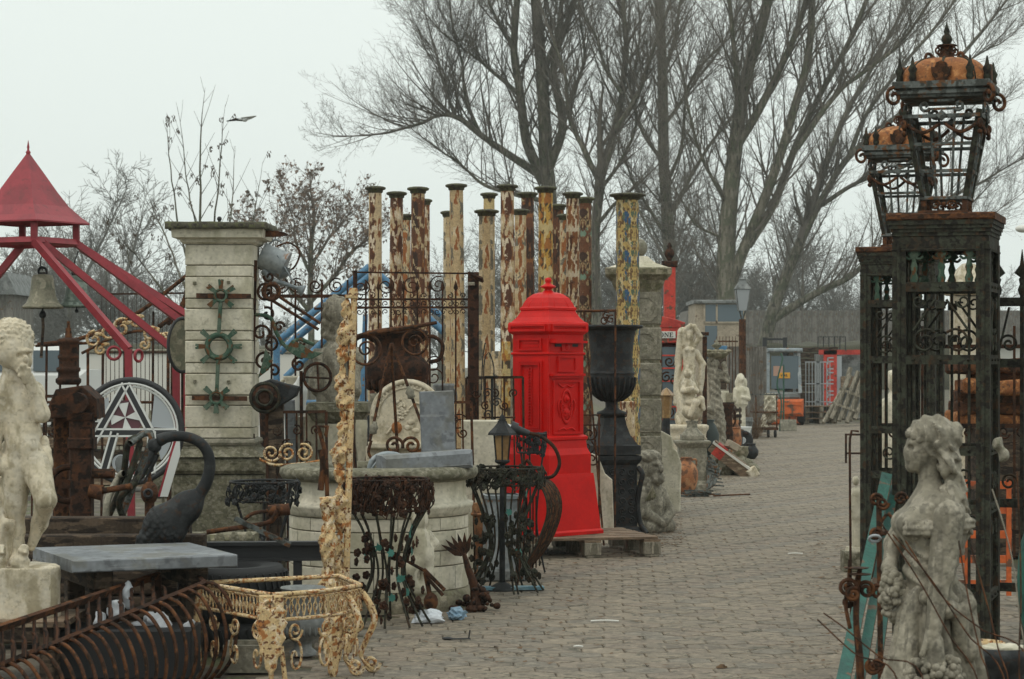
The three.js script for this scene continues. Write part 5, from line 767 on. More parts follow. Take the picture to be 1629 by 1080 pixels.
// ================================================================ LEFT FOREGROUND
// ---- rusty press
{
  const g = thing('iron_press', 'heavy dark rusty screw press with ringed column beside the cherub', 'press', 115, null, 13.6), s = g.ref.s, Y = (y) => L(g, 0, y).y, X = (x) => L(g, x, 0).x;
  part(g, 'ringed_column', lathe([[.062, Y(612)], [.075, Y(608)], [.075, Y(603)], [.062, Y(600)], [.06, Y(592)], [.07, Y(590)], [.07, Y(585)], [.055, Y(583)], [.055, Y(572)], [.062, Y(570)], [.062, Y(566)], [.052, Y(563)], [.055, Y(548)], [.066, Y(545)], [.066, Y(540)], [.03, Y(537)], [0, Y(537)]], 20, X(109), 0, 0), M.rustDark);
  part(g, 'screw', [cyl(.022, .015, .06, X(109), Y(530), 0, 10), cyl(.009, .009, .08, X(109), Y(522), 0, 8)], M.rust);
  part(g, 'head', [ext([[-.13, 0], [-.13, .06], [-.09, .15], [.05, .17], [.13, .1], [.135, 0]], .26, X(122), Y(662), 0, .01), mv(cyl(.06, .06, .3, 0, 0, 0, 18), X(133), Y(640), .06, Math.PI / 2)], M.rustDark);
  part(g, 'post', [cbox(.12, Y(700), .12, X(136), Y(700) / 2, .1, .01), cbox(.15, .07, .15, X(136), Y(704), .1, .01), cbox(.13, .13, .13, X(136), Y(680), .1, .01), cbox(.15, .05, .15, X(136), Y(662), .1, .01)], M.rustDark);
  part(g, 'post', [cbox(.09, Y(640), .1, X(93), Y(640) / 2, -.12, .01)], M.rust);
  part(g, 'lever', [bar(L(g, 150, 782, .14), L(g, 218, 770, .2), .018, 10), cyl(.045, .04, .08, X(160), Y(780), .15, 12, 0, 0, 1.4)], M.rust); part(g, 'shaft', [mv(cyl(.022, .022, .36, 0, 0, 0, 10), X(95), Y(658), 0, 0, 0, Math.PI / 2), mv(cyl(.03, .03, .16, 0, 0, 0, 10), X(165), Y(752), .1, 0, 0, Math.PI / 2)], M.rust);
  part(g, 'gear', [ring(.10, .02, X(108), Y(770), .0, 0, .2), cyl(.03, .03, .08, X(108), Y(770), 0, 10, Math.PI / 2)], M.rustDark);
  const t = (l, x, y, len, d, turn, m = M.woodDark) => { const q = thing('timber_beam', l, 'beam', x, y, d, { turn }); part(q, 'beam', cbox(len, .13, .16, 0, -.065, 0, .008), m); };
  t('upper dark timber beam behind the grey slab and black crane', 150, 822, 1.1, 13.3, .02); t('lower dark timber beam just behind the grey slab', 150, 850, 1.25, 13.1, .04);
  const st = thing('sleeper_stack', 'stack of dark timber sleepers under the beams and press', 'timber stack', 165, null, 13.3); for (let i = 0; i < 3; i++) for (let k = 0; k < 2; k++) part(st, 'sleeper', cbox(1.35, .13, .22, rr(-.03, .03), .07 + i * .137, -.16 + k * .3, .01), M.woodDark);
  const cp = thing('hand_pump', 'rusty old hand pump head standing behind the black crane', 'pump', 238, null, 14.2); part(cp, 'barrel', [cyl(.03, .03, L(cp, 0, 790).y, 0, L(cp, 0, 790).y / 2, 0, 12), sph(.055, 0, L(cp, 0, 784).y, 0, 12, [1, 1.3, 1]), cyl(.014, .01, .1, 0, L(cp, 0, 762).y, 0, 8)], M.rust); part(cp, 'eye', ring(.022, .009, 0, L(cp, 0, 784).y, .055), M.ink);
  const tw = thing('twisted_pipes', 'twisted old garden pipes lying between press and black crane', 'pipes', 200, null, 14.6); for (const [a, m] of [[[[165, 830], [190, 770], [205, 705], [222, 700], [212, 740], [190, 800]], M.oldIron], [[[180, 850], [215, 760], [240, 700], [228, 690], [210, 705]], M.greyIron], [[[205, 850], [190, 800], [215, 770], [236, 745]], M.oldIron], [[[170, 860], [172, 800], [185, 760], [200, 752]], M.stoneGrey]]) part(tw, 'pipe', tube(a.map((p) => L(tw, p[0], p[1], rr(-.1, .1))), .022, 7, 30), m);
  const rb = thing('rubble_heap', 'heap of broken grey stone behind the black crane', 'rubble', 230, null, 14.9); part(rb, 'stones', [...Array(26)].map(() => { const q = rr(.06, .16); return mv(fin(new THREE.IcosahedronGeometry(q, 0), true), rr(-.5, .5), rr(0.02, .40), rr(-.25, .25), R() * 3, R() * 3, R() * 3, [1, .8, .9]); }), M.stoneGrey).userData.kind = 'stuff';
  const wh = thing('fan_fragment', 'broken white and red painted wooden fan blade by pillar', 'painted board', 272, null, 15.0); part(wh, 'blade', ext([[-.07, 0], [-.02, 0], [.06, .27], [.055, .42], [.0, .25]], .012, 0, L(wh, 0, 790).y, 0), M.whitePaint); part(wh, 'red_edge', ext([[-.085, 0], [-.07, 0], [.0, .25], [.055, .42], [.03, .40]], .010, 0, L(wh, 0, 790).y, 0), M.maroon); part(wh, 'stick', bar(V(-.06, 0, -.02), V(-.05, L(wh, 0, 770).y, -.02), .012), M.woodGrey);
}
// ---- oval mirror frame on the pillar edge
{ const g = thing('oval_plaque', 'oval dark framed glass plaque leaning left of white pillar', 'plaque', 290, 600, 17.4, { turn: .9 }); part(g, 'frame', mv(fin(new THREE.TorusGeometry(.19, .014, 6, 36)), 0, .24, 0, 0, 0, 0, [.75, 1.05, 1]), M.ink); part(g, 'glass', mv(cyl(.185, .185, .008, 0, 0, 0, 28, Math.PI / 2), 0, .24, 0, 0, 0, 0, [.75, 1.05, 1]), M.bronze); part(g, 'peg', bar(V(0, .03, 0), V(0, -1.7, 0), .01), M.rustDark); }
// ---- black crane sculpture
{
  const g = thing('crane_sculpture', 'black metal crane with long curved neck behind grey slab', 'bird sculpture', 272, 868, 12.9), s = g.ref.s, q = (x, y, z = 0) => L(g, x, y, z);
  const c = (x0, y0, r0, x1, y1, r1) => { const a = q(x0, y0), b = q(x1, y1); return [a.x, a.y, 0, r0, b.x, b.y, 0, r1]; };
  const f = body([c(232, 862, .04, 262, 838, .115), c(262, 838, .115, 298, 805, .078), c(298, 805, .075, 318, 785, .036), c(232, 862, .05, 224, 880, .03)], [], .05);
  part(g, 'body', sdf((x, y, z) => { const d = f(x, y, z * 1.15); const u = (x * .77 + y * .64), w = (-x * .64 + y * .77); const row = Math.floor(u * 34), sx = (w * 30 + z * 26 + (row & 1) * .5); return d + .007 * ((u * 34 - row) - .5) * (u < .08 ? 1 : 0) + .004 * Math.cos(sx * 6.28) * (u < .08 ? 1 : 0); }, [-.26, -.06, -.2], [.25, .36, .2], .0085), M.blackIron);
  part(g, 'neck', taper([q(316, 788), q(329, 765), q(334, 738), q(328, 715), q(312, 700), q(290, 694), q(268, 695), q(252, 701)], [.036, .034, .032, .031, .030, .029, .03, .036], 12), M.blackIron);
  part(g, 'collar', mv(ring(.038, .004, 0, 0, 0, 0, 0, 20, 5), ...q(314, 790).toArray(), 1.1, .5, 0), M.greyIron);
  const h = q(246, 709); part(g, 'head', sph(.04, h.x, h.y, 0, 12, [1, 1.05, .8]), M.blackIron); part(g, 'beak', [taper([q(245, 716), q(236, 738), q(221, 768)], [.026, .014, .004], 8), taper([q(250, 722), q(242, 742), q(228, 768)], [.016, .010, .003], 8)], M.blackIron);
  part(g, 'leg', [bar(q(255, 868, .04), V(-.06, -.30, .04), .012), bar(q(275, 868, -.04), V(.0, -.30, -.04), .012)], M.blackIron);
}
// ---- grey stone slab table
{
  const g = thing('bluestone_table', 'large blue grey stone slab laid flat in the left foreground', 'slab', 212, 905, 12.2, { turn: .42 }); part(g, 'slab', cbox(.86, .062, .90, 0, 0, 0, .006), M.bluestone); g.position.y = .565;
  const k = thing('slab_support', 'dark timber trestle carrying the large flat grey slab', 'trestle', 212, null, 12.25, { turn: .42 }); for (const x of [-.25, .25]) { part(k, 'post', cbox(.1, .43, .1, x, .215, .22, .008), M.woodDark); part(k, 'post', cbox(.1, .43, .1, x, .215, -.25, .008), M.woodDark); part(k, 'cross_beam', cbox(.1, .1, .74, x, .482, 0, .008), M.woodDark); }
}
// ---- cherub statue
{
  const g = thing('cherub_statue', 'cream stone cherub with curly hair standing by a stump', 'statue', 34, 978, 11.7), s = g.ref.s, q = (x, y) => { const p = L(g, x, y); return [p.x, p.y]; };
  const c = (x0, y0, z0, r0, x1, y1, z1, r1) => [...q(x0, y0), z0, r0 * s, ...q(x1, y1), z1, r1 * s];
  const e = (x, y, z, rx, ry, rz) => [...q(x, y), z, rx * s, ry * s, rz * s];
  const f = body([
    c(32, 640, 0, 27, 37, 690, 0, 27), c(37, 690, 0, 28, 40, 735, 0, 31),                          // chest, belly, hips
    c(22, 612, .02, 22, 52, 625, .0, 20), c(20, 600, .01, 15, 20, 575, .02, 15),                   // shoulders, neck
    c(56, 626, .03, 14, 70, 660, .05, 12), c(70, 658, .05, 12, 52, 600, .10, 9),                   // raised arm, elbow out to the right
    c(2, 628, .02, 15, -8, 690, .04, 13), c(-8, 690, .04, 12, 0, 745, .08, 10),                    // arm hanging at the left
    c(28, 740, .02, 25, 26, 805, .03, 18), c(26, 805, .03, 16, 24, 845, .0, 15), c(24, 845, .0, 15, 26, 885, .01, 9), c(26, 888, .01, 11, 30, 893, .09, 9),   // straight leg and foot
    c(58, 735, .03, 25, 80, 792, .12, 17), c(80, 794, .11, 16, 62, 832, -.02, 13), c(62, 832, -.02, 12, 46, 872, -.05, 7)], [          // bent leg
    e(42, 712, .05, 24, 22, 18), e(20, 722, -.07, 26, 28, 20), e(24, 628, .06, 14, 10, 6), e(48, 630, .06, 13, 10, 6), e(58, 735, -.04, 22, 28, 22)], .024);
  part(g, 'figure', sdf(f, [-.24, .24, -.2], [.22, 1.34, .26], .0105), M.stoneCream);
  const head = body([], [e(24, 556, .03, 30, 33, 30), e(38, 574, .065, 18, 18, 15), e(40, 590, .085, 9, 7, 8), e(49, 571, .112, 4.5, 7, 6), e(46, 581, .108, 7, 2.5, 4), e(45, 584.5, .106, 6, 2.5, 4), e(36, 558, .10, 10, 4, 6), e(52, 558, .095, 7, 4, 6)], .010);
  const hair = (x, y, z) => { const u = x * 34 + .6 * Math.sin(y * 40), v = y * 34 + .6 * Math.sin(z * 40), w = z * 34 + .6 * Math.sin(x * 40); const q = Math.hypot(u - Math.round(u), v - Math.round(v), w - Math.round(w)); return .026 * (q - .45) + .004 * Math.sin(q * 38); };
  const hx = q(20, 545), ed = [e(39, 566, .118, 6, 4, 7), e(55, 565, .104, 4.5, 4, 7)];
  part(g, 'head', sdf((x, y, z) => { const d = head(x, y, z); let h = dEll(x, y, z, [hx[0] - .005, hx[1] + .012, .005, 36 * s, 36 * s, 35 * s]); h = Math.max(h, -dEll(x, y, z, [...q(48, 585), .12, 30 * s, 40 * s, 26 * s])) + hair(x, y, z); let o = smin(d, h, .008); for (const k of ed) o = Math.max(o, -dEll(x, y, z, k)); return o; }, [-.2, 1.12, -.16], [.13, 1.52, .2], .0068), M.stoneCream, 'head with short thick curls');
  const hand = body([c(50, 604, .10, 9, 46, 594, .12, 8), c(47, 598, .12, 4, 40, 586, .14, 3), c(50, 596, .12, 4, 44, 582, .145, 3), c(53, 596, .115, 4, 49, 581, .14, 3), c(55, 599, .11, 3.5, 55, 586, .13, 3), c(46, 602, .11, 4, 40, 597, .13, 3.5)], [], .006);
  part(g, 'hand', sdf(hand, [-.03, 1.12, .02], [.12, 1.30, .2], .0045), M.stoneCream);
  const dr = body([c(70, 700, .0, 7, 76, 740, .03, 8), c(76, 740, .03, 8, 70, 790, .0, 9), c(76, 720, .02, 8, 82, 730, .03, 5)], [], .02);
  part(g, 'drapery', sdf((x, y, z) => dr(x, y, z) + .004 * Math.sin(x * 120 + y * 80), [-.16, .5, -.1], [.22, 1.2, .2], .0085), M.stoneCream);
  part(g, 'tree_stump', sdf((x, y, z) => { const p = q(0, 0); return smin(dCap(x, y, z, c(6, 905, -.04, 32, 6, 782, -.02, 24)), dCap(x, y, z, c(6, 860, 0, 14, 20, 830, .08, 9)), .03) + .008 * Math.sin(Math.atan2(z, x + .1) * 9 + y * 12); }, [-.28, .18, -.2], [.14, .74, .18], .011), M.stoneCream);
  for (const [x, z, t] of [[42, .12, .4], [8, .14, -.3]]) { const b = q(x, 918); const bf = body([[b[0], b[1], z, .04, b[0] - .005, b[1] + .08, z, .045], [b[0], b[1] + .09, z, .032, b[0] + .015, b[1] + .15, z + .02, .026], [b[0] - .03, b[1] - .03, z + .02, .02, b[0] - .02, b[1] + .08, z + .03, .028], [b[0] + .02, b[1] + .15, z + .03, .016, b[0] + .035, b[1] + .14, z + .06, .006]], [], .02); part(g, 'dove', sdf((a, y, c2) => bf(a, y, c2) + .003 * Math.sin(y * 160 + a * 60), [b[0] - .12, b[1] - .1, z - .1], [b[0] + .12, b[1] + .22, z + .12], .008), M.stoneCream); }
  part(g, 'base', [sdf((x, y, z) => Math.max(Math.hypot(x, z * 1.05) - .185 - .012 * Math.sin(Math.atan2(z, x) * 4), Math.abs(y - .12) - .12) - .012 + .012 * (n3(x * 20, y * 20, z * 20) - .5), [-.23, -.03, -.23], [.23, .3, .23], .012)], M.stoneCream);
  const t = thing('plank_table', 'low table of dark planks under the cherub statue', 'table', 20, null, 11.7); const h = g.position.y; for (let i = 0; i < 4; i++) part(t, 'plank', cbox(.64, .03, .14, 0, h - .016, -.22 + i * .147, .003), M.wood); for (const x of [-.22, .22]) part(t, 'trestle', cbox(.07, h - .032, .5, x, (h - .032) / 2, 0, .006), M.woodDark);
}
// ---- rusty hayrack in the corner
{
  const g = thing('iron_hayrack', 'rusty iron hayrack of many curved bars in the bottom left corner', 'hayrack', 150, null, 11.2);
  const W = (x, y, d) => P(x, y, d).sub(g.position);
  const top = (t) => W(-40 + 292 * t, 1012 - 97 * t, 10.75 + 1.35 * t), low = (t) => W(-40 + 366 * t, 1076 - 148 * t, 10.65 + 1.15 * t);
  part(g, 'top_rail', flatBar(top(0), top(1), .02, .035), M.rust); part(g, 'lower_rail', flatBar(low(0), low(1), .02, .035), M.rustDark); part(g, 'end_rail', [flatBar(low(1), W(300, 905, 12.4), .02, .03)], M.rustDark);
  for (let i = 0; i < 17; i++) { const t = (i + .5) / 17; const a = top(t), b = low(t * .80 + .0); part(g, 'spindle', bar(a, b, .0095, 6), M.rustDark); part(g, 'spindle_knob', tube([b.clone().lerp(a, .1).add(V(.06, 0, .02)), b.clone().lerp(a, .55).add(V(.065, 0, .03)), b.clone().lerp(a, .66).add(V(.05, 0, .02))], .009, 5), M.rustDark); }
  for (let i = 0; i < 24; i++) { const t = i / 23, p = low(t), k = .0031; const off = [[0, 0, 0], [10, -2, .02], [26, 8, .05], [42, 36, .08], [49, 75, .09], [42, 118, .07], [22, 150, .02], [0, 168, -.04]].map(([a, b, c]) => [a * 1.12, b, c]); part(g, 'curved_bar', tube(off.map(([x, y, z]) => p.clone().add(V(x * k, -y * k * (t > .9 ? 1 : 1), z))), .0105, 6, 26), M.rust); }
  const b0 = low(0).add(V(0, -.52, -.04)), b1 = low(1).add(V(0, -.52, -.04)); part(g, 'bottom_rail', flatBar(b0, b1, .03, .03), M.rust);
  part(g, 'corner_post', [flatBar(top(1), top(1).setY(-g.position.y), .03, .03)], M.rustDark);
  const sc = thing('white_scraps', 'white plastic scraps caught behind the bars of the hayrack', 'litter', 200, null, 11.75); for (const [x, y, w, h2] of [[190, 970, .07, .12], [165, 990, .06, .1], [225, 1000, .12, .05], [260, 1000, .08, .09], [280, 1010, .05, .05], [200, 950, .04, .12], [300, 1000, .04, .08], [245, 985, .10, .06]]) { const p = L(sc, x, y, rr(-.1, .1)); part(sc, 'scrap', sdf((a, b, c) => dEll(a, b, c, [0, 0, 0, w * .6, h2 * .6, .03]) + .05 * (n3(a * 30 + x, b * 30, c * 30) - .5), [-.1, -.1, -.05], [.1, .1, .05], .011).translate(p.x, p.y, p.z), M.paper); } part(sc, 'crate', cbox(.7, .25, .35, 0, .125, -.05, .01), M.ink);
}
// ---- cream flower table with lattice apron and leaf legs
{
  const g = thing('flower_table', 'ornate rusty cream iron flower table with lattice apron and leafy legs', 'flower table', 455, null, 11.9); const W = (x, y, d) => P(x, y, d).sub(g.position);
  const A = W(318, 931, 12.0), B = W(432, 947, 11.4), C = W(574, 926, 11.9), D = W(540, 912, 12.4), H = .125;
  const yr = (A.y + B.y + C.y) / 3; for (const p of [A, B, C, D]) p.y = yr;
  const edges = [[A, B], [B, C], [C, D], [D, A]];
  const mid = (a, b, t, bow) => { const p = a.clone().lerp(b, t); const n = V(b.z - a.z, 0, a.x - b.x).normalize(); return p.addScaledVector(n, -bow * Math.sin(t * Math.PI)); };
  edges.forEach(([a, b], k) => { const bow = k === 1 ? .06 : 0, pts = (dy) => [...Array(9)].map((_, i) => mid(a, b, i / 8, bow).add(V(0, dy, 0)));
    part(g, 'rim', tube(pts(0), .012, 6, 20), M.creamIron); if (k === 3) return; part(g, 'apron_rail', tube(pts(-H), .010, 6, 20), M.creamIron); part(g, 'apron_rail', tube(pts(-.018), .006, 5, 20), M.creamIron);
    const n = Math.round(a.distanceTo(b) / .036), lat = []; for (let i = 0; i < n; i++) { const p = mid(a, b, (i + .5) / n, bow), t = b.clone().sub(a).normalize(); lat.push(tube([p.clone().addScaledVector(t, -.021).add(V(0, -H * .9, 0)), p.clone().addScaledVector(t, -.008).add(V(0, -H * .55, 0)), p.clone().addScaledVector(t, -.02).add(V(0, -H * .34, 0)), p.clone().add(V(0, -H * .14, 0)), p.clone().addScaledVector(t, .02).add(V(0, -H * .34, 0)), p.clone().addScaledVector(t, .008).add(V(0, -H * .55, 0)), p.clone().addScaledVector(t, .021).add(V(0, -H * .9, 0))], .0042, 4, 16)); } lat.forEach((q) => part(g, 'lattice_loop', q, M.creamIron)); 
    [.2, .5, .8].forEach((t0, j) => { const p = mid(a, b, t0, bow), t = b.clone().sub(a).normalize(); const sp = spiral(0, 0, .05, j % 2 ? 3.1 : 0, 1.5, j % 2 ? 1 : -1).map((q) => p.clone().addScaledVector(t, q.x).add(V(0, q.y - H - .06, 0))); part(g, 'apron_scroll', tube(sp, .007, 5, 30), M.creamIron); const s2 = spiral(0, 0, .09, 1.57, 1.25, j % 2 ? 1 : -1, .12).map((q) => p.clone().addScaledVector(t, q.x * .6).add(V(0, q.y - H - .19, 0))); part(g, 'apron_scroll', tube(s2, .007, 5, 30), M.creamIron); });
  });
  const acan = (sc) => ext([[0, .1], [.05, .13], [.075, .10], [.06, .06], [.085, .03], [.06, -.02], [.075, -.06], [.05, -.1], [.055, -.15], [.03, -.17], [.02, -.24], [0, -.27], [-.02, -.24], [-.03, -.17], [-.055, -.15], [-.05, -.1], [-.075, -.06], [-.06, -.02], [-.085, .03], [-.06, .06], [-.075, .10], [-.05, .13]].map((p) => [p[0] * sc, p[1] * sc]), .008, 0, 0, 0, .012);
  const leg = (p, out, bowed) => { const o = V(out, 0, .3).normalize(), at = (r, y) => p.clone().addScaledVector(o, r).setY(y); const pts = bowed ? [at(0, yr - .03), at(.05, yr - .10), at(.075, yr - .18), at(.03, yr - .28), at(0, yr - .36), at(.03, .05), at(.07, .015)] : [at(0, yr - .03), at(.015, yr - .2), at(.01, yr - .3), at(0, .02)];
    const l = part(g, 'leg', taper(pts, [.018, .02, .018, .015, .014, .014, .012], 7), M.creamIron); if (bowed) part(l, 'foot_scroll', [tube(spiral(0, 0, .045, 0, 1.4, out > 0 ? -1 : 1).map((q) => at(.06 + q.x, .05 + q.y)), .011, 6, 24), tube(spiral(0, 0, .05, 1.57, 1.3, 1).map((q) => at(-.02 + q.x, yr - .2 + q.y)), .010, 6, 24)], M.creamIron); return l; };
  leg(A, -1, false); const lb = leg(B, -.2, false); leg(C, 1, true); const lc = leg(C.clone().add(V(-.07, 0, .12)), .7, true); leg(D, .5, false);
  part(lb, 'acanthus_leaf', acan(.8).rotateY(.1).translate(B.x, yr - .16, B.z + .03), M.creamIron); part(lb, 'apron_boss', [cbox(.12, .13, .02, B.x, yr - .065, B.z + .015, .006), scroll(B.x - .01, yr - .06, .04, 0, 1.3, 1, .010, B.z + .03)], M.creamIron); part(lb, 'rod', bar(B.clone().setY(.01).add(V(.07, 0, .01)), B.clone().setY(yr - .25).add(V(.05, 0, .02)), .013), M.creamIron);
  part(lc, 'acanthus_leaf', acan(.72).rotateY(.9).translate(C.x - .13, yr - .25, C.z + .16), M.creamIron);
  // things under and behind it
  const u = thing('grey_urn', 'small grey ribbed garden urn under the cream flower table', 'urn', 482, null, 12.6); part(u, 'bowl', lathe([[.07, 0], [.075, .02], [.05, .04], [.045, .07], [.08, .09], [.115, .13], [.125, .17], [.11, .2], [.105, .21], [.10, .34], [.125, .36], [.12, .37], [.09, .35], [0, .3]], 26), M.lead); const fl = []; for (let i = 0; i < 22; i++) { const a = i / 22 * 6.283; fl.push(sph(.018, Math.cos(a) * .113, .145, Math.sin(a) * .113, 6, [.8, 2.2, .8])); } part(u, 'ribs', fl, M.lead);
  const tr = thing('stone_trough', 'small square stone planter left of the small grey urn', 'planter', 398, null, 12.0); part(tr, 'tub', prism([[.12, 0], [.125, .14], [.1, .14], [.1, .1], [0, .1]], 4), M.stoneGrey);
  ['bottom', 'middle', 'top'].forEach((w, i) => { const ty = thing('rubber_tyre', `black rubber tyre behind the cream flower table, ${w} of its stack`, 'tyre', 365, null, 13.0, { group: 'stacked tyres' }); part(ty, 'tread', mv(lathe([[.18, -.07], [.29, -.075], [.315, -.04], [.315, .04], [.29, .075], [.18, .07], [.16, 0], [.18, -.07]], 36), 0, .08 + i * .15, 0), M.rubber); const gr = []; for (let k = 0; k < 40; k++) { const a = k / 40 * 6.283; gr.push(box(.012, .09, .02, Math.sin(a) * .315, .08 + i * .15, Math.cos(a) * .315, 0, a, .3)); } part(ty, 'tread_blocks', gr, M.rubber); });
  const bm = thing('iron_beam', 'black iron I-beam lying across behind the cream post', 'beam', 440, 878, 13.3, { turn: .08 }); part(bm, 'beam', [box(.86, .02, .09, -.08, .05, 0), box(.86, .016, .09, -.08, -.04, 0), box(.86, .08, .02, -.08, .005, 0)], M.ink); part(bm, 'leg', box(.05, .6, .05, .12, -.35, 0), M.ink); part(bm, 'leg', box(.05, .6, .05, -.42, -.35, 0), M.ink);
  const rl = thing('rusty_roller', 'rusty hand roller tool with wooden handle lying on beam', 'tool', 430, 838, 13.2); part(rl, 'roller', bar(V(-.01, .09, 0), V(.11, .10, 0), .034, 14), M.rust); part(rl, 'fork', tube([V(-.36, -.03, 0), V(-.15, 0, 0), V(-.0, .03, .03), V(.05, .10, .05)], .016, 6), M.rust); part(rl, 'fork', tube([V(-.17, .02, 0), V(-.1, .075, 0), V(-.01, .09, 0)], .012, 6), M.rust); part(rl, 'blade', flatBar(V(-.20, .05, .02), V(.12, -.10, .06), .03, .006), M.greyIron);
  const ms = thing('mossy_stones', 'mossy carved stone fragments lying left of the well', 'stone fragments', 340, null, 13.7); part(ms, 'block', cbox(.5, L(ms, 0, 848).y, .3, 0, L(ms, 0, 848).y / 2, 0, .03), M.stoneMoss); part(ms, 'carving', [...Array(6)].map((_, i) => sph(.055, -.2 + i * .085, L(ms, 0, 862).y, .15, 7, [.6, 1.4, .6])), M.lichen);
  const gs = thing('gilt_scrolls', 'gilded row of iron scrolls lying on top of the well', 'ornament', 460, 737, 15.6); [0, 1, 2].forEach((i) => part(gs, 'scroll', scroll(-.12 + i * .11, .07, .062, i, 1.6, i % 2 ? 1 : -1, .009), M.creamIron)); part(gs, 'bar', tube([V(-.2, .03), V(-.1, -.01), V(.1, -.0), V(.22, .02)], .010), M.creamIron);
}

// ================================================================ CENTRE, RIGHT OF THE POSTBOX
// ---- black urn on pedestal
{
  const g = thing('black_urn', 'large black cast iron garden urn with lobed belly right of postbox', 'urn', 973, 722, 20.8), s = g.ref.s, Y = (y) => L(g, 0, y).y, q = (pts) => pts.map(([x, y]) => [x * s, Y(y)]);
  part(g, 'bowl', lathe(q([[10, 640], [20, 634], [30, 624], [36, 610], [37, 600], [35, 597], [37, 595], [37, 592], [34, 590], [33, 570], [35, 545], [38, 527], [40, 524], [49, 522], [50, 519], [49, 517], [40, 519], [35, 528], [31, 560], [20, 590], [0, 600]]), 40), M.blackIron);
  const lb = []; for (let i = 0; i < 24; i++) { const a = i / 24 * 6.283; lb.push(tube([[16, 637], [29, 627], [36.5, 612], [37.5, 600]].map(([r, y]) => V(Math.cos(a) * r * s, Y(y), Math.sin(a) * r * s)), .012, 6, 10)); } part(g, 'lobes', lb, M.blackIron);
  part(g, 'stem', lathe(q([[21, 661], [24, 658], [23, 655], [14, 652], [10, 648], [10, 640]]), 28), M.blackIron);
  part(g, 'foot', prism(q([[37, 722], [37, 708], [33, 706], [24, 692], [19, 676], [17, 664], [20, 661], [0, 661]]), 4, 0, 0, 0, Math.PI / 4 + .25), M.blackIron);
  const p = thing('urn_pedestal', 'black iron pedestal with scrolled corners under the black urn', 'pedestal', 973, null, 20.8, { turn: .25 }), Z = (y) => L(p, 0, y).y, hw = 33 * s;
  part(p, 'die', cbox(hw * 2, Z(735) - .06, hw * 2, 0, (Z(735) + .06) / 2, 0, .01), M.blackIron); part(p, 'cap', prism([[hw, Z(738)], [hw * 1.1, Z(734)], [hw * 1.15, Z(730)], [hw * 1.15, Z(724)], [hw * .9, Z(722)], [0, Z(722)]], 4), M.blackIron); part(p, 'base', prism([[hw * 1.3, 0], [hw * 1.3, .06], [hw * 1.15, .1], [hw, .12]], 4), M.blackIron);
  for (const [sx, sz] of [[1, 1], [-1, 1], [1, -1], [-1, -1]]) part(p, 'corner_scroll', tube([V(sx * hw, Z(742), sz * hw), V(sx * hw * 1.18, Z(752), sz * hw * 1.18), V(sx * hw * 1.1, Z(770), sz * hw * 1.1), V(sx * hw * 1.0, Z(800), sz * hw), V(sx * hw * 1.1, Z(830), sz * hw * 1.1), V(sx * hw * 1.35, .06, sz * hw * 1.35)], .024, 7, 24), M.blackIron);
  const or = []; for (let j = 0; j < 6; j++) for (let i = 0; i < 4; i++) or.push(scroll(-hw * .7 + i * hw * .46, Z(750) - j * .085, .035, i + j, 1.3, (i + j) % 2 ? 1 : -1, .007, hw + .002)); part(p, 'relief', or, M.blackIron);
  const f = thing('thin_iron_frame', 'thin rusty iron rod frame standing in front of black urn', 'iron frame', 955, null, 20.1); part(f, 'upright', bar(L(f, 978, groundY(20.1)), L(f, 979, 493), .010), M.rust); part(f, 'upright', bar(L(f, 960, groundY(20.1), .1), L(f, 930, 493, -.2), .010), M.rust); part(f, 'top_bar', bar(L(f, 918, 494, -.2), L(f, 980, 494), .012), M.rust); part(f, 'upright', bar(L(f, 953, groundY(20.1)), L(f, 953, 660), .010), M.rust);
  for (const [x, y] of [[965, 503], [972, 508], [962, 511]]) { const c = L(f, x, y); part(f, 'scroll', scroll(c.x, c.y, 7 * s, 1, 1.2, 1, .006), M.rust); } for (const [x, y] of [[938, 690], [934, 712], [942, 730]]) { const c = L(f, x, y); part(f, 'scroll', scroll(c.x, c.y, 12 * s, 1, 1.4, -1, .007), M.rustDark); } part(f, 'low_bar', bar(L(f, 925, 660), L(f, 956, 660), .007), M.rustDark); part(f, 'low_bar', bar(L(f, 925, 676), L(f, 956, 676), .007), M.rustDark);
}
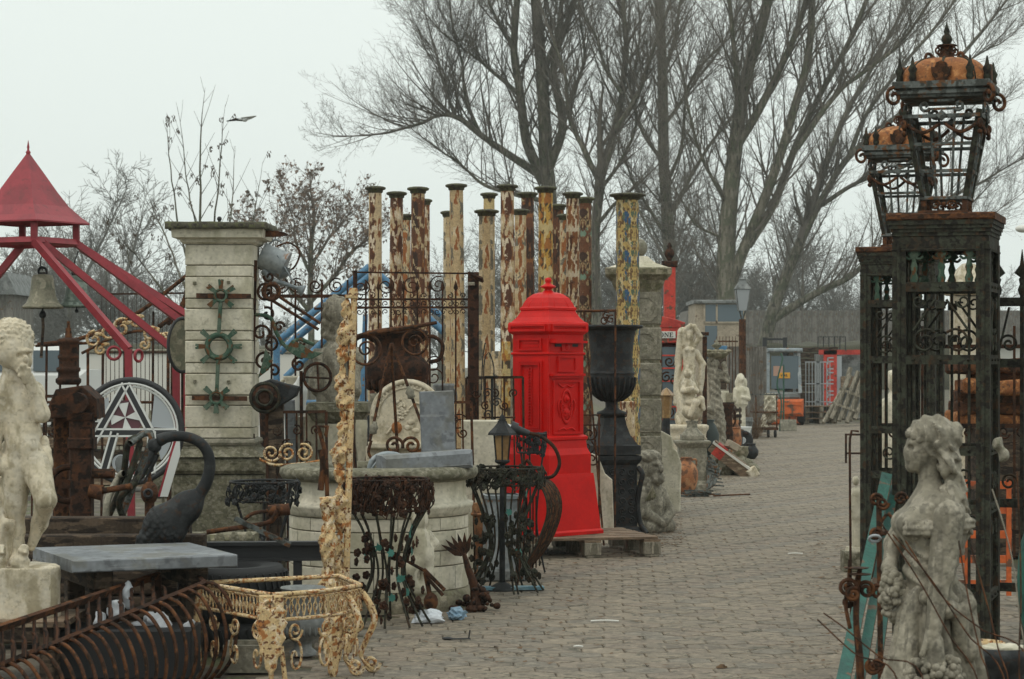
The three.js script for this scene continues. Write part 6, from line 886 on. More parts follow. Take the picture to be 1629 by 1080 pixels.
// ---- stone pier with ball
{
  const g = thing('stone_pier', 'grey panelled stone pier with ball finial behind the black urn', 'pier', 1015, null, 24.4), s = g.ref.s, Y = (y) => L(g, 0, y).y, hw = 36 * s; g.rotation.y = -.04;
  const ys = [850, 800, 745, 690, 631, 575, 519, 462];
  for (let i = 0; i < ys.length - 1; i++) { const y0 = Y(ys[i]), y1 = Y(ys[i + 1]), h = y1 - y0 - .03, c = (y0 + y1) / 2; const b = part(g, 'stone_block', cbox(hw * 2, h, hw * 2, 0, c, 0, .012), M.stoneGrey);
    const oct = (a, e, k) => [[-a + k, -e], [a - k, -e], [a, -e + k], [a, e - k], [a - k, e], [-a + k, e], [-a, e - k], [-a, -e + k]];
    part(b, 'panel_moulding', [0, Math.PI / 2].map((t) => ext(oct(hw * .82, h * .4, .06), .016, 0, c, hw, 0, [oct(hw * .68, h * .3, .05)]).rotateY(t)), M.stoneGrey); part(g, 'joint_band', box(hw * 1.9, .03, hw * 1.9, 0, y1 - .0, 0), M.lichen); }
  part(g, 'cornice', prism([[hw * .98, Y(466)], [hw * 1.02, Y(460)], [hw * 1.1, Y(454)], [hw * 1.16, Y(447)], [hw * 1.38, Y(440)], [hw * 1.44, Y(438)], [hw * 1.46, Y(429)], [hw * 1.4, Y(427)]], 4), M.stoneMoss);
  part(g, 'cap', prism([[hw * 1.4, Y(428)], [hw * .8, Y(420)], [hw * .55, Y(413)], [hw * .4, Y(408)], [0, Y(407)]], 4), M.stoneWhite); part(g, 'ball', [sph(15 * s, 0, Y(394), 0, 22), cyl(.06, .05, .04, 0, Y(409), 0, 16)], M.stoneGrey);
}
// ---- stone merman / lion mask
{
  const g = thing('stone_figurehead', 'mossy stone bearded man with fish tail sitting on the paving', 'statue', 1040, null, 21.6, { turn: .55 }), s = g.ref.s;
  const q = (x, y) => { const p = L(g, x, y); return [p.x, p.y]; }, c = (x0, y0, z0, r0, x1, y1, z1, r1) => [...q(x0, y0), z0, r0 * s, ...q(x1, y1), z1, r1 * s], e = (x, y, z, a, b, d) => [...q(x, y), z, a * s, b * s, d * s];
  const f = body([c(1030, 838, 0, 20, 1036, 800, .0, 22), c(1036, 800, 0, 22, 1030, 768, 0, 17), c(1030, 768, 0, 12, 1032, 750, .02, 11), c(1050, 782, .04, 8, 1060, 815, .1, 8), c(1060, 815, .1, 8, 1040, 828, .16, 8), c(1014, 782, .03, 9, 1012, 815, .1, 9), c(1012, 815, .1, 9, 1036, 830, .15, 8), c(1052, 826, .02, 12, 1064, 812, -.06, 9), c(1020, 836, .08, 14, 1056, 836, .08, 14)], [e(1034, 744, .03, 16, 21, 18), e(1037, 745, .138, 4, 7, 6), e(1036, 760, .10, 12, 11, 9), e(1031, 727, .0, 20, 12, 20), e(1020, 745, -.02, 9, 20, 14), e(1034, 736, .108, 11, 2.5, 4)], .012);
  part(g, 'figure', sdf((x, y, z) => { const py = g.ref.py - y / s; let d = f(x, y, z); const hair = py < 765 && (py < 730 || z < .03 || py > 757) ? .007 * Math.sin(x * 85 + y * 40) * Math.sin(y * 75 + z * 50) : 0, scale = py > 790 && z < .08 ? .005 * Math.sin(x * 60 + y * 40) * Math.sin(y * 60 - z * 50) : 0; d += hair + scale; for (const o of [e(1043, 741, .135, 4, 3, 5), e(1029, 741, .135, 4, 3, 5)]) d = Math.max(d, -dEll(x, y, z, o)); return d; }, [-.24, -.01, -.22], [.24, .80, .32], .0088), M.statueGrey);
  part(g, 'shoulder_leaf', [...Array(7)].map((_, i) => mv(sph(.05, 0, 0, 0, 6, [.32, 1.5, .25]), q(1014 + i * 2.4, 778)[0], q(0, 782 + Math.abs(i - 3))[1], .14 - i * .005, .2, 0, (i - 3) * .16)), M.stoneMoss);
  const w = thing('white_stone_scroll', 'white and green stone slab with rounded shoulder behind the figurehead', 'stone slab', 1066, null, 24.6); part(w, 'slab', ext([[-.1, 0], [.09, 0], [.1, .5], [.06, .62], [.02, .66], [.0, .78], [-.1, .84]], .12, 0, 0, 0, .015), M.stoneWhite);
}
// ---- amphora, pedestal with child on ball, wire tiles
{
  const a = thing('terracotta_amphora', 'round terracotta jar with two small handles on the paving', 'jar', 1092, null, 27.6), s = a.ref.s, Y = (y) => L(a, 0, y).y; part(a, 'jar', lathe([[0, 0], [9 * s, 0], [15 * s, Y(776)], [18.5 * s, Y(762)], [18.5 * s, Y(750)], [15 * s, Y(740)], [8.5 * s, Y(734)], [7.5 * s, Y(731)], [9 * s, Y(728)], [9 * s, Y(727)], [6 * s, Y(728)], [0, Y(740)]], 28), M.terracotta); for (const sg of [-1, 1]) part(a, 'handle', tube([V(sg * 8 * s, Y(731), 0), V(sg * 15 * s, Y(731), 0), V(sg * 16 * s, Y(737), 0), V(sg * 14.5 * s, Y(742), 0)], .013, 6), M.terracotta);
  const p = thing('grey_pedestal', 'square grey stone pedestal carrying the child on a ball', 'pedestal', 1101, null, 28.6), Z = (y) => L(p, 0, y).y, k = p.ref.s; part(p, 'die', cbox(44 * k, Z(710), 44 * k, 0, Z(710) / 2, 0, .015), M.stoneGrey); part(p, 'cap', prism([[22 * k, Z(712)], [25 * k, Z(708)], [28 * k, Z(704)], [28 * k, Z(701)], [20 * k, Z(700)], [0, Z(700)]], 4), M.stoneGrey); part(p, 'base', prism([[27 * k, 0], [27 * k, .07], [22 * k, .12]], 4), M.stoneGrey);
  part(p, 'stem', [cbox(36 * k, 9 * k, 36 * k, 0, Z(695.5), 0, .01), lathe([[17 * k, Z(691)], [14 * k, Z(687)], [9 * k, Z(682)], [8 * k, Z(674)], [11 * k, Z(670)], [0, Z(668)]], 20)], M.stoneGrey);
  const c = thing('child_statue', 'pale stone child sitting on a ball on the grey pedestal', 'statue', 1101, 670, 28.6), q = (x, y) => { const r = L(c, x, y); return [r.x, r.y]; }, cc = (x0, y0, z0, r0, x1, y1, z1, r1) => [...q(x0, y0), z0, r0 * k, ...q(x1, y1), z1, r1 * k], e = (x, y, z, a1, b, d) => [...q(x, y), z, a1 * k, b * k, d * k];
  const f = body([cc(1097, 640, 0, 11, 1094, 612, 0, 10), cc(1088, 612, 0, 5, 1086, 622, .08, 4.5), cc(1086, 622, .08, 4.5, 1100, 618, .12, 4), cc(1102, 612, 0, 5, 1107, 622, .06, 4.5), cc(1107, 622, .06, 4.5, 1094, 622, .12, 4), cc(1098, 640, .05, 7.5, 1106, 640, .12, 6.5), cc(1106, 640, .12, 6, 1096, 660, .15, 4), cc(1102, 642, .03, 7.5, 1114, 635, .08, 6), cc(1114, 635, .08, 5.5, 1118, 650, .08, 4), cc(1094, 606, 0, 4.5, 1094, 600, 0, 4.5)], [e(1094, 594, .01, 7, 8, 7.5), e(1101, 654, 0, 17, 14, 16), e(1096, 595, .06, 3, 3, 2), e(1101, 640, .05, 12, 6, 10)], .011);
  part(c, 'figure', sdf((x, y, z) => f(x, y, z) + (g2(y) ? .006 * Math.sin(x * 90) * Math.sin(y * 85 + z * 60) : 0), [-.2, -.04, -.18], [.2, .68, .24], .0088), M.stoneCream); function g2(y) { return y > .58; }
  const t = thing('wire_mesh_stack', 'silvery wire lattice panel leaning on the grey pedestal', 'lattice panel', 1139, null, 28.4), s2 = t.ref.s; const m = []; for (let i = 0; i < 8; i++) { m.push(flatBar(L(t, 1124 + i * 1.6, 778 - i * 1, .1), L(t, 1126 + i * 3.2, 722 + i * 3.4, -.12), .018, .02)); m.push(flatBar(L(t, 1126, 726 + i * 6.4, .0), L(t, 1138 + i * 2, 734 + i * 5.6, 0), .018, .02)); } m.forEach((b) => part(t, 'slat', b, M.greyIron));
  const rd = thing('painted_beam', 'red and white striped beam lying tilted against stone blocks', 'beam', 1160, 740, 32); part(rd, 'beam', [flatBar(V(-.24, .28, 0), V(.26, -.12, .05), .17, .14)], M.wood); part(rd, 'red_stripe', flatBar(V(-.19, .24, .006), V(-.07, .145, .018), .18, .15), M.redFaded); part(rd, 'rail', flatBar(V(-.22, .32, .02), V(.3, -.06, .06), .03, .17), M.tileWhite); part(rd, 'end_block', cbox(.14, .14, .14, .3, -.1, .08, .01, 0, .4, .6), M.stoneCream); part(rd, 'brick', cbox(.17, .1, .12, .04, .27, 0, .01, 0, .3, -.5), M.cabin);
  const ru = thing('rubble_blocks', 'dark rubble blocks on the paving under the striped beam', 'rubble', 1160, null, 32.2); part(ru, 'blocks', [...Array(14)].map(() => mv(fin(new THREE.IcosahedronGeometry(rr(.07, .15), 0), true), rr(-.35, .3), rr(.04, .2), rr(-.3, .2), R() * 3, R() * 3)), M.lichen).userData.kind = 'stuff';
  const bp = thing('black_pot', 'small round black pot on the paving beyond the beam', 'pot', 1194, null, 37.5); part(bp, 'pot', lathe([[0, 0], [.07, 0], [.12, .06], [.13, .13], [.09, .2], [.075, .22], [.09, .25], [.07, .25], [0, .2]], 20), M.blackIron); const bp2 = thing('brown_pot', 'small dull brown pot left of the black pot', 'pot', 1178, null, 37.0); part(bp2, 'pot', lathe([[0, 0], [.08, 0], [.13, .12], [.12, .2], [.13, .22], [.1, .22], [0, .15]], 18), M.stoneMoss);
  const cw = thing('cart_wheel', 'small black rubber wheel on a rusty trolley frame', 'trolley', 1178, null, 41); const wl = part(cw, 'wheel', mv(lathe([[.06, -.05], [.15, -.06], [.18, -.03], [.18, .03], [.15, .06], [.06, .05]], 18), .03, .18, .12, Math.PI / 2), M.rubber); part(wl, 'hub', mv(cyl(.045, .045, .03, 0, 0, 0, 12), .03, .18, .165, Math.PI / 2), M.frost); part(cw, 'frame', [box(.6, .05, .4, -.18, .3, 0), box(.05, .5, .05, -.45, .4, 0), box(.05, .45, .05, -.1, .5, -.1)], M.rustDark);
  const cp = thing('iron_offcuts', 'grey iron offcuts lying on the paving by the amphora', 'iron offcuts', 1108, null, 27.0); for (let i = 0; i < 5; i++) part(cp, 'strip', mv(box(.34, .02, .03, 0, 0, 0), rr(-.15, .2), .015 + i * .015, rr(-.15, .15), 0, rr(-.5, .5), 0), M.greyIron); part(cp, 'long_rod', tube([V(.2, .02, 0), V(.5, .02, -.2), V(.65, .02, -.3)], .01), M.rust);
}
// ---- red phone box and red pillar
{
  const g = thing('phone_box', 'red telephone box with arched top behind the stone pier', 'phone box', 1038, null, 34.5), s = g.ref.s, Y = (y) => L(g, 0, y).y, w = .9; g.rotation.y = -.05;
  for (const [x, z] of [[-1, 1], [1, 1], [-1, -1], [1, -1]]) part(g, 'corner_post', cbox(.11, Y(545), .11, x * .395, Y(545) / 2, z * .395, .01), M.redFaded);
  part(g, 'fascia', [cbox(.92, Y(520) - Y(546), .92, 0, (Y(520) + Y(546)) / 2, 0, .012)], M.redFaded); const sg = ext([[-.46, 0], [.46, 0], ...[...Array(9)].map((_, i) => { const t = i / 8; return [.46 - .92 * t, .06 + .10 * Math.sin(t * Math.PI)]; })], .92, 0, Y(520) - .01, 0, .012); part(g, 'roof', sg, M.redFaded);
  const sign = part(g, 'sign', box(.66, .10, .02, 0, Y(533), .468), M.tileWhite); const font = await new FontLoader().loadAsync('fonts/droid/droid_serif_bold.typeface.json'); const tg = new TextGeometry('TELEPHONE', { font, size: .068, depth: .006, curveSegments: 4 }); tg.computeBoundingBox(); const bw = tg.boundingBox.max.x; part(sign, 'lettering', fin(tg).translate(-bw / 2, Y(533) - .034, .478), M.ink);
  for (const [x, z, t] of [[0, .40, 0], [.40, 0, Math.PI / 2]]) { const o = []; for (let i = 0; i < 2; i++) o.push(box(.025, Y(552) - .3, .03, -.12 + i * .24, (Y(552) + .3) / 2, 0)); for (let j = 0; j < 8; j++) o.push(box(.68, .022, .03, 0, .35 + j * (Y(552) - .4) / 7.4, 0)); o.forEach((b) => part(g, 'glazing_bar', b.rotateY(t).translate(x, 0, z), M.redFaded)); part(g, 'pane', mv(box(.68, Y(552) - .3, .006, 0, (Y(552) + .3) / 2, 0), x, 0, z, 0, t), M.cabGlass); part(g, 'kick_plate', mv(box(.68, .3, .04, 0, .15, 0), x, 0, z, 0, t), M.redFaded); }
  part(g, 'back_panel', box(.7, Y(546), .03, 0, Y(546) / 2, -.41), M.redFaded); part(g, 'back_panel', box(.03, Y(546), .7, -.41, Y(546) / 2, 0), M.redFaded);
  const p = thing('red_pillar', 'slim red iron pillar with dark ball finial behind the phone box', 'pillar', 1065, null, 37), Z = (y) => L(p, 0, y).y; part(p, 'shaft', cbox(.18, Z(424), .18, 0, Z(424) / 2, 0, .01), M.redFaded); part(p, 'cap', cbox(.24, .10, .24, 0, Z(420), 0, .02), M.rustDark); part(p, 'finial', lathe([[.05, 0], [.03, .03], [.07, .09], [.085, .14], [.06, .2], [.03, .22], [.045, .25], [.02, .3], [0, .32]], 14, 0, Z(417), 0), M.rustDark);
  const q = thing('scroll_gate_leaf', 'rusty iron gate leaf with scrolls before the phone box', 'gate', 1065, null, 32.5); part(q, 'stile', bar(L(q, 1052, groundY(32.5)), L(q, 1052, 560), .016), M.rustDark); part(q, 'stile', bar(L(q, 1080, groundY(32.5)), L(q, 1080, 575), .016), M.rustDark); [[1065, 575], [1060, 600], [1072, 605], [1062, 625], [1072, 632], [1064, 655]].forEach(([x, y], i) => { const c = L(q, x, y); part(q, 'scroll', scroll(c.x, c.y, .075, i, 1.4, i % 2 ? 1 : -1, .012), M.rustDark); });
  const ol = thing('bronze_lamp_head', 'dull yellow brass lamp head behind the ball pier', 'lamp', 1060, null, 30.5); part(ol, 'post', cyl(.05, .05, L(ol, 0, 665).y, 0, L(ol, 0, 665).y / 2, 0, 10), M.blackIron); part(ol, 'lantern', prism([[.05, 0], [.07, .28], [.1, .3], [.03, .38], [0, .4]], 6, 0, L(ol, 0, 665).y, 0), M.amber);
}
// ---- standing statues of the middle distance
{
  function fig(name, label, px, base, d, m, caps, ells, k, fold, lo, hi, cell, o = {}) { const g = thing(name, label, 'statue', px, base, d, o), s = g.ref.s, q = (x, y) => { const p = L(g, x, y); return [p.x, p.y]; }; const f = body(caps.map((c) => [...q(c[0], c[1]), c[2], c[3] * s, ...q(c[4], c[5]), c[6], c[7] * s]), ells.map((e) => [...q(e[0], e[1]), e[2], e[3] * s, e[4] * s, e[5] * s]), k); part(g, 'figure', sdf((x, y, z) => f(x, y, z) + fold(x, y, z), lo, hi, cell), m); return g; }
  fig('arms_up_statue', 'tall cream stone woman with arms raised over her head', 1094, 675, 31.5, M.stoneCream, [
    [1096, 560, 0, 10, 1096, 580, 0, 9], [1096, 580, 0, 9, 1094, 610, 0, 15], [1094, 610, 0, 15, 1092, 668, 0, 18], [1088, 548, 0, 5, 1086, 528, .02, 4.5], [1086, 528, .02, 4.5, 1098, 518, .05, 4], [1104, 550, 0, 5, 1113, 535, .03, 4.5], [1113, 535, .03, 4.5, 1104, 519, .06, 4], [1086, 528, -.03, 8, 1080, 570, -.06, 6], [1080, 570, -.06, 6, 1078, 640, -.04, 8], [1108, 560, -.03, 5, 1118, 580, -.05, 6], [1118, 580, -.05, 6, 1114, 620, -.05, 6], [1096, 553, 0, 5, 1097, 542, .01, 5]], [[1097, 534, .02, 7, 8.5, 7.5], [1096, 528, -.01, 9, 7, 9], [1092, 556, .07, 4, 4, 4], [1101, 556, .07, 4, 4, 4]], .014,
    (x, y, z) => (y < .8 ? .011 * Math.sin(x * 60 + 8 * Math.sin(y * 3)) : 0), [-.3, -.1, -.26], [.3, 1.42, .26], .011);
  for (const [x, l] of [[1080, 'left cream stone capital under the arms-up statue'], [1110, 'right cream stone capital under the arms-up statue']]) { const c = thing('stone_capital', l, 'capital', x, null, 31.4), h = L(c, 0, 675).y; part(c, 'bell', lathe([[.1, 0], [.1, h - .22], [.13, h - .2], [.11, h - .17], [.12, h - .1], [.15, h - .06], [.15, h - .02], [.12, h], [0, h]], 20), M.stoneCream); }
  fig('twisting_statue', 'dark grey stone figure twisting under a broad shell dish', 1140, null, 33.5, M.statueGrey, [
    [1138, 640, 0, 9, 1136, 605, .02, 9], [1136, 605, .02, 9, 1134, 590, .02, 8], [1128, 592, 0, 4.5, 1126, 575, .04, 4], [1126, 575, .04, 4, 1134, 568, .06, 3.5], [1144, 592, 0, 5, 1156, 605, .04, 4.5], [1156, 605, .04, 4.5, 1150, 578, .06, 4], [1138, 640, 0, 11, 1144, 675, .03, 10], [1144, 675, .03, 10, 1146, 700, .0, 8], [1146, 700, .0, 9, 1142, 745, 0, 11], [1130, 650, .02, 6, 1128, 690, .0, 5]], [[1137, 578, .03, 7, 8, 7], [1136, 650, .03, 14, 10, 10]], .015, (x, y, z) => .012 * Math.sin(x * 45 + y * 35) * Math.sin(y * 30 - z * 30), [-.26, -.02, -.24], [.26, 1.75, .26], .0125);
  const sh = thing('shell_dish', 'mossy shell shaped stone dish held above the twisting figure', 'dish', 1140, 572, 33.5); part(sh, 'dish', lathe([[0, 0], [.06, .0], [.14, .04], [.18, .09], [.17, .1], [.1, .07], [0, .06]], 18), M.stoneMoss); part(sh, 'rim_leaf', [...Array(8)].map((_, i) => sph(.05, -.16 + i * .045, .09 + (i % 2) * .03, .06, 6, [1.2, .6, .8])), M.stoneMoss); part(sh, 'spire', lathe([[.05, .09], [.03, .16], [.08, .2], [.03, .24], [.01, .3]], 10), M.lichen);
  const gp = thing('iron_post_finial', 'dark rusty iron post with square cap beside the arms-up statue', 'post', 1121, null, 32.4); part(gp, 'post', [cbox(.06, L(gp, 0, 535).y, .06, 0, L(gp, 0, 535).y / 2, 0, .006), cbox(.11, .05, .11, 0, L(gp, 0, 531).y, 0, .01)], M.rustDark);
  const vm = thing('verdigris_jar', 'dark green metal jar between the pedestal and twisting statue', 'jar', 1126, null, 32.6); part(vm, 'jar', lathe([[0, 0], [.1, 0], [.12, .2], [.15, .4], [.16, .55], [.11, .68], [.08, .72], [.1, .76], [0, .76]], 18), flat(.018, .028, .025, .6));
  fig('veiled_bust', 'white stone bust of a veiled woman near the forklift', 1179, 640, 44, M.stoneWhite, [[1179, 640, 0, 11, 1179, 622, 0, 9], [1170, 620, 0, 4, 1168, 636, .04, 4], [1188, 620, 0, 4, 1190, 634, .05, 4], [1190, 634, .05, 3.5, 1180, 632, .12, 3], [1179, 615, 0, 4, 1179, 608, 0, 4]], [[1179, 603, .02, 5, 6.5, 5.5], [1178, 602, -.02, 6.5, 8.5, 6.5], [1173, 610, -.03, 4, 9, 4], [1185, 610, -.03, 4, 9, 4], [1176, 622, .06, 4, 4, 4], [1183, 622, .06, 4, 4, 4], [1181, 603, .085, 2, 2.5, 2]], .014, () => 0, [-.24, -.03, -.2], [.24, .66, .24], .013);
  const vb = thing('bust_column', 'pale stone column carrying the veiled white bust', 'pedestal', 1179, null, 44); const hb = L(vb, 0, 640).y; part(vb, 'column', lathe([[.16, 0], [.16, .06], [.09, .12], [.08, hb - .1], [.13, hb - .04], [.13, hb], [0, hb]], 16), M.stoneWhite);
  const ba = thing('white_basin', 'white glazed basin standing left of the trolley', 'basin', 1181, null, 43); part(ba, 'bowl', lathe([[0, .0], [.1, 0], [.12, .05], [.15, .28], [.17, .34], [.18, .36], [.15, .35], [0, .2]], 24), M.whitePaint); part(ba, 'stand', cyl(.07, .07, .1, 0, .05, 0, 12), M.whitePaint); const bb = thing('cream_basin', 'cream stone bowl on iron frame left of the white basin', 'basin', 1166, 668, 42); part(bb, 'bowl', lathe([[0, 0], [.1, 0], [.14, .1], [.17, .12], [.13, .12], [0, .06]], 20), M.stoneCream); part(bb, 'frame', [bar(V(-.1, 0, .05), V(-.12, -.5, .06), .015), bar(V(.1, 0, .05), V(.12, -.5, .06), .015), bar(V(0, 0, -.1), V(0, -.5, -.1), .015)], M.rustDark);
}
// ================================================================ FAR END OF THE PATH
{
  const lp = thing('street_lantern', 'old street lantern on a brown post in front of cabin', 'street lamp', 1181, null, 50), s = lp.ref.s, Y = (y) => L(lp, 0, y).y;
  part(lp, 'post', cyl(.085, .075, Y(508), 0, Y(508) / 2, 0, 12), M.rust); part(lp, 'cradle', [...[0, 1, 2, 3].map((k) => bar(V(0, Y(512), 0), V(Math.cos(k * 1.57 + .78) * .09, Y(494), Math.sin(k * 1.57 + .78) * .09), .014)), cyl(.07, .06, .12, 0, Y(512), 0, 10)], M.greyIron); part(lp, 'roof', prism([[.17, Y(460)], [.16, Y(458)], [.08, Y(449)], [.06, Y(446)], [.07, Y(444)], [.02, Y(441)], [0, Y(438)]], 4), M.lead); part(lp, 'glass', prism([[.085, Y(494)], [.15, Y(461)]], 4), M.frost); for (const [x, z] of [[1, 1], [-1, 1], [1, -1], [-1, -1]]) part(lp, 'glazing_bar', bar(V(x * .088, Y(495), z * .088), V(x * .153, Y(460), z * .153), .012), M.lead);
  const c = thing('site_cabin', 'beige site cabin with wide grey window behind the lantern', 'cabin', 1152, null, 62), S = c.ref.s, Z = (y) => L(c, 0, y).y; part(c, 'wall', cbox(1.35, Z(482), 2.4, -.1, Z(482) / 2, -1.2, .03), M.cabin); part(c, 'roof', cbox(1.45, .1, 2.6, -.1, Z(480), -1.2, .02), M.lead); part(c, 'window', box(1.0, .48, .03, .0, Z(498), .01), M.cabGlass); part(c, 'window_frame', [box(1.08, .05, .05, 0, Z(482.5), .01), box(1.08, .05, .05, 0, Z(513), .01), box(.05, .5, .05, -.53, Z(498), .01), box(.05, .5, .05, -.2, Z(498), .01)], M.cabin); part(c, 'door', box(.32, .9, .03, -.35, Z(545), .01), M.cabGlass);
  const k = thing('corrugated_sheet', 'tall weathered grey metal sheet standing behind veiled bust', 'metal sheet', 1188, null, 51); part(k, 'sheet', [...Array(14)].map((_, i) => mv(cyl(.034, .034, L(k, 0, 551).y, 0, 0, 0, 8), -.40 + i * .0615, L(k, 0, 551).y / 2, 0)).concat(box(.86, L(k, 0, 551).y, .03, 0, L(k, 0, 551).y / 2, 0)), M.corrug);
  const rf = thing('iron_railing', 'row of rusty spiked railing behind the twisting statue', 'railing', 1150, null, 47); for (let i = 0; i < 7; i++) part(rf, 'spike', bar(L(rf, 1140 + i * 5, groundY(47)), L(rf, 1140 + i * 5, 535), .012, 4, .006), M.rust); part(rf, 'rail', flatBar(L(rf, 1136, 543), L(rf, 1174, 543), .03, .03), M.rust); const bx = thing('blue_crate', 'blue plastic crate on posts behind the shell dish', 'crate', 1146, 566, 46); part(bx, 'tub', cbox(.25, .2, .2, 0, .1, 0, .01), M.blue); part(bx, 'stand', box(.2, 1.68, .2, 0, -.84, 0), M.woodDark);
  // forklift seen from behind
  const f = thing('forklift', 'orange forklift with dark cab parked at the end of path', 'forklift', 1246, null, 57), s2 = f.ref.s, Q = (x, y, z = 0) => L(f, x, y, z), Yf = (y) => L(f, 0, y).y;
  part(f, 'counterweight', [cbox(.78, .42, .7, .06, Yf(648), .1, .06), cbox(.70, .3, .5, .03, Yf(665), .05, .04), box(.7, .03, .02, .06, Yf(643), .46)], M.orange); part(f, 'bonnet', cbox(.72, .16, .9, .02, Yf(629), -.1, .04), M.lead);
  for (const x of [1219, 1270]) { part(f, 'cab_post', flatBar(Q(x, 625, .35), Q(x + (x < 1240 ? 1 : -2), 560, .25), .08, .07), M.zinc); part(f, 'cab_post', flatBar(Q(x, 640, -.8), Q(x, 560, -.7), .07, .07), M.zinc); } part(f, 'cab_roof', cbox(.86, .1, 1.25, 0, Yf(557), -.22, .03), M.zinc); part(f, 'rear_glass', box(.66, .80, .01, .0, Yf(592), .33), M.cabGlass); part(f, 'seat', cbox(.42, .45, .14, .0, Yf(606), -.05, .05), M.ink);
  for (const x of [1224, 1257]) part(f, 'mast', flatBar(Q(x, 690, -1.1), Q(x, 536, -1.1), .1, .1), M.ink); part(f, 'mast_bar', flatBar(Q(1222, 539, -1.1), Q(1260, 539, -1.1), .05, .08), M.ink);
  const pl = part(f, 'plate', cbox(.29, .14, .012, -.02, Yf(597), .345, .004), flat(.62, .30, .03, .5)); part(pl, 'print', [-.07, -.025, .02, .06].map((x, i) => box(.022, .05 + (i % 2) * .02, .004, -.02 + x, Yf(597), .353, 0, 0, .3)), M.ink); part(f, 'notice', box(.24, .24, .006, -.16, Yf(590), .34), flat(.40, .24, .18, .6));
  for (const x of [1224, 1272]) { const w = part(f, 'wheel', mv(lathe([[.06, -.09], [.24, -.1], [.28, -.06], [.28, .06], [.24, .1], [.06, .09]], 20), Q(x, 0).x, .28, .12, 0, 0, Math.PI / 2), M.rubber); part(w, 'rim', mv(cyl(.11, .11, .215, 0, 0, 0, 14), Q(x, 0).x, .28, .12, 0, 0, Math.PI / 2), M.lead); }
  // green stand, trolley with pale statue pieces
  const gs = thing('green_sack_truck', 'green metal sack truck standing in front of the forklift', 'sack truck', 1246, null, 52); part(gs, 'frame', [tube([L(gs, 1240, 690), L(gs, 1243, 640), L(gs, 1236, 610), L(gs, 1245, 570), L(gs, 1242, 562)], .02, 6), tube([L(gs, 1247, 690, -.05), L(gs, 1247, 640, -.05), L(gs, 1247, 580, -.05)], .02, 6), bar(L(gs, 1240, 655), L(gs, 1248, 655), .015), bar(L(gs, 1240, 620), L(gs, 1248, 620), .015)], flat(.03, .09, .06, .6)); part(gs, 'toe_plate', mv(box(.36, .26, .02, 0, 0, 0), .1, .14, .12, -.35), M.stoneGrey);
  const tr = thing('flat_trolley', 'rusty flat trolley with tall handle rail left of forklift', 'trolley', 1214, null, 48); part(tr, 'deck', box(.52, .05, .6, .02, .18, 0), M.rust); part(tr, 'shelf', box(.52, .03, .6, .02, .52, 0), M.rust); part(tr, 'rail', flatBar(L(tr, 1180, 627, .3), L(tr, 1240, 627, .3), .03, .03), M.greyIron); for (const x of [1200, 1233]) part(tr, 'upright', flatBar(L(tr, x, 680, .3), L(tr, x, 627, .3), .025, .025), M.rust); for (const x of [1201, 1220, 1231]) { part(tr, 'wheel', mv(lathe([[.02, -.025], [.07, -.025], [.08, 0], [.07, .025], [.02, .025]], 12), L(tr, x, 0).x, .08, .25, 0, 0, Math.PI / 2), M.rubber); }
  const fs = thing('flower_carving', 'pale stone carved flower pillar standing on the flat trolley', 'carving', 1226, 668, 48); part(fs, 'carving', sdf((x, y, z) => Math.max(Math.hypot(x, z) - .13, Math.abs(y - .26) - .28) + .05 * (Math.sin(x * 40) * Math.sin(y * 34) * Math.sin(z * 40 + 1)), [-.2, -.06, -.2], [.2, .6, .2], .02), M.stoneWhite); const bs = thing('baluster_piece', 'short white stone baluster on the deck of the trolley', 'baluster', 1215, 679, 47.7); part(bs, 'baluster', lathe([[.1, 0], [.1, .03], [.05, .08], [.07, .15], [.04, .2], [.03, .25], [0, .26]], 14), M.stoneWhite);
  const br = thing('bramble_clump', 'brown dry bramble clump between white basin and trolley', 'shrub', 1197, null, 47); const w = new Wood(), rn = rng(88); for (let i = 0; i < 26; i++) grow(w, rn, V(rr(-.1, .1), 0, rr(-.1, .1)), V(rr(-.6, .6), 1, rr(-.5, .5)), rr(.4, .8), .008, 1, { max: 3, kids: [0, 4, 3, 0], wob: .5, up: -.05, spread: 1, rmin: .004 }); part(br, 'stems', w.geo(), M.leafLitter);
  // pallet stack, roll cages, red frame, hoops, timber posts
  const ps = thing('pallet_stack', 'low stack of pallets just right of the forklift', 'pallet stack', 1296, null, 58); for (let i = 0; i < 3; i++) { for (let j = 0; j < 5; j++) part(ps, 'board', box(.95, .022, .11, rr(-.03, .03), .14 + i * .15, .35 - j * .17, 0, .3, .0), M.wood); for (const x of [-.35, 0, .35]) part(ps, 'block', box(.1, .11, .8, x, .07 + i * .15, 0, 0, .3, 0), M.woodGrey); }
  const lw = thing('log_pile', 'dark pile of stacked boards behind the pallets and cages', 'timber pile', 1292, null, 66); for (let i = 0; i < 9; i++) part(lw, 'board', box(1.4 + rr(-.2, .2), .13, .5, rr(-.1, .1), .6 + i * .16, 0, 0, rr(-.1, .1), rr(-.02, .02)), M.woodDark); part(lw, 'base', box(1.2, .55, .5, 0, .27, 0), M.woodDark);
  for (const [x, l] of [[1292, 'left grey wire roll cage beside the red frame'], [1310, 'right grey wire roll cage in front of red frame']]) { const r = thing('roll_cage', l, 'roll cage', x, null, 58); for (let i = 0; i < 5; i++) part(r, 'bar', bar(V(-.16 + i * .08, .1, 0), V(-.16 + i * .08, 1.55, 0), .011), M.frost); for (const y of [.12, .55, 1.0, 1.54]) part(r, 'hoop', flatBar(V(-.18, y, .005), V(.18, y, .005), .025, .02), M.frost); part(r, 'base', box(.4, .06, .5, 0, .09, -.22), M.frost); }
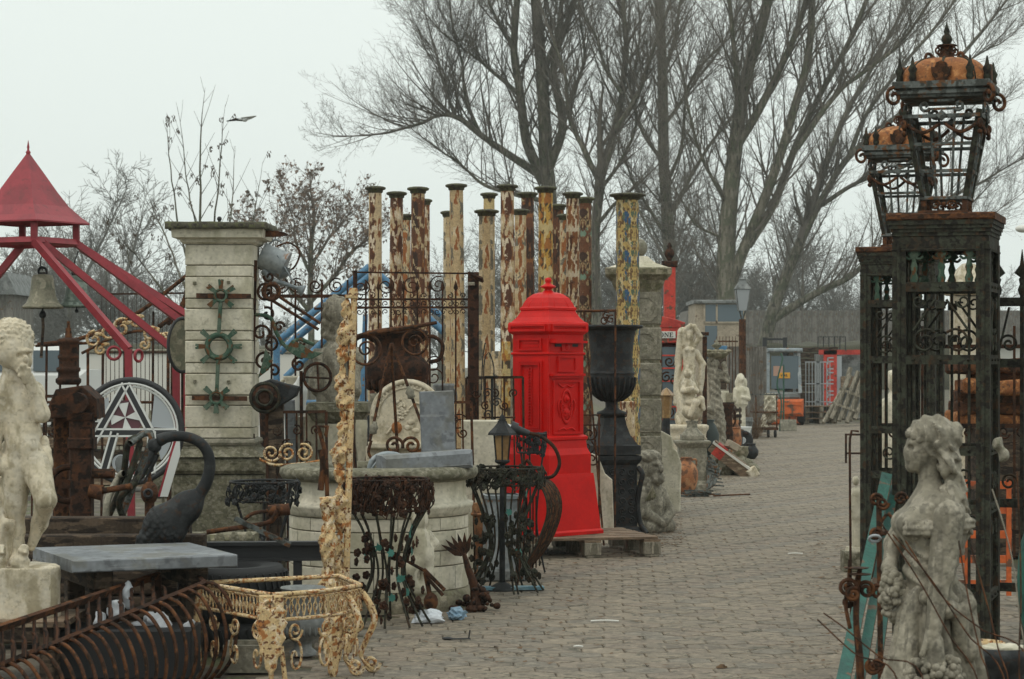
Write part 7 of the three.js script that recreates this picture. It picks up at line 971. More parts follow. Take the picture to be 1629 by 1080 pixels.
  const rt = thing('red_stall_frame', 'red framed grey trailer with open front at path end', 'trailer', 1345, null, 63), sr = rt.ref.s; part(rt, 'post', box(.35, 1.85, .12, L(rt, 1318, 0).x, .93, .3), M.redFaded); part(rt, 'top_rail', box(1.35, .13, .12, L(rt, 1340, 0).x, 1.8, .3), M.redFaded); part(rt, 'lettering', [...Array(5)].map((_, i) => { const y = 1.65 - i * .3, x = L(rt, 1318, 0).x; return [box(.17, .035, .01, x, y, .365), box(.035, .2, .01, x - .07, y - .08, .365), box(.17, .035, .01, x, y - .1, .365)]; }), M.frost); part(rt, 'inner_post', box(.14, 1.7, .12, L(rt, 1332, 0).x, .85, .28), M.frost); part(rt, 'box', box(1.5, 1.7, 1.2, L(rt, 1348, 0).x, .9, -.5), M.lead); part(rt, 'shelf', box(.6, .3, .3, L(rt, 1352, 0).x, 1.0, .3), M.wood);
  const hp = thing('hoop_rack', 'row of dark arched metal hoops above the red frame', 'hoop rack', 1323, null, 68); for (let i = 0; i < 5; i++) { const x = (i - 2) * .16; part(hp, 'hoop', tube([V(x - .08, 0, 0), V(x - .08, 2.1, 0), V(x - .05, 2.22, 0), V(x, 2.26, 0), V(x + .05, 2.22, 0), V(x + .08, 2.1, 0), V(x + .08, 0, 0)], .016, 5, 30), M.ink); } part(hp, 'rail', flatBar(V(-.45, 1.85, 0), V(.45, 1.85, 0), .03, .03), M.ink);
  const tp = thing('timber_posts', 'leaning bundle of grey round timber posts by the right gate', 'timber bundle', 1345, null, 56); for (let i = 0; i < 9; i++) { const x = 1308 + i * 6.2; part(tp, 'post', bar(L(tp, x, 672 - (i % 3) * 3, .2 - (i % 2) * .1), L(tp, x + 34 - (i % 2) * 5, 585 + (i % 3) * 6 + (i < 2 ? 35 : 0), -.2 - (i % 2) * .1), .055, 9), M.woodGrey); } part(tp, 'strap', flatBar(L(tp, 1334, 618, .12), L(tp, 1372, 632, .12), .06, .03), M.woodGrey); part(tp, 'strap', flatBar(L(tp, 1322, 640, .2), L(tp, 1362, 654, .2), .06, .03), M.woodGrey);
}

// ================================================================ MORE STOCK SET OUT ALONG THE LEFT OF THE PATH AND BEHIND THE GATE
{
  const PROF = { urn: [[.32, 0], [.32, .06], [.14, .12], [.10, .2], [.2, .26], [.38, .36], [.42, .5], [.33, .58], [.34, .8], [.48, .95], [.46, 1], [.3, .9], [0, .7]], baluster: [[.5, 0], [.5, .08], [.3, .12], [.42, .28], [.34, .45], [.2, .6], [.24, .74], [.42, .86], [.42, 1], [0, 1]], pot: [[.3, 0], [.36, .4], [.44, .8], [.5, .85], [.5, 1], [.42, 1], [0, .8]], jar: [[.2, 0], [.4, .25], [.46, .5], [.36, .8], [.2, .9], [.26, 1], [.15, .97], [0, .9]], column: [[.5, 0], [.5, .05], [.36, .09], [.32, .5], [.29, .9], [.42, .94], [.46, 1], [0, 1]] };
  const put = (kind, name, label, cat, px, baseY, topY, wpx, d, m) => { const g = thing(name, label, cat, px, baseY, d), h = ((baseY === null ? groundY(d) : baseY) - topY) * g.ref.s; part(g, 'body', lathe(PROF[kind].map(([r, y]) => [r * wpx * g.ref.s, y * h]), 20), m); if (kind === 'urn') for (const sg of [-1, 1]) part(g, 'handle', tube([V(sg * .36 * wpx * g.ref.s, .6 * h), V(sg * .52 * wpx * g.ref.s, .68 * h), V(sg * .5 * wpx * g.ref.s, .85 * h), V(sg * .4 * wpx * g.ref.s, .88 * h)], .016, 5), m); else if (kind !== 'column') part(g, 'band', ring(PROF[kind][3][0] * wpx * g.ref.s, .012, 0, PROF[kind][3][1] * h, 0, Math.PI / 2), m); };
  put('column', 'stone_column', 'short pale stone column right behind the grey pedestal', 'column', 1116, null, 620, 20, 34.5, M.stoneCream); put('urn', 'garden_urn', 'rusty small urn on the ground beside the twisting statue', 'urn', 1156, null, 640, 26, 36, M.rustDark); put('jar', 'storage_jar', 'brown jar standing behind the striped beam', 'jar', 1170, null, 668, 22, 37.5, M.terracotta);
  put('baluster', 'stone_baluster', 'mossy stone baluster left of the white basin', 'baluster', 1160, null, 625, 14, 40, M.stoneMoss); put('urn', 'garden_urn', 'white urn on the far left edge before the grey metal sheet', 'urn', 1150, null, 620, 20, 44, M.stoneWhite); put('pot', 'flower_pot', 'grey pot under the veiled bust column', 'pot', 1190, null, 664, 16, 45, M.lead); put('column', 'stone_column', 'mossy column stub left of the twisting statue', 'column', 1132, null, 600, 12, 37, M.stoneMoss);
  put('urn', 'garden_urn', 'pale stone urn standing between winch and bust pedestal', 'urn', 465, 652, 598, 30, 18.8, M.stoneWhite); put('column', 'stone_column', 'pale column stub carrying the stone urn by the winch', 'column', 465, null, 652, 24, 18.8, M.stoneGrey); put('pot', 'flower_pot', 'rusty iron planter behind the scroll railing', 'pot', 430, null, 610, 40, 21.5, M.rustDark); put('jar', 'storage_jar', 'dark glazed jar behind the iron gate, left side', 'jar', 592, null, 660, 34, 21.4, M.blackIron); put('urn', 'garden_urn', 'grey lead urn behind the gate under the round columns', 'urn', 706, 690, 610, 36, 21.2, M.lead); put('column', 'stone_column', 'grey stone stub under the lead urn behind the gate', 'column', 706, null, 690, 32, 21.2, M.stoneGrey);
  put('baluster', 'stone_baluster', 'white stone baluster left of the fountain back', 'baluster', 575, null, 668, 22, 17.2, M.stoneWhite); put('pot', 'flower_pot', 'terracotta pot behind the mossy flower stand', 'pot', 768, null, 800, 34, 17.2, M.terracotta); put('baluster', 'stone_baluster', 'grey stone baluster between postbox and black urn', 'baluster', 944, null, 700, 20, 22.2, M.stoneGrey); put('pot', 'flower_pot', 'dark iron pot on the paving left of the amphora', 'pot', 1074, null, 742, 20, 29.5, M.blackIron);
  const dv = thing('white_dove', 'white stone dove statue perched by the winch', 'statue', 476, 655, 18.2), f = body([[0, .02, 0, .05, .0, .16, .01, .065], [0, .18, .02, .045, .02, .25, .03, .036], [-.03, .0, -.02, .03, -.06, -.06, -.06, .02], [.03, .25, .05, .015, .05, .24, .08, .006]], [], .03); part(dv, 'figure', sdf(f, [-.14, -.1, -.14], [.12, .32, .14], .012), M.whitePaint); part(dv, 'stand', cyl(.05, .06, 1.16, 0, -.62, 0, 12), M.stoneGrey);
  const bn = thing('iron_bench', 'dark iron garden bench standing right of the twisting statue', 'bench', 1158, null, 39); for (let i = 0; i < 4; i++) part(bn, 'seat_slat', box(.5, .02, .06, 0, .42, .12 - i * .08), M.woodDark); for (let i = 0; i < 3; i++) part(bn, 'back_slat', box(.5, .06, .02, 0, .55 + i * .1, -.2), M.woodDark); for (const x of [-.22, .22]) part(bn, 'leg', [bar(V(x, 0, .14), V(x, .41, .14), .015), bar(V(x, 0, -.2), V(x, .8, -.21), .015)], M.blackIron);
}

// ================================================================ RIGHT SIDE
function crownPier(px, d, which) {
  const TURN = -.31;
  const p = thing('gate_pier', `${which} open ironwork gate pier with stepped cornice under a crown lantern`, 'gate pier', px, null, d, { turn: TURN, group: 'ironwork gate piers' });
  const H = 2.405, hw = .258, m = M.oldIron;
  for (const [x, z] of [[1, 1], [-1, 1], [1, -1], [-1, -1]]) { part(p, 'corner_post', [box(.075, H - .16, .014, x * (hw - .03), (H - .16) / 2, z * hw), box(.014, H - .16, .075, x * hw, (H - .16) / 2, z * (hw - .034)), cyl(.012, .012, H - .16, x * (hw - .03), (H - .16) / 2, z * (hw + .01), 6)], m); }
  part(p, 'frieze', prism([[hw + .008, H - .21], [hw + .012, H - .2], [hw + .003, H - .195], [hw + .003, H - .13], [hw + .007, H - .1255]], 4), m);
  [[.008, .125, .105], [.015, .105, .085], [.022, .085, .065], [.029, .065, .04]].forEach(([o, a, b]) => part(p, 'cornice_step', box((hw + o) * 2, a - b, (hw + o) * 2, 0, H - (a + b) / 2, 0), m)); part(p, 'cornice_top', cbox((hw + .038) * 2, .04, (hw + .038) * 2, 0, H - .02, 0, .008), M.rust);
  const rails = [2.0, 1.60, 1.10, .78, .30]; const faces = [0, 1, 2, 3].map((k) => k * Math.PI / 2);
  faces.forEach((t, fi) => {
    const put = (name, gs, mm = m) => part(p, name, (Array.isArray(gs) ? gs : [gs]).flat(2).map((q) => q.rotateY(t)), mm);
    rails.forEach((y) => put('rail', [box(hw * 2 - .09, .052, .02, 0, y, hw - .005), ...[-.15, 0, .15].map((x) => sph(.009, x, y, hw + .008, 5))]));
    [-.15, 0, .15].forEach((x) => { put('bar', box(.015, 1.98, .015, x, 1.0, hw - .03)); put('spear_head', [mv(lathe([[.018, 0], [.024, .03], [.014, .06], [.022, .09], [.012, .12], [.014, .14], [.04, .16], [.012, .2], [.002, .29]], 8), x, 2.02, hw - .03, 0, 0, 0, [1, 1, .5]), tube([V(x - .05, 2.17, hw - .03), V(x - .03, 2.155, hw - .03), V(x, 2.165, hw - .03), V(x + .03, 2.155, hw - .03), V(x + .05, 2.17, hw - .03)], .008, 5)], fi % 2 ? M.oldIron : M.greenIron); });
    for (const sg of [-1, 1]) { put('scroll', tube(spiral(sg * .085, 1.70, .072, sg > 0 ? 2.4 : .74, 1.6, sg > 0 ? -1 : 1).map((q) => V(q.x, q.y, hw)), .0075, 5, 34)); put('scroll', tube([V(sg * .03, 1.93, hw), V(sg * .08, 1.86, hw), V(sg * .15, 1.76, hw)], .0075, 5)); put('scroll', tube(spiral(sg * .12, 1.92, .04, sg > 0 ? 3.1 : 0, 1.3, sg).map((q) => V(q.x, q.y, hw)), .006, 5, 20)); put('scroll', tube(spiral(sg * .06, .94, .055, sg > 0 ? 3.1 : 0, 1.5, sg).map((q) => V(q.x, q.y, hw)), .007, 5, 24)); put('scroll', tube(spiral(sg * .1, .68, .05, sg > 0 ? 3.1 : 0, 1.5, sg).map((q) => V(q.x, q.y, hw)), .007, 5, 24)); }
    put('collar', [box(.05, .04, .03, 0, 1.72, hw), box(.05, .04, .03, 0, 1.9, hw)]);
  });
  // lantern with a crown
  const l = thing('crown_lantern', `${which} iron lantern cage topped by a rusty orange crown`, 'lantern', px, null, d, { turn: TURN, group: 'crown lanterns' }); l.position.y = H; l.scale.set(.92, .92, .92); const gi = M.greyIron, r0 = .132, r1 = .225, y0 = .10, y1 = .62;
  part(l, 'base_ring', prism([[r0 + .02, 0], [r0 + .02, .02], [r0, .025]], 4), M.rust); part(l, 'base_ring', prism([[r0 + .005, .085], [r0 + .015, .09], [r0 + .015, .105], [r0, .11]], 4), gi);
  const side = (t, name, gs, mm = gi) => part(l, name, (Array.isArray(gs) ? gs : [gs]).flat(2).map((q) => q.rotateY(t)), mm);
  faces.forEach((t) => {
    side(t, 'base_fret', [scroll(-.05, .055, .03, 0, 1.4, 1, .008, r0), scroll(.05, .055, .03, 3.1, 1.4, -1, .008, r0), sph(.018, 0, .06, r0, 6)], M.rust); side(t, 'base_post', box(.03, .09, .03, r0 - .01, .055, r0 - .01), M.rust);
    side(t, 'corner_bar', flatBar(V(r0 - .004, y0, r0 - .004), V(r1 - .004, y1, r1 - .004), .034, .026), M.oldIron);
    for (const k of [-.34, .34]) side(t, 'cage_bar', bar(V(r0 * k, y0, r0), V(r1 * k, y1, r1), .0085, 5), gi);
    for (const y of [.26, .42]) { const r = r0 + (r1 - r0) * (y - y0) / (y1 - y0); side(t, 'cage_rail', box(r * 2, .02, .014, 0, y, r), gi); }
    for (const k of [-.5, .5]) side(t, 'garland', tube([V(r1 * (k - .44), .54, r1 - .01), V(r1 * (k - .2), .50, r1 + .01), V(r1 * k, .485, r1 + .015), V(r1 * (k + .2), .50, r1 + .01), V(r1 * (k + .44), .54, r1 - .01)], .0115, 6), M.rust);
    side(t, 'fret_rail', box(r1 * 2, .022, .02, 0, .585, r1), gi); side(t, 'fret', [tube(spiral(-.10, .645, .035, -.5, 1.1, -1).map((q) => V(q.x, q.y, r1 + .01)), .010, 5, 20), tube(spiral(.10, .645, .035, 3.6, 1.1, 1).map((q) => V(q.x, q.y, r1 + .01)), .010, 5, 20), box(.15, .014, .014, 0, .675, r1 + .01), box(.15, .014, .014, 0, .625, r1 + .01), mv(cbox(.05, .05, .014, 0, 0, 0, .004), 0, .585, r1 + .018, 0, 0, .78)], gi);
    side(t, 'corner_boss', [sph(.021, r1, .535, r1, 8, [1, 1.5, 1]), sph(.016, r1, .485, r1, 7)], M.rust);
    const z = r1 + .03; side(t, 'corner_scroll', tube(spiral(0, 0, .062, 2.2, 1.35, -1).map((q) => V(z + (q.x + .03) * .75, .70 + q.y, z + (q.x + .03) * .75)), .012, 6, 30), M.rust);
    for (const x of [-.17, .0, .17]) side(t, 'crest_leaf', x === 0 ? ext([[-.02, 0], [-.05, .04], [-.055, .08], [-.035, .075], [-.025, .105], [0, .115], [.025, .105], [.035, .075], [.055, .08], [.05, .04], [.02, 0]], .02, 0, .79, r1 + .03, .006) : mv(lathe([[.012, 0], [.024, .02], [.018, .05], [.028, .075], [.014, .10], [.004, .15]], 8), x, .79, r1 + .035), x === 0 ? M.rust : M.oldIron);
  });
  part(l, 'cornice', [[.03, .695, .715], [.05, .715, .735], [.035, .735, .75], [.062, .75, .79]].map(([o, a, b]) => box((r1 + o) * 2, b - a, (r1 + o) * 2, 0, (a + b) / 2, 0)), gi);
  // padded crown: eight lobes
  { const N = 72, K = 14, pos = [], idx = []; for (let j = 0; j <= K; j++) for (let i = 0; i < N; i++) { const a = i / N * Math.PI * 2, t = j / K * Math.PI / 2, lob = .84 + .16 * Math.pow(Math.abs(Math.sin(a * 4)), .6), sq = 1 / Math.pow(Math.pow(Math.abs(Math.cos(a)), 5) + Math.pow(Math.abs(Math.sin(a)), 5), .2), rad = .262 * (sq * Math.cos(t) ** .55 + (1 - sq) * Math.sin(t) * .2) * (1 - (1 - lob) * Math.cos(t) ** .3), y = .788 + .045 * Math.sin(Math.min(1, j / 3) * 1.57) * 0 + .165 * Math.sin(t) ** .95 * (.86 + .14 * lob); pos.push(Math.cos(a) * Math.max(.001, rad), y, Math.sin(a) * Math.max(.001, rad)); }
    for (let j = 0; j < K; j++) for (let i = 0; i < N; i++) { const a = j * N + i, b = j * N + (i + 1) % N; idx.push(a, a + N, b, b, a + N, b + N); } const dg = new THREE.BufferGeometry(); dg.setAttribute('position', new THREE.Float32BufferAttribute(pos, 3)); dg.setIndex(idx); dg.computeVertexNormals(); part(l, 'crown_dome', fin(dg), M.rustOrange); for (let k = 0; k < 8; k++) { const i0 = Math.round(k * N / 8) % N, rib = []; for (let j = 0; j < K; j += 2) { const o = (j * N + i0) * 3; rib.push(V(pos[o], pos[o + 1] + .004, pos[o + 2])); } part(l, 'crown_rib', tube(rib, .009, 5, 20), M.oldIron); } }
  const sy = (y) => .90 + (y - .92) * .72;
  part(l, 'crown_spire', prism([[.10, .92], [.07, .945], [.045, .985], [.032, 1.05], [.034, 1.09], [.055, 1.10], [.055, 1.106], [.02, 1.11]].map((q) => [q[0] * 1.1, sy(q[1])]), 8), M.rust); part(l, 'spire_disc', cyl(.055, .055, .008, 0, sy(1.105), 0, 16), M.oldIron); part(l, 'spire_tip', lathe([[.02, 1.11], [.034, 1.15], [.03, 1.18], [.014, 1.2], [.02, 1.22], [.008, 1.27], [0, 1.31]].map((q) => [q[0] * 1.0, sy(q[1])]), 10), M.oldIron);
  for (let k = 0; k < 4; k++) part(l, 'spire_scroll', [tube(spiral(.13, sy(.99), .042, 3.4, 1.4, 1), .010, 5, 24).rotateY(k * 1.571 + .785), tube(spiral(.065, sy(1.06), .026, 3.4, 1.3, 1), .006, 5, 20).rotateY(k * 1.571 + .785)], M.rust);
}
crownPier(1506, 13.0, 'near');
crownPier(1436, 16.8, 'far');
// ---- spear fence running right from the near pier
{
  const g = thing('spear_fence', 'old iron fence with spear heads right of the near gate pier', 'fence', 1600, null, 13.3, { turn: -.42 }); const m = M.oldIron;
  for (const y of [1.93, 1.58, .78, .30]) part(g, 'rail', box(1.1, .05, .02, .45, y, 0), m);
  for (let i = 0; i < 8; i++) { const x = -.05 + i * .14; part(g, 'bar', box(.022, 2.0, .022, x, 1.0, -.015), m); part(g, 'spear_head', [mv(lathe([[.018, 0], [.026, .03], [.014, .06], [.02, .09], [.012, .1], [.045, .125], [.014, .17], [.002, .26]], 8), x, 1.97, -.015, 0, 0, 0, [1, 1, .5])], m); part(g, 'scroll', tube(spiral(x + .07, 1.69, .055, i % 2 ? 0 : 3.1, 1.5, i % 2 ? 1 : -1).map((q) => V(q.x, q.y, .005)), .0075, 5, 28), m); part(g, 'scroll', tube(spiral(x + .07, .9, .05, 0, 1.5, 1).map((q) => V(q.x, q.y, .005)), .0075, 5, 28), m); part(g, 'brace', bar(V(x, 1.6, .005), V(x + .07, 1.9, .005), .007), m); }
  const h = thing('iron_fence_panel', 'dark iron fence panel standing behind the near gate pier', 'fence', 1590, null, 17.6, { turn: -.2 }); for (const y of [.3, 1.1, 1.7]) part(h, 'rail', box(1.9, .03, .02, .05, y, 0), M.rustDark); for (let i = 0; i < 14; i++) { part(h, 'bar', box(.02, 1.75, .015, -.85 + i * .137, .98, 0), M.rustDark); part(h, 'scroll', tube(spiral(-.79 + i * .137, 1.05, .05, i, 1.4, i % 2 ? 1 : -1), .008, 5, 22), M.rustDark); }
}
// ---- things seen through the ironwork
{
  const a = thing('rusty_sheets', 'orange rusty iron sheets stacked behind the right fence', 'metal sheets', 1612, null, 19.0); for (let i = 0; i < 6; i++) part(a, 'sheet', sdf((x, y, z) => Math.max(Math.abs(x) - .5, Math.abs(y) - .06, Math.abs(z) - .2) + .05 * (n3(x * 9 + i, y * 9, z * 9) - .5), [-.56, -.1, -.25], [.56, .1, .25], .03).translate(.05 + rr(-.1, .1), 1.12 + i * .085, rr(-.1, .1)), i % 3 ? M.rust : M.rustOrange); part(a, 'crate', cbox(.9, 1.05, .5, .1, .525, 0, .02), M.woodDark);
  const b = thing('orange_crate', 'orange plastic net crate low behind the near gate pier', 'crate', 1552, null, 15.2); for (let i = 0; i < 5; i++) { part(b, 'slat', box(.4, .05, .02, 0, .15 + i * .16, .16), M.orange); part(b, 'slat', box(.03, .75, .02, -.18 + i * .09, .45, .17), M.orange); }
  const c = thing('pale_finial', 'pale sandstone gatepost top seen through the near pier', 'gatepost', 1540, null, 22); const h = L(c, 0, 470).y; part(c, 'post', cbox(.3, h, .3, 0, h / 2, 0, .02), M.stoneCream); part(c, 'cap', prism([[.17, h], [.24, h + .03], [.24, h + .07], [.2, h + .1], [.12, h + .22], [.05, h + .3], [0, h + .31]], 4), M.stoneCream);
  const d = thing('pale_statue', 'white stone torso showing between the far gate pier posts', 'statue', 1420, null, 21); part(d, 'figure', sdf((x, y, z) => { let q = dCap(x, y, z, [0, 0, 0, .16, 0, .8, 0, .14]); q = smin(q, dCap(x, y, z, [0, .8, 0, .13, .02, 1.15, 0, .15]), .06); q = smin(q, dEll(x, y, z, [.02, 1.42, .02, .08, .1, .09]), .05); q = smin(q, dCap(x, y, z, [-.13, 1.12, 0, .05, -.16, .8, .1, .045]), .04); return q + .01 * Math.sin(x * 50 + y * 9); }, [-.3, -.02, -.25], [.3, 1.58, .25], .02), M.stoneWhite);
  const e = thing('white_figure', 'small white stone figure standing left of the far pier', 'statue', 1363, null, 17.6); const y0 = L(e, 0, 905).y; part(e, 'figure', sdf((x, y, z) => { let q = dCap(x, y, z, [0, .02, 0, .035, -.005, .26, .0, .04]); q = smin(q, dCap(x, y, z, [-.005, .26, 0, .05, .0, .42, .0, .05]), .03); q = smin(q, dEll(x, y, z, [-.01, .515, .01, .028, .036, .032]), .02); q = smin(q, dCap(x, y, z, [-.03, .42, 0, .022, -.045, .30, .03, .018]), .02); return q; }, [-.1, -.01, -.08], [.1, .6, .1], .0095), M.stoneWhite); part(e, 'base', cyl(.09, .08, .03, 0, .0, 0, 14), M.stoneWhite); e.position.y = .17; const eb = thing('figure_block', 'low dark stone block under the small white figure', 'stone block', 1363, null, 17.6); part(eb, 'block', cbox(.22, .155, .22, 0, .0775, 0, .01), M.lichen);
  const f = thing('crouching_frame', 'rusty low iron frame on the path edge by the far pier', 'iron frame', 1358, null, 36); part(f, 'frame', [box(.03, .45, .03, -.12, .22, 0), box(.03, .45, .03, .3, .22, 0), box(.45, .03, .03, .09, .44, 0), box(.45, .03, .03, .09, .15, 0)], M.rustDark);
  const sl = thing('street_light', 'pale street light head in the mist at the right edge', 'street lamp', 1660, null, 60); part(sl, 'pole', cyl(.08, .06, L(sl, 0, 352).y, 0, L(sl, 0, 352).y / 2, 0, 8), M.frost); part(sl, 'arm', tube([L(sl, 1660, 352), L(sl, 1645, 356), L(sl, 1630, 362)], .03, 6), M.frost); part(sl, 'lamp_head', sph(.14, L(sl, 1626, 364).x, L(sl, 1626, 364).y, 0, 12, [1.3, .7, 1]), M.tileWhite);
  const pot = thing('black_bollard', 'round black pot with cream lichen lid in the right corner', 'pot', 1595, null, 10.4); part(pot, 'pot', lathe([[0, 0], [.1, 0], [.09, .08], [.13, .12], [.14, .17], [.12, .20], [.09, .2], [0, .19]], 24), M.blackIron); part(pot, 'lid', sdf((x, y, z) => Math.max(Math.hypot(x, z) - .095, Math.abs(y - .2) - .012) + .02 * (n3(x * 30, y * 30, z * 30) - .5), [-.12, .17, -.12], [.12, .23, .12], .008), M.stoneWhite); pot.position.y = .0; pot.scale.setScalar(1); const pk = thing('wooden_block', 'dark wooden block under the round black pot', 'block', 1595, null, 10.4); part(pk, 'block', cbox(.24, .11, .24, 0, .055, 0, .01), M.woodDark); pot.position.y = .112;
  const rb = thing('rusty_drum', 'rusty cream painted drum between statue and black pot', 'drum', 1560, null, 10.9); part(rb, 'drum', lathe([[.11, 0], [.11, .12], [.115, .125], [.11, .13], [.11, .27], [.115, .275], [.105, .28], [.1, .25], [0, .25]], 24), M.creamIron);
  const tl = thing('teal_urn', 'teal painted metal urn cut off by the right edge', 'urn', 1648, null, 10.6); part(tl, 'urn', lathe([[.06, 0], [.06, .3], [.05, .35], [.075, .45], [.085, .6], [.075, .75], [.04, .85], [.05, .88], [0, .88]], 22), M.teal);
  const cu = thing('stone_leaf', 'stone leaf ornament hooked on the right post of near pier', 'ornament', 1592, 715, 12.6); part(cu, 'leaf', sdf((x, y, z) => dEll(x, y, z, [0, -.0, 0, .035, .07, .03]) + .03 * (Math.sin(x * 60) * Math.sin(y * 45)), [-.07, -.11, -.06], [.07, .11, .06], .008), M.stoneGrey);
}
// ---- green leaning frames, rusty candle stand, thin wire stand
{
  const mk = (l, x0, y0, x1, y1, d0, d1, w) => { const g = thing('green_board', l, 'board', x0, y0, d0); const a = V(0, 0, 0), b = P(x1, y1, d1).sub(g.position); part(g, 'board', flatBar(a, b, w, .035), M.teal); part(g, 'edge_strip', flatBar(a.clone().add(V(w * .42, 0, .024)), b.clone().add(V(w * .42, 0, .024)), w * .16, .012), M.rust); };
  const dy = (d) => groundY(d); mk('nearest teal painted board leaning against the far gate pier', 1318, dy(9.6), 1410, 757, 9.6, 12.9, .06); mk('second teal painted board leaning behind the nearest one', 1352, dy(10.0), 1424, 765, 10.0, 13.1, .045); mk('dark teal board leaning closest to the woman statue', 1382, dy(10.2), 1432, 800, 10.2, 13.1, .035);
  const g = thing('candle_stand', 'rusty scrolled iron candle stand in front of teal boards', 'candle stand', 1366, null, 9.0), s = g.ref.s, q = (x, y, z = 0) => L(g, x, y, z);
  part(g, 'stem', taper([q(1372, groundY(9)), q(1368, 1060), q(1362, 990), q(1364, 930), q(1368, 905)], [.02, .016, .012, .013, .009], 8), M.rust); part(g, 'drip_tray', mv(lathe([[0, 0], [.045, .002], [.05, .006], [0, .008]], 18), ...q(1362, 905).toArray()), M.rust); part(g, 'drip_tray', mv(lathe([[0, 0], [.04, .002], [.045, .006], [0, .008]], 18), ...q(1366, 914, .03).toArray()), M.rust);
  for (const [x, y, r, a, dr] of [[1347, 934, 15, 0, 1], [1355, 944, 11, 1, 1], [1378, 938, 14, 3, -1], [1396, 942, 12, 3, -1], [1350, 958, 8, 0, -1], [1388, 1060, 12, 2, 1], [1395, 1055, 9, 0, -1]]) { const c = q(x, y); part(g, 'scroll', scroll(c.x, c.y, r * s, a, 1.7, dr, .0085, rr(-.02, .04), 6), M.rust); }
  part(g, 'leaf_casting', sdf((x, y, z) => Math.hypot(x, z) - .014 - .008 * Math.sin(y * 40) + .02 * (n3(x * 45, y * 45, z * 45) - .5), [-.07, .06, -.07], [.07, .36, .07], .008).translate(q(1362, 0).x, 0, 0), M.rust); part(g, 'branch', tube([q(1352, 1000), q(1345, 960), q(1350, 925), q(1352, 890)], .008, 5), M.rust);
  const w = thing('wire_arch', 'thin rusty wire arch standing left of the far pier', 'wire frame', 1356, null, 12.6); part(w, 'wire', tube([L(w, 1354, groundY(12.6)), L(w, 1353, 900), L(w, 1352, 760), L(w, 1353, 690), L(w, 1366, 686)], .007, 5, 30), M.rustDark);
  const r = thing('hook_stand', 'rusty iron hook stand with scrolls left of woman statue', 'stand', 1397, null, 9.3); part(r, 'stem', bar(L(r, 1402, groundY(9.3)), L(r, 1398, 790), .012), M.rust); for (const [x, y, dr] of [[1393, 795, 1], [1403, 800, -1], [1432, 793, 1], [1392, 850, 1]]) { const c = L(r, x, y); part(r, 'scroll', scroll(c.x, c.y, .026, 0, 1.5, dr, .007, .01), M.rust); } part(r, 'cross_arm', [bar(L(r, 1392, 850), L(r, 1425, 846), .010), tube([L(r, 1398, 835), L(r, 1412, 818), L(r, 1425, 832)], .007)], M.rust); part(r, 'pipe_ring', ring(.022, .006, L(r, 1390, 856).x, L(r, 1390, 856).y, .02, .9), M.frost);
}
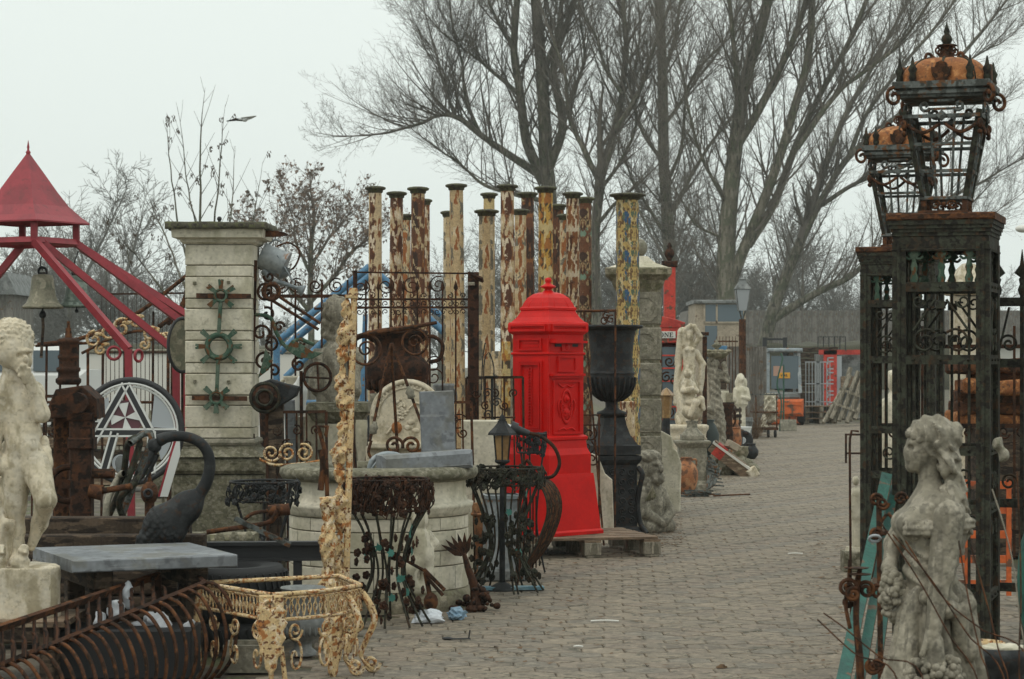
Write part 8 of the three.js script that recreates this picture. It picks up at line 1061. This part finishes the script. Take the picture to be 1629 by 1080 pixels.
// ---- stone woman
{
  const g = thing('woman_statue', 'weathered grey stone woman with grapes standing in the right foreground', 'statue', 1482, null, 8.1), s = g.ref.s, q = (x, y) => { const p = L(g, x, y); return [p.x, p.y]; };
  const c = (x0, y0, z0, r0, x1, y1, z1, r1) => [...q(x0, y0), z0, r0 * s, ...q(x1, y1), z1, r1 * s], e = (x, y, z, a, b, d) => [...q(x, y), z, a * s, b * s, d * s];
  // torso and near arm: she faces left
  const torso = body([c(1484, 815, 0, 40, 1482, 860, 0, 38), c(1482, 860, 0, 38, 1478, 905, 0, 35), c(1478, 905, 0, 35, 1488, 960, 0, 44), c(1478, 800, .0, 20, 1480, 752, 0, 17), c(1494, 806, .07, 22, 1492, 806, -.07, 22)], [e(1446, 832, .05, 24, 22, 24), e(1444, 832, -.04, 24, 22, 24), e(1492, 812, 0, 40, 24, 50), e(1512, 850, 0, 22, 42, 42)], .045);
  part(g, 'torso', sdf((x, y, z) => { const py = g.ref.py - y / s; return torso(x, y, z) + (py > 868 ? .0055 * Math.sin(y * 120 + x * 50 + z * 30) : 0); }, [-.16, .62, -.19], [.17, 1.26, .19], .0078), M.statueGrey);
  const band = body([c(1446, 838, .075, 15, 1492, 838, .105, 17), c(1492, 838, .105, 17, 1530, 830, .06, 15), c(1446, 838, -.02, 12, 1446, 838, .075, 15)], [], .02); part(g, 'woven_band', sdf((x, y, z) => band(x, y, z) + .006 * Math.sin(x * 90 + y * 140) * Math.sin(x * 90 - y * 140), [-.14, .9, -.08], [.16, 1.12, .17], .0062), M.statueGrey);
  const arm = body([c(1500, 818, .105, 26, 1488, 905, .12, 22), c(1488, 905, .12, 20, 1474, 985, .15, 13), c(1474, 985, .15, 12, 1470, 1015, .155, 12), c(1466, 1012, .16, 6, 1460, 1052, .17, 4.5), c(1472, 1014, .165, 6, 1470, 1062, .18, 4.5), c(1478, 1012, .16, 6, 1479, 1058, .175, 4.5), c(1483, 1010, .15, 5, 1487, 1048, .165, 4), c(1464, 1000, .165, 6, 1452, 1030, .185, 4.5)], [], .012); part(g, 'arm', sdf(arm, [-.12, .5, .02], [.11, 1.16, .26], .0065), M.statueGrey);
  const far = body([c(1452, 830, -.1, 20, 1428, 868, -.09, 15), c(1428, 868, -.09, 14, 1416, 905, -.03, 11), c(1416, 905, -.03, 10, 1420, 925, 0, 10)], [], .02); part(g, 'arm', sdf(far, [-.22, .75, -.2], [.0, 1.13, .06], .008), M.statueGrey);
  // robe
  const robe = body([c(1488, 950, 0, 41, 1490, 1060, 0, 50), c(1490, 1060, 0, 50, 1486, 1180, 0, 56), c(1486, 1180, 0, 56, 1480, 1290, 0, 76), c(1456, 960, .05, 24, 1432, 1100, .09, 32), c(1432, 1100, .09, 32, 1425, 1290, .06, 36), c(1530, 960, -.02, 18, 1545, 1080, .0, 22)], [], .05);
  part(g, 'robe', sdf((x, y, z) => { const a = Math.atan2(z, x), top = y > .80 ? (y - .80) : 0; return Math.max(robe(x, y, z), -y + .005) + .019 * (1 - Math.abs(Math.sin(a * 5.5 + y * 3 + 1.2 * Math.sin(y * 6)))) ** 2 * 1.3 - .008 + .006 * Math.sin(a * 19 - y * 9) + top * .12; }, [-.26, -.01, -.22], [.22, .86, .24], .0095), M.statueGrey);
  const swag = body([c(1462, 945, .10, 9, 1500, 965, .125, 11), c(1500, 965, .125, 11, 1540, 960, .07, 10), c(1512, 970, .10, 14, 1530, 1030, .08, 17), c(1530, 960, .04, 14, 1550, 1050, .02, 12)], [], .03); part(g, 'mantle', sdf((x, y, z) => swag(x, y, z) + .008 * Math.sin(x * 75 - y * 30), [-.1, .5, -.06], [.2, .86, .2], .0085), M.statueGrey);
  // head in profile to the left
  const hd = body([c(1478, 760, 0, 17, 1478, 735, 0, 18)], [e(1478, 706, 0, 33, 38, 30), e(1460, 724, 0, 20, 24, 22), e(1452, 742, 0, 12, 10, 13), e(1443, 718, 0, 6, 10, 6), e(1447, 731, 0, 6, 4, 9), e(1450, 738, 0, 6, 4, 9), e(1452, 703, 0, 9, 7, 22)], .014);
  part(g, 'head', sdf((x, y, z) => { let d = hd(x, y, z); for (const z0 of [.028, -.028]) d = Math.max(d, -dEll(x, y, z, e(1446, 711, z0, 7, 4.5, 7))); return d; }, [-.12, 1.13, -.09], [.1, 1.44, .09], .0045), M.statueGrey);
  part(g, 'hair', sdf((x, y, z) => { let d = dEll(x, y, z, e(1484, 698, 0, 42, 37, 37)); d = Math.max(d, -dEll(x, y, z, e(1444, 730, 0, 34, 36, 60))); d = smin(d, dEll(x, y, z, e(1516, 690, .0, 14, 18, 20)), .012); d = smin(d, dCap(x, y, z, c(1498, 715, .045, 14, 1502, 745, .055, 12)), .012); d = smin(d, dCap(x, y, z, c(1510, 720, .01, 14, 1520, 790, .03, 14)), .015); d = smin(d, dCap(x, y, z, c(1506, 780, .06, 15, 1508, 812, .085, 13)), .015); d = smin(d, dCap(x, y, z, c(1520, 790, .03, 15, 1534, 850, .02, 10)), .015); return d + .005 * Math.sin((x * .6 + z * .8) * 210 + Math.sin(y * 55) * 2.4 + y * 40) + .004 * Math.sin(y * 95 + x * 120); }, [-.12, .94, -.12], [.16, 1.48, .15], .0052), M.statueGrey, 'long curly hair tied in a bun');
  const gr = (cx, cy, z0, rx, ry, n, seed, nm) => { const rn = rng(seed), o = []; for (let i = 0; i < n; i++) { const a = rn() * 6.283, t = Math.sqrt(rn()), p = q(cx + Math.cos(a) * rx * t, cy + Math.sin(a) * ry * t); o.push(sph(.0125 + rn() * .004, p[0], p[1], z0 + (1 - t) * .05 + rn() * .02, 8)); } part(g, nm, o, M.statueGrey); };
  gr(1420, 945, -.01, 18, 42, 70, 3, 'grape_bunch'); gr(1474, 1062, .13, 46, 30, 90, 4, 'grape_basket');
  part(g, 'base', cyl(.24, .23, .05, .0, .025, 0, 20), M.statueGrey);
}
// ---- long rusty bramble wires in the right foreground
{
  const ws = [[[1310, 975], [1345, 1000], [1400, 1045], [1470, 1085]], [[1300, 985], [1360, 1040], [1430, 1090]], [[1420, 850], [1480, 920], [1540, 1010], [1600, 1090]], [[1400, 830], [1460, 920], [1510, 1010], [1560, 1100]], [[1525, 860], [1540, 950], [1560, 1040], [1575, 1100]], [[1545, 870], [1570, 960], [1590, 1040], [1605, 1095]], [[1578, 778], [1595, 830], [1612, 900], [1622, 980], [1632, 1060]], [[1618, 750], [1622, 850], [1624, 950], [1622, 1090]], [[1440, 860], [1500, 950], [1560, 1000], [1640, 1060]]];
  ws.sort((a, b) => a[a.length - 1][0] - b[b.length - 1][0]);
  ws.forEach((w, i) => { const g = thing('bramble_cane', `thin reddish bare cane arching in the right foreground, ${ORD[i]} from the left`, 'cane', w[w.length - 1][0], null, 7.4 + (i % 3) * .15, { group: 'bare canes in the right foreground' }); const d = g.ref.d; const pts = w.map((p, j) => P(p[0], p[1], d + (j - w.length) * -.03).sub(g.position)); pts.push(V(pts[pts.length - 1].x + .03, 0, 0)); part(g, 'cane', tube(pts, .0026, 4, 30), i === 7 ? M.woodGrey : M.rust); });
}
renderer.render(scene, camera);
